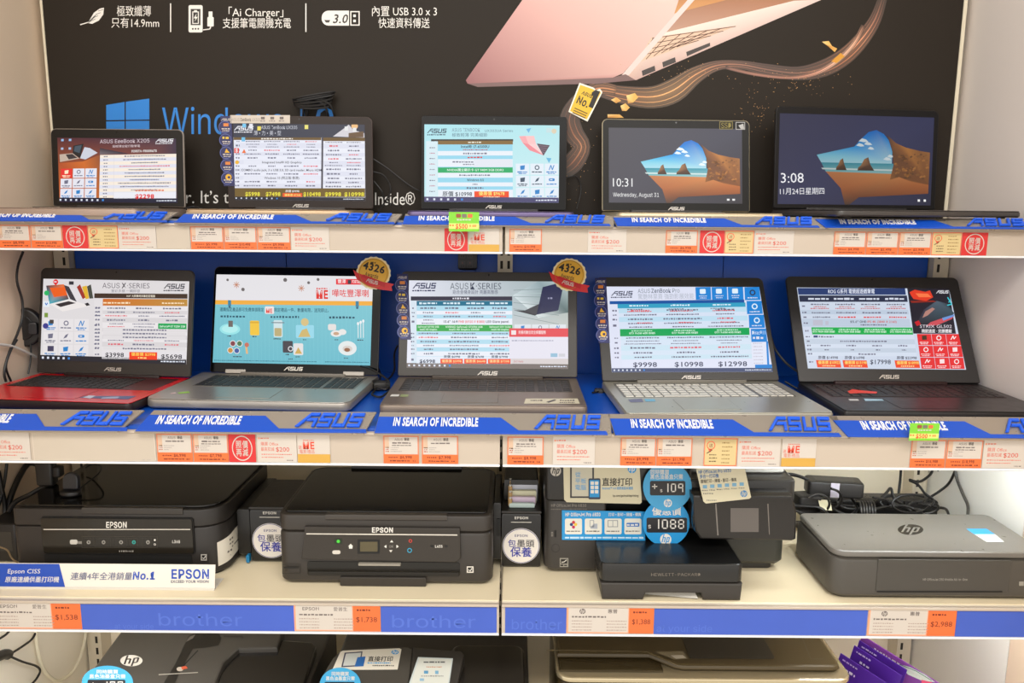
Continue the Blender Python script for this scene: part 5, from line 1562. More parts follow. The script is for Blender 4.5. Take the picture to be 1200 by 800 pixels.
def tank(name, label, x0, x1, D, z1, sticker, caps):
    t = thing(name, label, 'ink tank', ((x0 + x1) / 2, D + .08, ZS), 0, 'ink tanks with round care stickers')
    b = MB()
    b.box(x0, x1, D, D + .17, ZS, z1, P(26, 24, 22, .22), .004)
    b.box(x0 - .001, x1 + .001, D - .002, D + .16, z1, z1 + .006, PB, .002)
    b.build('body', t)
    M = wall(D)
    f = measured(M)
    b = MB(); g = Print(b, M, lambda x, y: (x, y), .0003)
    xc = (x0 + x1) / 2
    g2 = Print(b, M, lambda x, y: (x, -y), .0003)
    g2.text('EPSON', xc - .013, -(ZS + .101), .005, WHT, 1, w=.026, bold=.04); g.rect(xc - .020, ZS + .094, xc + .020, ZS + .0952, WHT, 1)
    b.build('maker_mark', t)
    b = MB()
    M2 = wall(D - .0012)
    r = .0365
    cz = ZS + .046
    b.slab([(xc + r * math.cos(6.2832 * k / 40), cz + r * math.sin(6.2832 * k / 40)) for k in range(40)], -.0008, 0, P(234, 228, 220, .4), M2)
    g = Print(b, M2, lambda x, y: (x, -y), .0002)
    g.ring(xc, -cz, r - .0008, .0011, P(60, 64, 130, .4), 1, 40)
    g.text('EPSON', xc - .0125, -(cz + .019), .0048, P(70, 70, 120, .4), 1, w=.025, bold=.02)
    g.text('包', xc - .026, -(cz - .001), .0115, P(44, 50, 150, .4), 1, w=.016, bold=.02); g.text('墨頭', xc - .008, -(cz - .001), .0115, P(40, 38, 48, .4), 1, w=.034, bold=.02)
    g.text('保養', xc - .021, -(cz - .021), .015, P(36, 44, 156, .4), 1, w=.042, bold=.03)
    b.build('care_sticker', t)
    if caps:
        b = MB()
        b.box(x0 + .004, x1 - .004, D + .05, D + .165, z1 + .006, z1 + .052, PB2, .003)
        b.build('open_lid', t)
        for k in range(4):
            yy = D + .018 + .012 * k
            zb = z1 + .006
            b = MB()
            b.box(x0 + .014, x1 - .012 + .002 * k, yy - .005, yy + .005, zb, zb + .010 + .0085 * k, (P(206, 226, 222, .15), P(222, 200, 224, .15), P(226, 224, 190, .15), P(206, 210, 226, .15))[k], .002)
            b.build('ink_reservoir', t)
            b = MB(); b.tube([(x0 + .016, yy, zb + .004 + .0085 * k), (x0 + .016, yy, zb + .018 + .0085 * k)], .0042, P(196, 160, 110, .3), 10, 0)
            b.tube([(x0 + .016, yy, zb + .018 + .0085 * k), (x0 + .016, yy, zb + .021 + .0085 * k)], .0025, WHT, 8, 0)
            b.build('ink_cap', t)
    return t


tank('ink_tank', 'black ink tank with round care sticker left of the middle printer', -.497, -.419, 1.47, .866, True, False)
tank('ink_tank', 'open black ink tank with round care sticker and clear bottles right of the middle printer', .000, .076, 1.455, .868, True, True)

# -- black printer in the middle
FD = 1.378
t = thing('printer', 'black all-in-one printer with small screen in the middle of the printer shelf', 'printer', (-.216, 1.51, ZS), 0, 'printers on the printer shelf')
b = MB()
b.slab(rr(-.415, FD, -.016, 1.655, (.022, .022, .03, .03), 6), ZS + .003, .860, PBT, flat(0), .006)
b.slab(rr(-.40, FD + .015, -.03, 1.64, .02), ZS, ZS + .004, DARK, flat(0))
b.build('body', t)
b = MB()
b.slab(rr(-.415, FD, -.016, 1.655, (.022, .022, .03, .03), 6), .8606, .893, PBT, flat(0), .004)
b.slab(rr(-.405, FD + .012, -.026, 1.635, (.010, .010, .02, .02), 5), .893, .8965, GLOSS, flat(0), .0012)
b.box(-.325, -.10, FD - .003, FD + .012, .884, .8952, P(62, 56, 50, .4), .002)
b.build('scanner_lid', t)
b = MB(); b.box(-.33, -.09, 1.636, 1.665, .85, .906, PB2, .004); b.build('rear_paper_support', t)
Mw = wall(FD - .0075); f = measured(Mw)
b = MB()
p = [f(357, 617), f(539, 619), f(540, 654), f(534, 659), f(353, 655)]
b.slab(p[::-1], -.008, 0, P(48, 43, 38, .22), Mw, .0014)
g = Print(b, Mw, f, .0002)
g.text('EPSON', 436, 623.5, 5.6, WHT, 1, w=24.5, bold=.05, rot=.006)
g.poly([(359, 624.6), (536, 626), (536, 627.2), (359, 625.8)], P(222, 216, 204, .35), 1)
g.rect(419, 632, 445, 648.5, DARK, 1); g.rect(422, 634.5, 442.5, 646, P(86, 78, 54, .15), 2)
g.rrect(392, 631, 401, 637, 1, P(24, 40, 20, .4), 1); g.disc(396.5, 634, 2, P(70, 200, 60, .4), 2, 12)
g.poly([(408, 640), (411, 636.8), (414, 640), (413, 640), (413, 642.5), (409, 642.5), (409, 640)], WHT, 1); g.rrect(389.5, 644.5, 399, 649, 2, P(206, 200, 190, .4), 1)
for x, y, pts in ((459, 633.8, [(-2, 1.3), (0, -1.4), (2, 1.3)]), (458, 645.6, [(-2, -1.3), (2, -1.3), (0, 1.4)]), (451.5, 640, [(1.4, -2), (1.4, 2), (-1.4, 0)]), (466, 640, [(-1.4, -2), (1.4, 0), (-1.4, 2)])): g.poly([(x + a, y + c) for a, c in pts], WHT, 1)
g.text('OK', 456, 641.3, 2.6, P(150, 146, 138, .4), 1, w=5); g.ring(481, 633.5, 2, .7, P(220, 60, 50, .4), 1, 14); g.ring(480, 644.6, 2.8, .9, P(40, 160, 200, .4), 1, 14)
g.text('L455', 510, 641.4, 3, WHT, 1, w=8.5, bold=.03); g.rect(504.5, 638.6, 508, 640.8, DARK, 1); g.rect(521, 638.6, 524.5, 640.8, DARK, 1)
b.build('control_panel', t)
Mw = wall(FD - .001); f = measured(Mw)
b = MB(); p0, p1 = f(360, 657), f(539, 675)
b.slab(rr(p0[0], p1[1], p1[0], p0[1] - .001, .004), -.004, .0006, GLOSS, Mw)
b.slab(rr(p0[0] + .002, p1[1], p1[0] - .002, p1[1] + .007, .003), 0, .0012, PB2, Mw, .0003)
b.build('output_slot', t)
b = MB(); p0, p1 = f(399, 674.5), f(500, 686)
b.slab(rr(p0[0], ZS + .0005, p1[0], p0[1], .003), 0, .006, PBT, Mw, .001); b.build('paper_tray', t)
b = MB(); p0, p1 = f(421, 658), f(470, 660.6)
b.slab([(p0[0], p1[1]), (p1[0], p1[1]), (p1[0], p0[1]), (p0[0], p0[1])], 0, .009, P(150, 144, 132, .3), Mw, .0004); b.build('panel_latch', t)
b = MB(); g = Print(b, Mw, f, .0012)
g.frame(331, 660.5, 352, 671.5, .5, PB2, 1); g.rect(333, 663.4, 350, 665.4, DARK, 2)
b.build('memory_card_slot', t)
b = MB(); g = Print(b, Mw, f, .0012)
g.rect(547, 663, 555, 670.5, P(222, 216, 206, .4), 1); g.rect(548.3, 664.3, 553.7, 669.2, PB2, 2); g.line([(549.2, 667), (551, 668.6), (553.2, 665)], .8, WHT, 3)
b.build('energy_label', t)
b = MB()
b.box(-.0155, -.002, 1.45, 1.62, ZS + .018, .892, PB2, .003)
b.box(-.0100, -.002, 1.447, 1.45, .825, .86, DARK, .001)
b.build('tank_arm', t)

# -- office printer with stickers
BD = 1.430
t = thing('printer', 'tall dark office printer covered in blue and beige price stickers right of the bay joint', 'printer', (.33, 1.56, ZS), 0, 'printers on the printer shelf')
HB = P(54, 50, 46, .42, 0, .06, 90)
HB2 = P(36, 34, 32, .30)
b = MB()
b.slab(rr(.083, BD, .200, 1.74, (.02, .006, .02, .006), 5), ZS + .006, .905, HB, flat(0), .006)
b.slab(rr(.196, BD + .06, .44, 1.74, .006), ZS + .006, .905, P(20, 19, 19, .3), flat(0), .004)
b.slab(rr(.425, BD + .015, .553, 1.74, (.02, .02, .02, .02), 5), ZS + .014, .898, P(58, 58, 52, .42, 0, .06, 90), flat(0), .008)
b.slab(rr(.445, BD + .03, .535, 1.72, .01), ZS, ZS + .016, HB2, flat(0), .002)
b.slab(rr(.093, BD + .02, .42, 1.73, .01), ZS, ZS + .008, HB2, flat(0), .002)
b.build('body', t)
b = MB()
b.slab(rr(.081, BD - .004, .36, 1.745, (.014, .006, .02, .02), 4), .905, .985, HB2, flat(0), .004)
b.slab(rr(.355, BD - .004, .560, 1.745, (.006, .014, .02, .02), 4), .9, .950, HB2, flat(0), .004)
b.slab(rr(.36, BD + .035, .552, 1.70, .015), .950, .958, P(150, 148, 142, .38), flat(0), .003)
b.build('scanner_lid', t)
Mw = wall(1.385); f = measured(Mw)
b = MB()
p = [f(812, 580), f(929, 581), f(934, 600), f(933, 632), f(928, 634), f(821, 632), f(814, 622)]
b.slab(p[::-1], -.05, 0, P(34, 31, 29, .2), Mw, .004)
g = Print(b, Mw, f, .0003)
g.rect(856, 595, 889, 623, P(96, 90, 86, .2), 1); g.poly([(838, 590), (839.5, 590), (842, 627), (840.5, 627)], P(120, 114, 108, .4), 1); g.poly([(899, 590), (900.5, 590), (902, 626), (901, 626)], P(110, 104, 98, .4), 1)
b.build('control_panel', t)
Mw = wall(1.327); f = measured(Mw)
b = MB()
p0, p1, pm = f(700, 682), f(869, 703), f(700, 672)
xa, xb = .180, .437
zt_ = .815
b.slab(rr(xa, 1.327, xb, BD + .07, (.012, .012, .002, .002), 4), .790, .826, P(34, 33, 31, .25), flat(0), .003, P(20, 20, 20, .28))
b.build('output_tray', t)
b = MB()
xc0, xc1 = f(757, 690)[0], f(822, 690)[0]
b.slab([(xa + .004, ZS + .001), (xc0 - .004, ZS + .001), (xc0, ZS + .014), (xc1, ZS + .014), (xc1 + .004, ZS + .001), (xb - .002, ZS + .001), (xb, .7895), (xa, .7895)], -.10, 0, HB, Mw, .003)
b.add([(xc0, ZS + .002, -.02), (xc1 - .004, ZS + .002, -.004), (xc1 - .010, ZS + .013, -.02), (xc0, ZS + .010, -.02)], [(0, 1, 2, 3)], P(190, 186, 176, .5), Mw)
g = Print(b, Mw, f, .0004)
b.build('input_tray', t)
b = MB(); g = Print(b, wall(1.327), measured(wall(1.327)), .0006)
g.text('HEWLETT-PACKARD', 763, 674.5, 3.4, P(120, 112, 102, .4), 1, w=58)
b.build('maker_text', t)
Mw = wall(BD); f = measured(Mw)
b = MB(); g = Print(b, Mw, f, .0004)
g.text('HP OfficeJet Pro 6830', 646, 593.5, 3.2, P(150, 144, 134, .4), 1, w=41); g.greek(646, 595.5, 688, 597, P(110, 104, 96, .4), 1, 3)
g.rect(649.5, 621, 652, 629, DARK, 1); g.frame(646, 623, 648, 628, .5, P(140, 134, 126, .4), 1); g.ring(651, 642, 5, .5, HB2, 1)
b.build('front_marks', t)
b = MB(); g = Print(b, Mw, f, .0004)
g.rect(656, 653.5, 666, 664, P(150, 146, 136, .4), 1); g.rect(657.2, 654.7, 664.8, 660, PB2, 2); g.line([(658, 658.4), (661, 658), (664, 655.6)], 1, P(214, 210, 200, .4), 3); g.greek(657, 661, 665, 663, PB2, 2, 2)
b.build('energy_label', t)
b = MB(); M2 = wall(BD - .0045); g = Print(b, M2, measured(M2), .0004)
g.hp(651.3, 551.5, 6.2, P(196, 190, 180, .4), PB2, 1)
b.build('maker_logo', t)

SKY = P(38, 150, 214, .4)
BEI = P(214, 206, 176, .5)


def sticker(name, label, D, outline, art, col, cat='sticker', grp=None, th=.0012):
    M = wall(D); f = measured(M)
    b = MB()
    pts = [f(*p) for p in outline]
    ar = sum(pts[i][0] * pts[(i + 1) % len(pts)][1] - pts[(i + 1) % len(pts)][0] * pts[i][1] for i in range(len(pts)))
    b.slab(pts if ar > 0 else pts[::-1], 0, th, col, M)
    art(Print(b, M, f, th + .0001))
    return b.build(name, None, label, cat, grp)


def circ(cx, cy, r, n=36): return [(cx + r * math.cos(6.2832 * k / n), cy + r * math.sin(6.2832 * k / n)) for k in range(n)]


def art_print(g):
    g.frame(668, 540, 696, 583, 2.2, P(60, 58, 60, .4), 1); g.rect(670, 540, 694, 581, P(200, 196, 176, .4), 2)
    for tx, x, y in (('從', 674, 559), ('平板', 674, 566.5), ('電腦', 674, 574)): g.text(tx, x, y - 1, 4.6, SKY, 3)
    g.rrect(689.5, 560, 703.5, 584.5, 1.5, P(50, 60, 80, .4), 4); g.rect(690.8, 562, 702.2, 582, SKY, 5)
    for k in range(3):
        for j in range(2): g.rrect(692 + 5 * j, 563.5 + 5 * k, 696 + 5 * j, 567.5 + 5 * k, .6, WHT, 6)
    g.text('直接打印', 705.5, 568, 6.8, P(40, 38, 36, .4), 1, w=35, bold=.04); g.text('Android™ 4.4 或更高版本適用', 705.5, 573, 2.6, SKY, 1, w=36, bold=.03)
    g.text('hp.com/go/mobileprinting', 718, 581.5, 2.3, P(50, 48, 44, .4), 1, w=30, bold=.05); g.hp(740.5, 549, 5, SKY, WHT, 1)


sticker('mobile_print_card', 'beige direct-print card with tablet picture on the office printer', BD - .0062, [(660, 540), (749, 540), (752, 588), (750, 590), (664, 588), (661, 585)], art_print, BEI, 'sticker')


def art_blue(g):
    g.text('HP OfficeJet Pro 6830', 662.5, 604.2, 3.8, WHT, 1, w=41, bold=.06); g.text('打印 • 影印 • 掃描 • 傳真', 713, 604, 3, WHT, 1, w=38, bold=.03)
    for k in range(4):
        x = 662 + 23.2 * k
        g.rrect(x, 607, x + 20, 625.5, 2, P(226, 224, 212, .4), 1); g.greek(x + 2, 621, x + 18, 622.6, P(120, 116, 108, .4), 2, k, wmin=1, wmax=3)
    for dx, dy, c in ((-2.5, 0, (40, 60, 120)), (0, -2.5, (200, 50, 60)), (2.5, 0, (230, 190, 50)), (0, 3, (190, 40, 90))): g.disc(672 + dx, 614 + dy, 1.9, P(*c, .4), 2, 12)
    g.frame(691, 609, 696, 617, .6, P(120, 130, 150, .4), 2); g.poly([(696, 613), (700, 613), (700, 619), (692, 619), (692, 617)], P(170, 176, 186, .4), 2)
    g.frame(712, 609, 724, 617, .7, P(120, 126, 136, .4), 2); g.line([(718, 609), (718, 617)], .6, P(120, 126, 136, .4), 2)
    g.rrect(734, 612, 749, 616.5, 1, P(40, 110, 190, .4), 2); g.greek(735, 613, 748, 615.6, WHT, 3, 5)
    g.greek(662, 628.4, 754, 630.6, P(200, 226, 240, .4), 1, 8, 'l', wmin=1.5, wmax=5)


sticker('feature_label', 'wide blue feature label with four icons on the office printer front', BD - .0014, [(658.5, 597.5), (756, 599), (756, 633), (658.5, 632)], art_blue, SKY, 'sticker')


def seg7(g, x, y, w, h, ch, m, l):
    S_ = {'0': 'abcdef', '1': 'bc', '8': 'abcdefg', '9': 'abcfg', '+': 'gv'}[ch]
    k = h * .13
    R = {'a': (0, 0, w, k), 'g': (0, h / 2 - k / 2, w, h / 2 + k / 2), 'd': (0, h - k, w, h), 'f': (0, 0, k, h / 2), 'e': (0, h / 2, k, h), 'b': (w - k, 0, w, h / 2), 'c': (w - k, h / 2, w, h), 'v': (w / 2 - k / 2, h * .15, w / 2 + k / 2, h * .85)}
    for c in S_:
        a = R[c]
        g.rect(x + a[0], y + a[1], x + a[2], y + a[3], m, l)


def art_109(g):
    g.text('同時購買', 762, 555, 4.4, WHT, 1, w=22, bold=.03); g.text('黑色油墨盒只需', 762, 560.6, 4.4, WHT, 1, w=38, bold=.03)
    g.rrect(761.5, 563, 803, 580, 2, P(36, 36, 40, .3), 1)
    seg7(g, 764, 565.5, 6, 8, '+', WHT, 2); g.text('s', 773.5, 576, 4.4, WHT, 2)
    seg7(g, 781, 566, 2.2, 10, '1', WHT, 2); seg7(g, 786, 566, 6, 10, '0', WHT, 2); seg7(g, 794.5, 566, 6, 10, '9', WHT, 2)
    g.hp(782.5, 589, 4.8, WHT, SKY, 1)


def art_1088(g):
    g.text('優惠價', 764, 602.5, 7.4, WHT, 1, w=34, bold=.04)
    g.rrect(757.5, 606, 805, 623.5, 2, P(36, 36, 40, .3), 1)
    g.text('s', 759.5, 618.5, 5.4, WHT, 2)
    seg7(g, 770, 608, 2.4, 11, '1', WHT, 2)
    for k, c in enumerate('088'): seg7(g, 776 + 9, 608, 7, 11, c, WHT, 2) if k == 1 else seg7(g, 775.5 if k == 0 else 794.5, 608, 7, 11, c, WHT, 2)
    g.hp(780, 631.5, 6.6, WHT, SKY, 1)


sticker('price_disc', 'lower round blue $1088 price sticker on the office printer', 1.4185, circ(780.5, 612, 27.5), art_1088, SKY, 'sticker', 'round blue price stickers')
sticker('price_disc', 'upper round blue $109 add-on sticker on the office printer', 1.4165, circ(782, 570, 28.5), art_109, P(70, 164, 214, .4), 'sticker', 'round blue price stickers')


def art_card(g):
    rt = math.radians(-3)
    g.text('HP OfficeJet Pro 6830', 818.5, 554.5, 3.6, P(50, 110, 170, .4), 1, w=38, bold=.04, rot=rt); g.text('多合一打印機', 820, 560, 3.6, P(50, 110, 170, .4), 1, w=22, bold=.03, rot=rt)
    g.text('雲端打印 • 掃描 • 影印 • 傳真', 821, 565.5, 3.2, P(60, 56, 50, .4), 1, w=42, bold=.03, rot=rt)
    for k in range(6):
        x, y = 826 + 8.6 * k, 570 - .6 * k
        g.rect(x - 2.6, y - 2.2, x + 2.4, y + 1.8, P(120, 170, 200, .4), 1); g.greek(x - 3.4, y + 3.6, x + 3.4, y + 5, P(130, 126, 116, .4), 1, k)
    g.greek(824, 577, 836, 578.6, P(130, 126, 116, .4), 1, 3); g.greek(828, 585, 840, 586.4, P(130, 126, 116, .4), 1, 3); g.hp(871.5, 578, 4, P(60, 130, 190, .4), BEI, 1)


sticker('feature_card', 'tilted beige feature card above the touch panel of the office printer', 1.380, [(815.5, 549), (872, 545.5), (880, 582), (878, 584), (827, 589.5), (824, 587)], art_card, BEI, 'sticker')

# -- grey portable printer
t = thing('printer', 'grey portable flat printer at the right end of the printer shelf', 'printer', (.79, 1.44, ZS), 0, 'printers on the printer shelf')
GP = P(74, 70, 64, .42, 0, .05, 90)
GP2 = P(112, 108, 102, .30, 0, .04, 60)
base = [(.624, 1.343), (.975, 1.343), (.998, 1.37), (.998, 1.52), (.985, 1.53), (.608, 1.53), (.598, 1.52), (.600, 1.37)]
b = MB()
vs, fs = [], []
rings = [(base, ZS, .006), (base, ZS + .008, 0), (base, .832, .004), (base, .838, .008)]
out = rr(.600, 1.336, .995, 1.528, (.03, .03, .02, .02), 6)
b.slab(out, ZS + .004, .834, GP, flat(0), .006)
b.slab(inset(out, .012), ZS, ZS + .005, DARK, flat(0))
b.build('body', t)
b = MB()
b.slab(inset(out, .003), .8345, .8475, GP2, flat(0), .004)
Mf = flat(.8475); f = measured(Mf)
g = Print(b, Mf, f, .0002)
b.build('lid', t)
b = MB(); g = Print(b, Mf, f, .0003)
g.hp(1067, 620.5, 15, P(44, 42, 39, .25, .3), P(112, 108, 101, .3), 1, 6.2)
b.build('maker_logo', t)
b = MB(); g = Print(b, Mf, f, .0003)
g.poly([(1132, 619.5), (1156, 619.5), (1166, 626), (1142, 626)], SKY, 1); g.poly([(1142, 626), (1166, 626), (1177, 635), (1156, 635)], P(206, 208, 206, .4), 1); g.line([(1148, 630.5), (1171, 630.5)], .5, P(160, 164, 166, .4), 2)
b.build('lid_sticker', t)
Mw = wall(1.3358); f = measured(Mw)
b = MB(); p0, p1 = f(1029, 655), f(1181, 694)
b.slab(rr(p0[0], p1[1], p1[0], p0[1], .003), -.004, .0014, P(70, 67, 62, .42, 0, .05, 90), Mw, .0006)
g = Print(b, Mw, f, .0016)
g.rect(1027, 691.5, 1174, 693.4, DARK, 1); g.text('HP OfficeJet 250 Mobile All-in-One', 1081, 679.6, 2.6, P(150, 146, 138, .4), 1, w=52, bold=.02)
b.build('front_door', t)
b = MB(); g = Print(b, Mw, f, .0005); g.rect(1194, 681, 1199.5, 686, P(150, 146, 136, .4), 1); b.build('energy_label', t)

# -- white sign in front of the left printer
D = 1.352
M = frame((0, D, ZS + .0005), (1, 0, 0), (0, .012, .055))
f = measured(M)
t = thing('acrylic_sign', 'long white and blue No.1 sign standing in front of the left black printer', 'sign', (-.73, D + .01, ZS))
b = MB()
x0, x1 = -.945, f(252, 675)[0]
h = f(200, 661)[1]
b.slab([(x0, 0), (x1, 0), (x1, h), (x0, h)], -.0016, 0, P(232, 226, 216, .3), M, .0005)
b.slab([(x0, -.001), (x1, -.001), (x1, .0035), (x0, .0035)], 0, .0015, P(214, 210, 200, .2), M, .0004)
g = Print(b, M, f, .0002)
NB = P(30, 74, 176, .35)
g.poly([(-20, 660), (69.5, 660.5), (76.5, 688), (-20, 687)], NB, 1)
g.text('Epson CISS', 9, 671.5, 5, WHT, 2, w=38, shear=.15); g.text('原廠連續供墨打印機', 6, 681.5, 5, WHT, 2, w=63, bold=.02, shear=.15)
g.text('連續4年全港銷量', 82.5, 678.5, 6.6, P(90, 96, 130, .4), 2, w=72, bold=.01, shear=.15); g.text('No.1', 155.5, 678.5, 8.6, NB, 2, w=26, bold=.05, shear=.12)
g.text('EPSON', 201, 677.5, 10.4, NB, 2, w=44, bold=.05); g.text('EXCEED YOUR VISION', 200.5, 682.6, 3, P(70, 74, 100, .4), 2, w=44, bold=.03)
b.build('front_panel', t)
b = MB(); b.box(x0, x1, D - .001, D + .045, ZS, ZS + .0016, P(226, 220, 210, .3), .0004); b.build('foot', t)

# ---------------------------------------------------------------- lowest shelf printers
Z4 = .27
# left: document-feeder printer, sloped cover
t = thing('printer', 'dark feeder printer with sloped lid at the left of the lowest shelf', 'printer', (-.56, 1.45, Z4), 0, 'printers on the lowest shelf')
HG = P(66, 62, 56, .45, 0, .06, 90)
HG2 = P(48, 44, 40, .45, 0, .06, 90)
b = MB()
b.slab(rr(-.775, 1.36, -.375, 1.66, .02, 5), Z4 + .006, .53, HG2, flat(0), .006)
b.slab(rr(-.755, 1.38, -.395, 1.64, .02, 5), Z4, Z4 + .008, DARK, flat(0))
b.build('body', t)
sl = math.atan2(.035, .30)
M = frame((0, 1.34, .545), (1, 0, 0), (0, math.cos(sl), math.sin(sl)))
f = measured(M)
b = MB()
p = [f(92, 806), f(250, 806), f(262, 776), f(280, 760), f(325, 759), f(332, 738), f(330, 728), f(150, 728)]
b.slab(p, -.034, 0, HG, M, .004)
b.build('feeder_cover', t)
b = MB()
p = [f(240, 806), f(352, 806), f(370, 752), f(366, 747), f(325, 744), f(285, 750)]
b.slab(p, -.034, -.010, P(34, 31, 28, .22), M, .004)
b.build('scanner_lid', t)
b = MB(); g = Print(b, M, f, .0003)
g.poly([(206, 777), (221, 745), (228, 741.5), (255, 741.5), (260, 747), (256, 756), (240, 759), (226, 760), (216, 778), (205, 800), (192, 800)], P(28, 26, 24, .3), 1)
g.poly([(222, 746), (229, 743.5), (226, 748), (218, 752)], P(96, 90, 82, .4), 2)
g.line([(186, 790.5), (232, 788)], .8, P(170, 164, 152, .4), 3); g.line([(232, 762), (215, 780)], 1.2, DARK, 2); g.line([(262, 745.5), (284, 745.5), (284, 748)], 2, P(44, 40, 36, .4), 2)
g.disc(211, 784, 4, P(170, 160, 146, .4), 3, 14, 2.6); g.poly([(212, 781.5), (218, 780.5), (220, 783), (214, 785)], P(190, 80, 50, .4), 4)
b.build('paper_guide', t)
b = MB(); g = Print(b, M, f, .0003)
g.hp(154, 774, 13, P(206, 200, 188, .4), HG2, 1, 6.6, -.12)
b.build('maker_logo', t)


def tilted_disc(label, M, cx, cy, rx, ry, off, cols):
    f = measured(M)
    b = MB()
    b.slab([f(cx + rx * math.cos(-6.2832 * k / 36), cy + ry * math.sin(-6.2832 * k / 36)) for k in range(36)], off, off + .001, P(70, 170, 220, .4), M)
    g = Print(b, M, f, off + .0011)
    sx = rx / 28.5
    g.text('同時購買', cx - 12 * sx, cy - ry + 9.5 * ry / 20, 4 * ry / 22, WHT, 1, w=24 * sx, bold=.03); g.text('黑色油墨盒只需', cx - 20 * sx, cy - ry + 15 * ry / 20, 4 * ry / 22, WHT, 1, w=40 * sx, bold=.03)
    y = cy - ry + 17 * ry / 20
    g.rrect(cx - 22 * sx, y, cx + 20 * sx, y + 14 * ry / 20, 1.5, P(36, 36, 40, .3), 1)
    seg7(g, cx - 19 * sx, y + 2, 6 * sx, 8, '+', WHT, 2); g.text('s', cx - 9 * sx, y + 9.5, 4, WHT, 2)
    x = cx - 2 * sx
    for c, w in (('1', 2.2), ('0', 6), ('9', 6)):
        seg7(g, x, y + 2, w * sx, 9, c, WHT, 2); x += (w + 2.6) * sx
    b.build('price_disc', None, label, 'sticker', 'round blue price stickers')


tilted_disc('round blue $109 sticker on the feeder printer at the left of the lowest shelf', M, 126, 800, 30, 19.5, .0006, None)

# middle: printer with touch panel
t = thing('printer', 'dark printer with touch panel in the middle of the lowest shelf', 'printer', (-.14, 1.40, Z4), 0, 'printers on the lowest shelf')
b = MB()
b.slab(rr(-.335, 1.325, .055, 1.60, .02, 5), Z4 + .004, .548, HG2, flat(0), .005)
b.slab(rr(-.32, 1.34, .04, 1.58, .02, 5), Z4, Z4 + .005, DARK, flat(0))
b.build('body', t)
b = MB(); b.slab(rr(-.10, 1.33, .046, 1.475, (.02, .02, .02, .02), 5), .546, .580, P(40, 37, 34, .25), flat(0), .006); b.build('scanner_lid', t)
sl = math.atan2(.045, .10)
M = frame((0, 1.32, .575), (1, 0, 0), (0, math.cos(sl), math.sin(sl)))
f = measured(M)
b = MB()
p = [f(366, 812), f(478, 812), f(484, 760), f(478, 757), f(440, 757.5), f(414, 759), f(398, 763), f(390, 770)]
b.slab(p, -.030, 0, HG, M, .003); b.build('left_cover', t)
b = MB()
p = [f(479, 812), f(534, 812), f(544, 767), f(540, 763.5), f(484, 758.5)]
b.slab(p, -.026, .003, HG2, M, .002)
g = Print(b, M, f, .0034)
b.build('control_panel', t)
b = MB(); g = Print(b, M, f, .0036)
g.poly([(490, 771), (531, 772.5), (526, 806), (478, 806)], P(196, 206, 206, .4), 1); g.poly([(491.5, 772.2), (529.5, 773.6), (524.5, 806), (480, 806)], P(214, 216, 208, .4), 2)
g.greek(497, 776, 522, 778, P(90, 90, 92, .4), 3, 2, wmin=1, wmax=3); g.greek(500, 782, 518, 783.4, P(200, 140, 100, .4), 3, 3); g.rect(497, 787, 502, 790.6, P(90, 150, 190, .4), 3); g.rect(510, 787, 514, 791, P(120, 170, 200, .4), 3); g.greek(494, 792.6, 520, 794, P(130, 130, 130, .4), 3, 4); g.rect(492, 796, 497, 799, P(140, 180, 206, .4), 3)
b.build('touch_screen', t)
f2 = measured(M)
b = MB()
p = [f2(389.5, 785), f2(466, 784.5), f2(470.5, 761), f2(468, 759.8), f2(402, 762.5), f2(399, 764)]
b.slab(p, .0005, .0013, P(220, 214, 200, .45), M)
g = Print(b, M, f2, .0014)
g.poly([(404, 765), (425, 763.5), (422, 781), (400, 782)], P(70, 70, 90, .4), 1); g.poly([(405.5, 766.2), (423.5, 765), (420.6, 779.6), (402, 780.6)], P(200, 204, 200, .4), 2); g.poly([(419, 770.5), (428.5, 769.5), (426, 781), (415.5, 781.5)], P(40, 100, 170, .4), 3)
g.text('直接打印', 431, 774.8, 4.4, P(50, 48, 46, .4), 1, w=29, bold=.04, shear=.15); g.greek(431, 776.4, 458, 777.8, SKY, 1, 2); g.greek(437, 779.4, 462, 781, P(60, 58, 54, .4), 1, 3); g.hp(463, 764.5, 4.2, SKY, WHT, 1, 2.6)
b.build('mobile_print_card', None, 'white direct-print card on the touch-panel printer of the lowest shelf', 'sticker')
tilted_disc('round blue $109 sticker on the touch-panel printer in the middle of the lowest shelf', M, 399, 803, 24, 20, .002, None)

# right: champagne printer
t = thing('printer', 'large champagne coloured printer with glossy edge at the right of the lowest shelf', 'printer', (.38, 1.46, Z4), 0, 'printers on the lowest shelf')
CH = P(78, 66, 42, .3, .1)
CH2 = P(62, 52, 32, .24, .1)
LIPM = P(196, 182, 150, .16, .7)
b = MB()
b.slab(rr(.108, 1.354, .665, 1.66, (.03, .03, .02, .02), 6), Z4 + .004, .5725, CH2, flat(0), .008)
b.slab(rr(.13, 1.37, .645, 1.64, .02), Z4, Z4 + .005, DARK, flat(0))
b.build('body', t)
b = MB()
b.slab(rr(.106, 1.352, .667, 1.66, (.03, .03, .02, .02), 6), .573, .585, LIPM, flat(0), .004); b.build('chrome_band', t)
Mt = flat(.600); f = measured(Mt)
b = MB()
pts = [(.110, 1.412), (.29, 1.412), (.332, 1.379), (.348, 1.374), (.635, 1.374), (.648, 1.380), (.652, 1.395), (.652, 1.65), (.110, 1.65)]
b.slab(pts, .5855, .599, CH, flat(0), .006)
b.slab([(.112, 1.372), (.31, 1.372), (.31, 1.42), (.112, 1.42)], .5852, .589, CH2, flat(0), .003)
b.build('top_cover', t)
b = MB()
Mt = flat(.5992); f = measured(Mt)
b.slab(rr(f(808, 771)[0], f(830, 771.5)[1], f(908, 771)[0], 1.50, (.003, .008, .003, .003), 4), 0, .0014, P(44, 40, 34, .3), Mt, .0004)
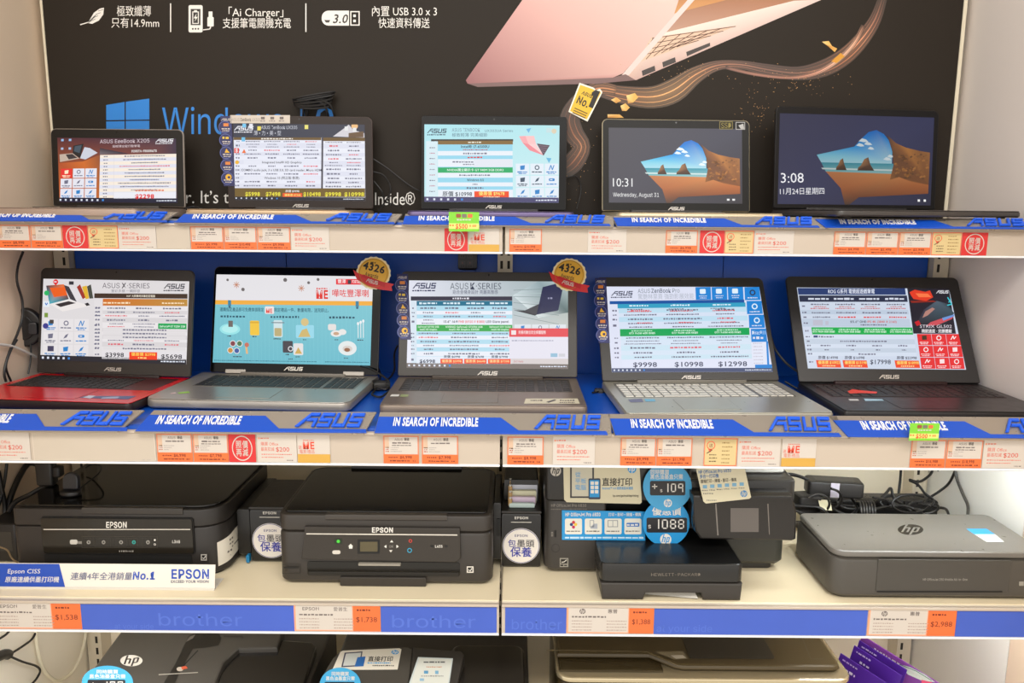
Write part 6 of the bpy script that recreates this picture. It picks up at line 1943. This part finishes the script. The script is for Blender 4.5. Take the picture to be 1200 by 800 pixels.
b.build('glass_panel', t)
b = MB(); g = Print(b, Mt, f, .0003)
g.poly([(768, 764), (800, 763), (806, 772), (790, 773)], P(170, 160, 136, .2, .5), 2); g.poly([(786, 768), (800, 767.5), (804, 771), (792, 772)], P(226, 220, 206, .2, .3), 3)
g.line([(640, 762), (757, 763.5), (772, 770), (795, 780)], .8, LIPM, 2)
g.line([(965, 772), (950, 772), (938, 742)], 1.4, P(80, 70, 54, .3), 2)
b.build('cover_trim', t)

# purple brochures leaning by the champagne printer
PU = P(74, 34, 140, .35, 0, .05, 20)
PU2 = P(128, 66, 150, .35, 0, .05, 20)
for i, (tl, bl, D0, D1, w, lab) in enumerate((((985, 765), (1012, 800), 1.480, 1.440, .10, 'leftmost purple brochure leaning beside the champagne printer'), ((1001, 756), (1032, 800), 1.492, 1.448, .10, 'second purple brochure from the left beside the champagne printer'), ((1007, 750), (1042, 800), 1.504, 1.456, .10, 'purple brochure just left of the widest one beside the champagne printer'), ((1010, 744), (1050, 800), 1.516, 1.464, .19, 'rightmost and widest purple brochure with a white leaf shape'))):
    A = atY(*tl, D0); Bm = atY(*bl, D1); R = atY(1100, 800, 1.400)
    TLw = atY(1010, 744, 1.516)
    ex = (R - TLw).normalized()
    M = frame(A, ex, A - Bm)
    m3 = M.to_3x3()
    v = m3.col[1]
    cx = m3.col[0]
    hgt = (A.z + min(0, cx.z) * w - Z4) / v.z - .002
    b = MB()
    b.slab([(0, -hgt), (w, -hgt), (w, 0), (0, 0)], -.002, 0, PU2 if i == 3 else PU, M, .0004)
    g = Print(b, M, lambda u, v_: (u, -v_), .0002)
    if i == 3:
        g.greek(.03, .010, .13, .015, WHT, 1, 4, 'l'); f = measured(M); g = Print(b, M, f, .0002)
        g.poly([(1054, 778), (1066, 781), (1084, 790), (1096, 799), (1080, 797), (1064, 790)], P(206, 216, 206, .4), 1); g.line([(1054, 778), (1074, 786), (1092, 797)], .9, P(90, 130, 110, .4), 2); g.poly([(1080, 796), (1092, 799), (1096, 806), (1080, 806)], P(226, 80, 120, .4), 3)
    else:
        g.greek(.008, .008, .04, .012, P(200, 180, 220, .4), 1, i, 'l'); g.greek(.02, .024, .04, .030, P(214, 200, 226, .4), 1, i + 3, 'l')
    b.build('brochure', None, lab, 'brochure', 'purple brochures')

# ---------------------------------------------------------------- cables, plugs and adapters
BK = P(24, 22, 22, .42)
BK2 = P(36, 34, 33, .40)


def cable(label, pts, r=.0028, m=BK, grp=None, name='cable', smooth=5):
    """pts: (photo x, photo y, depth)"""
    b = MB()
    b.tube([atY(x, y, d) for x, y, d in on_wall(pts)] if pts[0][0] < 110 else [atY(x, y, d) for x, y, d in on_wall(pts, XR - .008)] if pts[0][0] > 1090 else [atY(x, y, d) for x, y, d in pts], r, m, 8, smooth)
    return b.build(name, None, label, 'cable', grp)


def on_wall(pts, X=XL + .012):
    """the same points, lying against the left side wall"""
    out = []
    for x, y, d in pts:
        r_ = ray(x, y)
        t_ = (X - EYE.x) / r_.x
        out.append((x, y, min(d, EYE.y + r_.y * t_)))
    return out


def brick(name, label, cx, cy, D, w, d, h, rz, cat='adapter', ribs=0):
    """standing on whatever lies below: (cx, cy) is the middle of its base in the photo"""
    p = atY(cx, cy, D)
    t = thing(name, label, cat, p, rz)
    M = Matrix.Translation(p) @ Matrix.Rotation(rz, 4, 'Z')
    b = MB(); b.slab(rr(-w / 2, -d / 2, w / 2, d / 2, min(w, d) * .16, 4), 0, h, BK2, M, min(w, d, h) * .12)
    b.build('housing', t)
    b = MB(); b.slab(rr(-w * .36, -d * .3, w * .36, d * .3, .003, 3), h, h + .0006, P(60, 58, 56, .4), M); b.build('rating_label', t)
    return t


# top shelf
b = MB()
rnd = random.Random(9)
p0 = atY(367, 128, 1.782)
for k in range(5):
    pts = []
    for j in range(13):
        a = 2 * math.pi * j / 12
        pts.append((p0.x + (.040 + .002 * k) * math.cos(a) * .95 + .001 * k, 1.778 + .010 * math.sin(a), p0.z + .008 + .005 * k + .008 * math.sin(a + k * .4)))
    b.tube(pts, .0026, BK, 6, 3)
for x0, y0, x1, y1 in ((352, 120, 355, 136), (372, 118, 386, 136), (378, 118, 394, 136), (358, 119, 360, 136)):
    b.tube([atY(x0, y0, 1.77), atY((x0 + x1) / 2 + 2, (y0 + y1) / 2 - 3, 1.772), atY(x1, y1 + 8, 1.79)], .0026, BK, 6, 4)
b.build('cable_coil', None, 'coiled black cable behind the top edge of the thin brown laptop', 'cable')
for i, pts in enumerate(([(437, 186, 1.775), (455, 198, 1.78), (478, 216, 1.785), (492, 224, 1.78)], [(437, 201, 1.775), (450, 206, 1.78), (458, 222, 1.78), (450, 238, 1.75), (444, 246, 1.70)], [(438, 212, 1.775), (448, 225, 1.77), (452, 236, 1.75), (470, 243, 1.72)])):
    cable(('black cable rising right from the thin brown laptop towards the turquoise-screen laptop', 'black cable looping down right of the thin brown laptop', 'black cable lying on the top shelf right of the thin brown laptop')[i], pts, .0018, BK, 'cables between the top shelf laptops')
cable('thin black cable on the board right of the turquoise-screen laptop', [(664, 208, 1.79), (676, 207, 1.792), (681, 222, 1.792), (676, 244, 1.78)], .0011, BK)
cable('black cable beside the small laptop on the top shelf', [(216, 244, 1.70), (228, 242, 1.72), (238, 245, 1.70)], .002, BK)

# second shelf, left wall
t = thing('cable_reel', 'round black cord reel hanging at the left wall behind the red laptop', 'cable reel', atY(28, 400, 1.70))
p = atY(27, 384, 1.66)
b = MB()
M = frame(p, (1, 0.25, 0), (0, 0, 1))
b.slab([(.036 * math.cos(6.2832 * k / 28), .042 * math.sin(6.2832 * k / 28)) for k in range(28)], -.022, 0, BK2, M, .004)
b.slab([(.022 * math.cos(6.2832 * k / 20), .026 * math.sin(6.2832 * k / 20)) for k in range(20)], 0, .003, P(18, 17, 17, .3), M, .001)
b.build('housing', t)
b = MB(); b.slab(rr(.012, -.014, .03, .012, .004, 3), 0, .012, P(30, 29, 32, .3), M, .002); b.build('plug_socket', t)
cable('black cord hanging from the top shelf at the left wall', [(27, 295, 1.72), (21, 312, 1.72), (20, 330, 1.72), (26, 352, 1.70), (26, 372, 1.688), (20, 392, 1.68), (10, 415, 1.67), (5, 436, 1.66), (7, 447, 1.65)], .0026, BK, 'cords at the left wall')
cable('black cord below the round reel at the left wall', [(20, 398, 1.69), (12, 412, 1.68), (7, 430, 1.67), (13, 447, 1.655)], .0022, BK, 'cords at the left wall')
cable('thin black cord falling behind the red laptop', [(36, 400, 1.69), (36, 420, 1.70), (33, 438, 1.69)], .0018, BK, 'cords at the left wall')
cable('white cable running behind the red laptop from the left wall', [(-6, 403, 1.66), (12, 405, 1.68), (28, 411, 1.69), (42, 418, 1.70)], .003, P(216, 212, 204, .4))

# between the silver promotion laptop and the brown laptop
for i, pts in enumerate(([(440, 425, 1.70), (446, 440, 1.66), (440, 456, 1.58), (436, 462, 1.53), (446, 465, 1.52), (456, 458, 1.55)], [(420, 428, 1.655), (434, 432, 1.62), (448, 440, 1.60), (456, 448, 1.58), (452, 456, 1.56), (440, 452, 1.57)], [(426, 455, 1.58), (438, 446, 1.60), (452, 446, 1.62), (462, 434, 1.68), (462, 415, 1.72), (466, 405, 1.74)])):
    cable(('black cable looping on the blue shelf between the silver promotion laptop and the brown laptop', 'thin black security cable at the hinge of the silver promotion laptop', 'black cable rising behind the left edge of the brown laptop')[i], pts, .0022, BK, 'cables between silver and brown laptops')
brick('power_plug', 'black plug lying between the silver promotion laptop and the brown laptop', 447, 456, 1.60, .035, .022, .016, .3, 'plug')
brick('power_plug', 'black plug at the left hinge of the pale silver laptop', 702, 461, 1.60, .020, .016, .010, -.2, 'plug')
cable('short black charging cable left of the pale silver laptop', [(694, 460, 1.58), (700, 459, 1.59), (706, 457, 1.61)], .0018, BK)
cable('black cable at the right back of the pale silver laptop', [(904, 396, 1.76), (909, 410, 1.74), (922, 426, 1.72), (936, 436, 1.71)], .0026, P(70, 66, 62, .4))
cable('black charging cable at the left hinge of the black gaming laptop', [(920, 447, 1.65), (936, 456, 1.63), (950, 460, 1.62), (962, 466, 1.57), (972, 470, 1.55)], .0022, BK)
# security stop under the gaming laptop corner
b = MB()
p = atY(1006, 486.5, 1.362)
b.slab(rr(p.x - .006, 1.356, p.x + .006, 1.372, .002, 3), Z2 - .021 + .0005, Z2 - .0275 + .012, P(214, 46, 34, .4), flat(0), .001)
b.build('red_stopper', None, 'small red stopper under the left front corner of the black gaming laptop', 'stopper')

# power strip hanging on the middle of the blue boards
p0, p1 = atY(537, 296, 1.79), atY(559, 316, 1.79)
t = thing('power_strip', 'black power strip mounted on the blue board above the brown laptop', 'power strip', ((p0.x + p1.x) / 2, 1.80, p1.z))
b = MB(); b.box(p0.x, p1.x, 1.782, 1.8075, p1.z, p0.z + .05, P(34, 32, 36, .4), .004); b.build('housing', t)
for k in range(3):
    for j in range(2):
        x = p0.x + .010 + .017 * j; z = p1.z + .012 + .022 * k
        b = MB(); M = wall(1.782, x, z)
        b.slab(rr(-.006, -.008, .006, .008, .002, 3), 0, .0006, P(52, 48, 54, .4), M)
        for dx, dz in ((-.0025, -.003), (.0025, -.003), (0, .004)): b.slab([(dx - .001, dz - .002), (dx + .001, dz - .002), (dx + .001, dz + .002), (dx - .001, dz + .002)], .0006, .0008, P(110, 60, 60, .5) if dx == 0 else DARK, M)
        b.build('socket', t)

# printer shelf, left: plugs and cords
t = thing('charging_stand', 'small dark rounded stand on top of the left black printer', 'stand', atZ(83, 580, .8945))
p = atZ(83, 580, .8945)
b = MB(); b.slab([(p.x + .020 * math.cos(6.2832 * k / 24), p.y + .016 * math.sin(6.2832 * k / 24)) for k in range(24)], .8945, .905, P(30, 29, 30, .3), flat(0), .003); b.build('foot', t)
b = MB(); M = frame((p.x, p.y + .004, .905), (1, 0, 0), (0, .15, 1)); b.slab(rr(-.0155, 0, .0155, .034, (.004, .004, .015, .015), 6), -.006, .006, P(44, 44, 48, .35), M, .003); b.build('upright', t)
cable('thin black wire arching on the left black printer lid', [(94, 572, 1.47), (104, 564, 1.49), (116, 554, 1.52), (118, 546, 1.56), (108, 544, 1.60), (100, 548, 1.60)], .0016, BK, 'cords on the left printer')
t = thing('power_adapter', 'black plug adapter behind the stand on the left black printer', 'adapter', atZ(58, 566, .8945))
p = atZ(56, 568, .8945)
M = Matrix.Translation(p)
b = MB(); b.slab(rr(-.017, -.012, .017, .012, .005, 4), 0, .052, BK2, M, .004); b.build('housing', t)
b = MB(); b.slab(rr(.015, -.010, .032, .010, .005, 4), .018, .040, BK, M, .003); b.build('plug', t)
for i, pts in enumerate(([(48, 545, 1.62), (34, 543, 1.63), (24, 556, 1.62), (14, 578, 1.60), (8, 598, 1.56), (5, 610, 1.53)], [(-2, 552, 1.60), (2, 572, 1.60), (6, 594, 1.57), (4, 612, 1.53)], [(60, 565, 1.52), (48, 572, 1.52), (34, 580, 1.51), (18, 588, 1.51), (10, 600, 1.50)], [(8, 543, 1.66), (6, 560, 1.64), (2, 580, 1.62), (-4, 600, 1.60)])):
    cable(('thick black cord arching over the back of the left black printer', 'black cord running down the left wall beside the left black printer', 'black cord crossing the lid of the left black printer', 'black cord at the far left wall behind the left black printer')[i], pts, (.006, .0045, .005, .003)[i], BK, 'cords by the left printer')
p = atZ(2, 652, ZS)
t = thing('power_adapter', 'black box adapter standing at the left end of the printer shelf', 'adapter', (-.985, 1.50, ZS))
b = MB(); b.slab(rr(-1.02, 1.46, -.955, 1.56, .006), ZS, .835, BK2, flat(0), .005); b.build('housing', t)
b = MB(); g = Print(b, wall(1.46), lambda x, y: (x, y), .0003); g.rect(-1.0, .78, -.965, .82, P(60, 58, 54, .4), 1); b.build('rating_label', t)
cable('thin beige cord on the printer shelf left of the left black printer', [(-4, 640, 1.42), (8, 644, 1.42), (14, 654, 1.42), (22, 660, 1.40)], .0016, P(120, 100, 70, .5))

# printer shelf, right: cable tangle behind the grey portable printer
b = MB()
p = atY(985, 592, 1.72)
t = thing('power_strip', 'long black power strip lying behind the grey portable printer', 'power strip', (.86, 1.72, ZS))
b = MB(); b.box(.70, .985, 1.695, 1.745, ZS, ZS + .055, P(26, 25, 26, .35), .005); b.build('housing', t)
for k in range(5):
    b = MB(); M = flat(ZS + .055, .735 + .05 * k, 1.72); b.slab(rr(-.016, -.014, .016, .014, .003, 3), 0, .0008, P(44, 42, 42, .4), M)
    for dx, dz in ((-.006, -.003), (.006, -.003), (0, .005)): b.slab([(dx - .0015, dz - .003), (dx + .0015, dz - .003), (dx + .0015, dz + .003), (dx - .0015, dz + .003)], .0008, .001, DARK, M)
    b.build('socket', t)
t = brick('power_adapter', 'large black adapter brick lying on the cable tangle behind the portable printer', 976, 579, 1.63, .115, .05, .034, -.15)
t2 = brick('power_adapter', 'small black adapter beside the office printer, below the large adapter brick', 944, 600, 1.62, .05, .045, .042, .1)
M = Matrix.Translation(t.location) @ Matrix.Rotation(-.15, 4, 'Z')
b = MB()
b.slab(rr(-.05, .0255, .05, .0262, .0002, 1), .004, .03, P(60, 58, 60, .4), M)
b.slab([(-.012, -.0262), (.002, -.0262), (.006, -.0250), (-.008, -.0250)], .002, .034, P(196, 190, 204, .4), M)
b.build('white_strap', t)
CB = [
    ('black cable from the office printer top to the large adapter brick', [(900, 560, 1.60), (912, 556, 1.61), (926, 555.5, 1.62), (940, 559, 1.63), (950, 564, 1.63)], .0036),
    ('black cable hanging down the back wall above the tangle', [(1056, 548, 1.77), (1055, 562, 1.77), (1053, 580, 1.76), (1054, 592, 1.75)], .003),
    ('grey cable hanging at the right side wall behind the portable printer', [(1119, 546, 1.72), (1121, 560, 1.70), (1128, 578, 1.67), (1134, 592, 1.64), (1134, 604, 1.60)], .0032),
    ('black cable crossing from the right wall down to the tangle', [(1120, 550, 1.72), (1112, 566, 1.71), (1100, 576, 1.70), (1088, 584, 1.69), (1082, 592, 1.67)], .0028),
    ('black cable with a plug tip pointing left above the tangle', [(1100, 551, 1.74), (1094, 548, 1.74), (1090, 556, 1.72), (1078, 564, 1.70), (1066, 562, 1.69)], .003),
    ('black cable sloping from the plug tip to the right', [(1066, 563, 1.69), (1076, 568, 1.69), (1084, 578, 1.68), (1094, 586, 1.67), (1090, 592, 1.65), (1076, 590, 1.65)], .0028),
    ('black cable rising to a peak in the tangle', [(1010, 594, 1.62), (1026, 588, 1.63), (1038, 578, 1.64), (1044, 572, 1.65), (1048, 584, 1.64), (1060, 592, 1.63), (1078, 600, 1.60)], .003),
    ('black cable lying in front of the power strip', [(1016, 600, 1.60), (1034, 594, 1.62), (1056, 592, 1.62), (1074, 597, 1.61), (1084, 604, 1.57)], .003),
    ('black cable at the right end of the tangle', [(1076, 590, 1.66), (1088, 590, 1.66), (1096, 594, 1.65), (1108, 596, 1.63), (1112, 604, 1.60)], .003),
    ('black cable beside the office printer at the left of the tangle', [(926, 592, 1.58), (944, 593, 1.59), (958, 594, 1.59), (968, 600, 1.58), (970, 606, 1.56)], .0034),
    ('black cable on the shelf left of the portable printer', [(928, 597, 1.56), (938, 600, 1.56), (946, 604, 1.55), (950, 610, 1.54)], .003),
    ('black cable loop left of the coil in the tangle', [(966, 588, 1.62), (974, 580, 1.64), (990, 578, 1.65), (1000, 586, 1.63), (1004, 596, 1.61), (996, 604, 1.58), (984, 600, 1.59), (972, 592, 1.61)], .0032),
    ('black cable running behind the loops in the tangle', [(958, 586, 1.64), (972, 590, 1.66), (990, 592, 1.66), (1010, 592, 1.66), (1030, 586, 1.67), (1062, 594, 1.66), (1084, 598, 1.64)], .003),
]
for lab, pts, r in CB:
    cable(lab, pts, r, BK if 'grey' not in lab else P(70, 68, 66, .4), 'cables behind the portable printer')
rq = random.Random(21)
for k in range(7):
    x0, y0 = (958, 972, 1000, 1022, 1046, 1068, 1082)[k], (590, 584, 588, 590, 588, 590, 594)[k]
    pts = []
    n_ = 9
    rx, ry, a0 = rq.uniform(12, 24), rq.uniform(7, 13), rq.uniform(0, 6)
    for j in range(n_):
        a = a0 + 5.2 * j / (n_ - 1)
        pts.append((x0 + rx * math.cos(a), min(606, y0 + ry * math.sin(a)), 1.575 + .012 * k % .05 + .004 * j))
    cable('thin black cable looping in the tangled heap behind the grey portable printer', pts, rq.uniform(.0022, .0032), BK if k % 2 else BK2, 'cable loops in the heap')
b = MB()
for k in range(6):
    p = atY(1006 + 3.2 * k, 600, 1.60)
    b.tube([(p.x + .004 * math.cos(a) , 1.60 + .022 * math.cos(a), p.z - .002 + .024 * math.sin(a)) for a in [2 * math.pi * j / 14 for j in range(15)]], .0032, BK2, 6, 2)
b.build('cable_coil', None, 'coiled black cable in the tangle behind the portable printer', 'cable')
b = MB()
M = Matrix.Translation(atY(966, 590, 1.60)) @ Matrix.Rotation(.5, 4, 'Z') @ Matrix.Rotation(.9, 4, 'X')
b.slab([(-.018, -.010), (.012, -.018), (.020, .004), (-.012, .012)], 0, .0008, P(216, 208, 176, .5), M)
b.build('paper_slip', None, 'cream paper slip caught in the cable tangle behind the portable printer', 'paper')
b = MB()
b.box(.655, .985, 1.56, 1.68, ZS, ZS + .012, P(70, 60, 52, .5), .003)
b.build('flat_box', None, 'flat dark box under the cable tangle behind the portable printer', 'box')

# lowest shelf, left wall: loops of cable
cable('cream cable hanging in a long loop at the left of the lowest shelf', [(42, 738, 1.75), (44, 760, 1.74), (50, 782, 1.72), (60, 794, 1.70), (70, 797, 1.70), (84, 788, 1.71), (95, 768, 1.74), (100, 746, 1.77), (100, 736, 1.78)], .004, P(222, 214, 190, .4))
cable('black cord curving from the rail to the plug at the lower left', [(43, 738, 1.66), (38, 748, 1.65), (28, 756, 1.64), (12, 766, 1.63), (4, 770, 1.63)], .0024, BK, 'cords at the lower left')
cable('black cord looping below the plug at the lower left', [(10, 768, 1.63), (26, 775, 1.63), (42, 780, 1.63), (47, 786, 1.62), (42, 796, 1.61), (34, 804, 1.60)], .0024, BK, 'cords at the lower left')
cable('black cord at the left edge of the lowest shelf', [(12, 738, 1.66), (6, 744, 1.66), (-4, 750, 1.66)], .0024, BK, 'cords at the lower left')
b = MB()
b.tube([atY(x, y, d) for x, y, d in on_wall([(-10, 772, 1.63), (-2, 769, 1.63), (6, 766, 1.63), (10, 767, 1.63)])], .010, BK2, 12, 3)
b.build('cord_plug', None, 'black plug end at the lower left corner', 'plug')
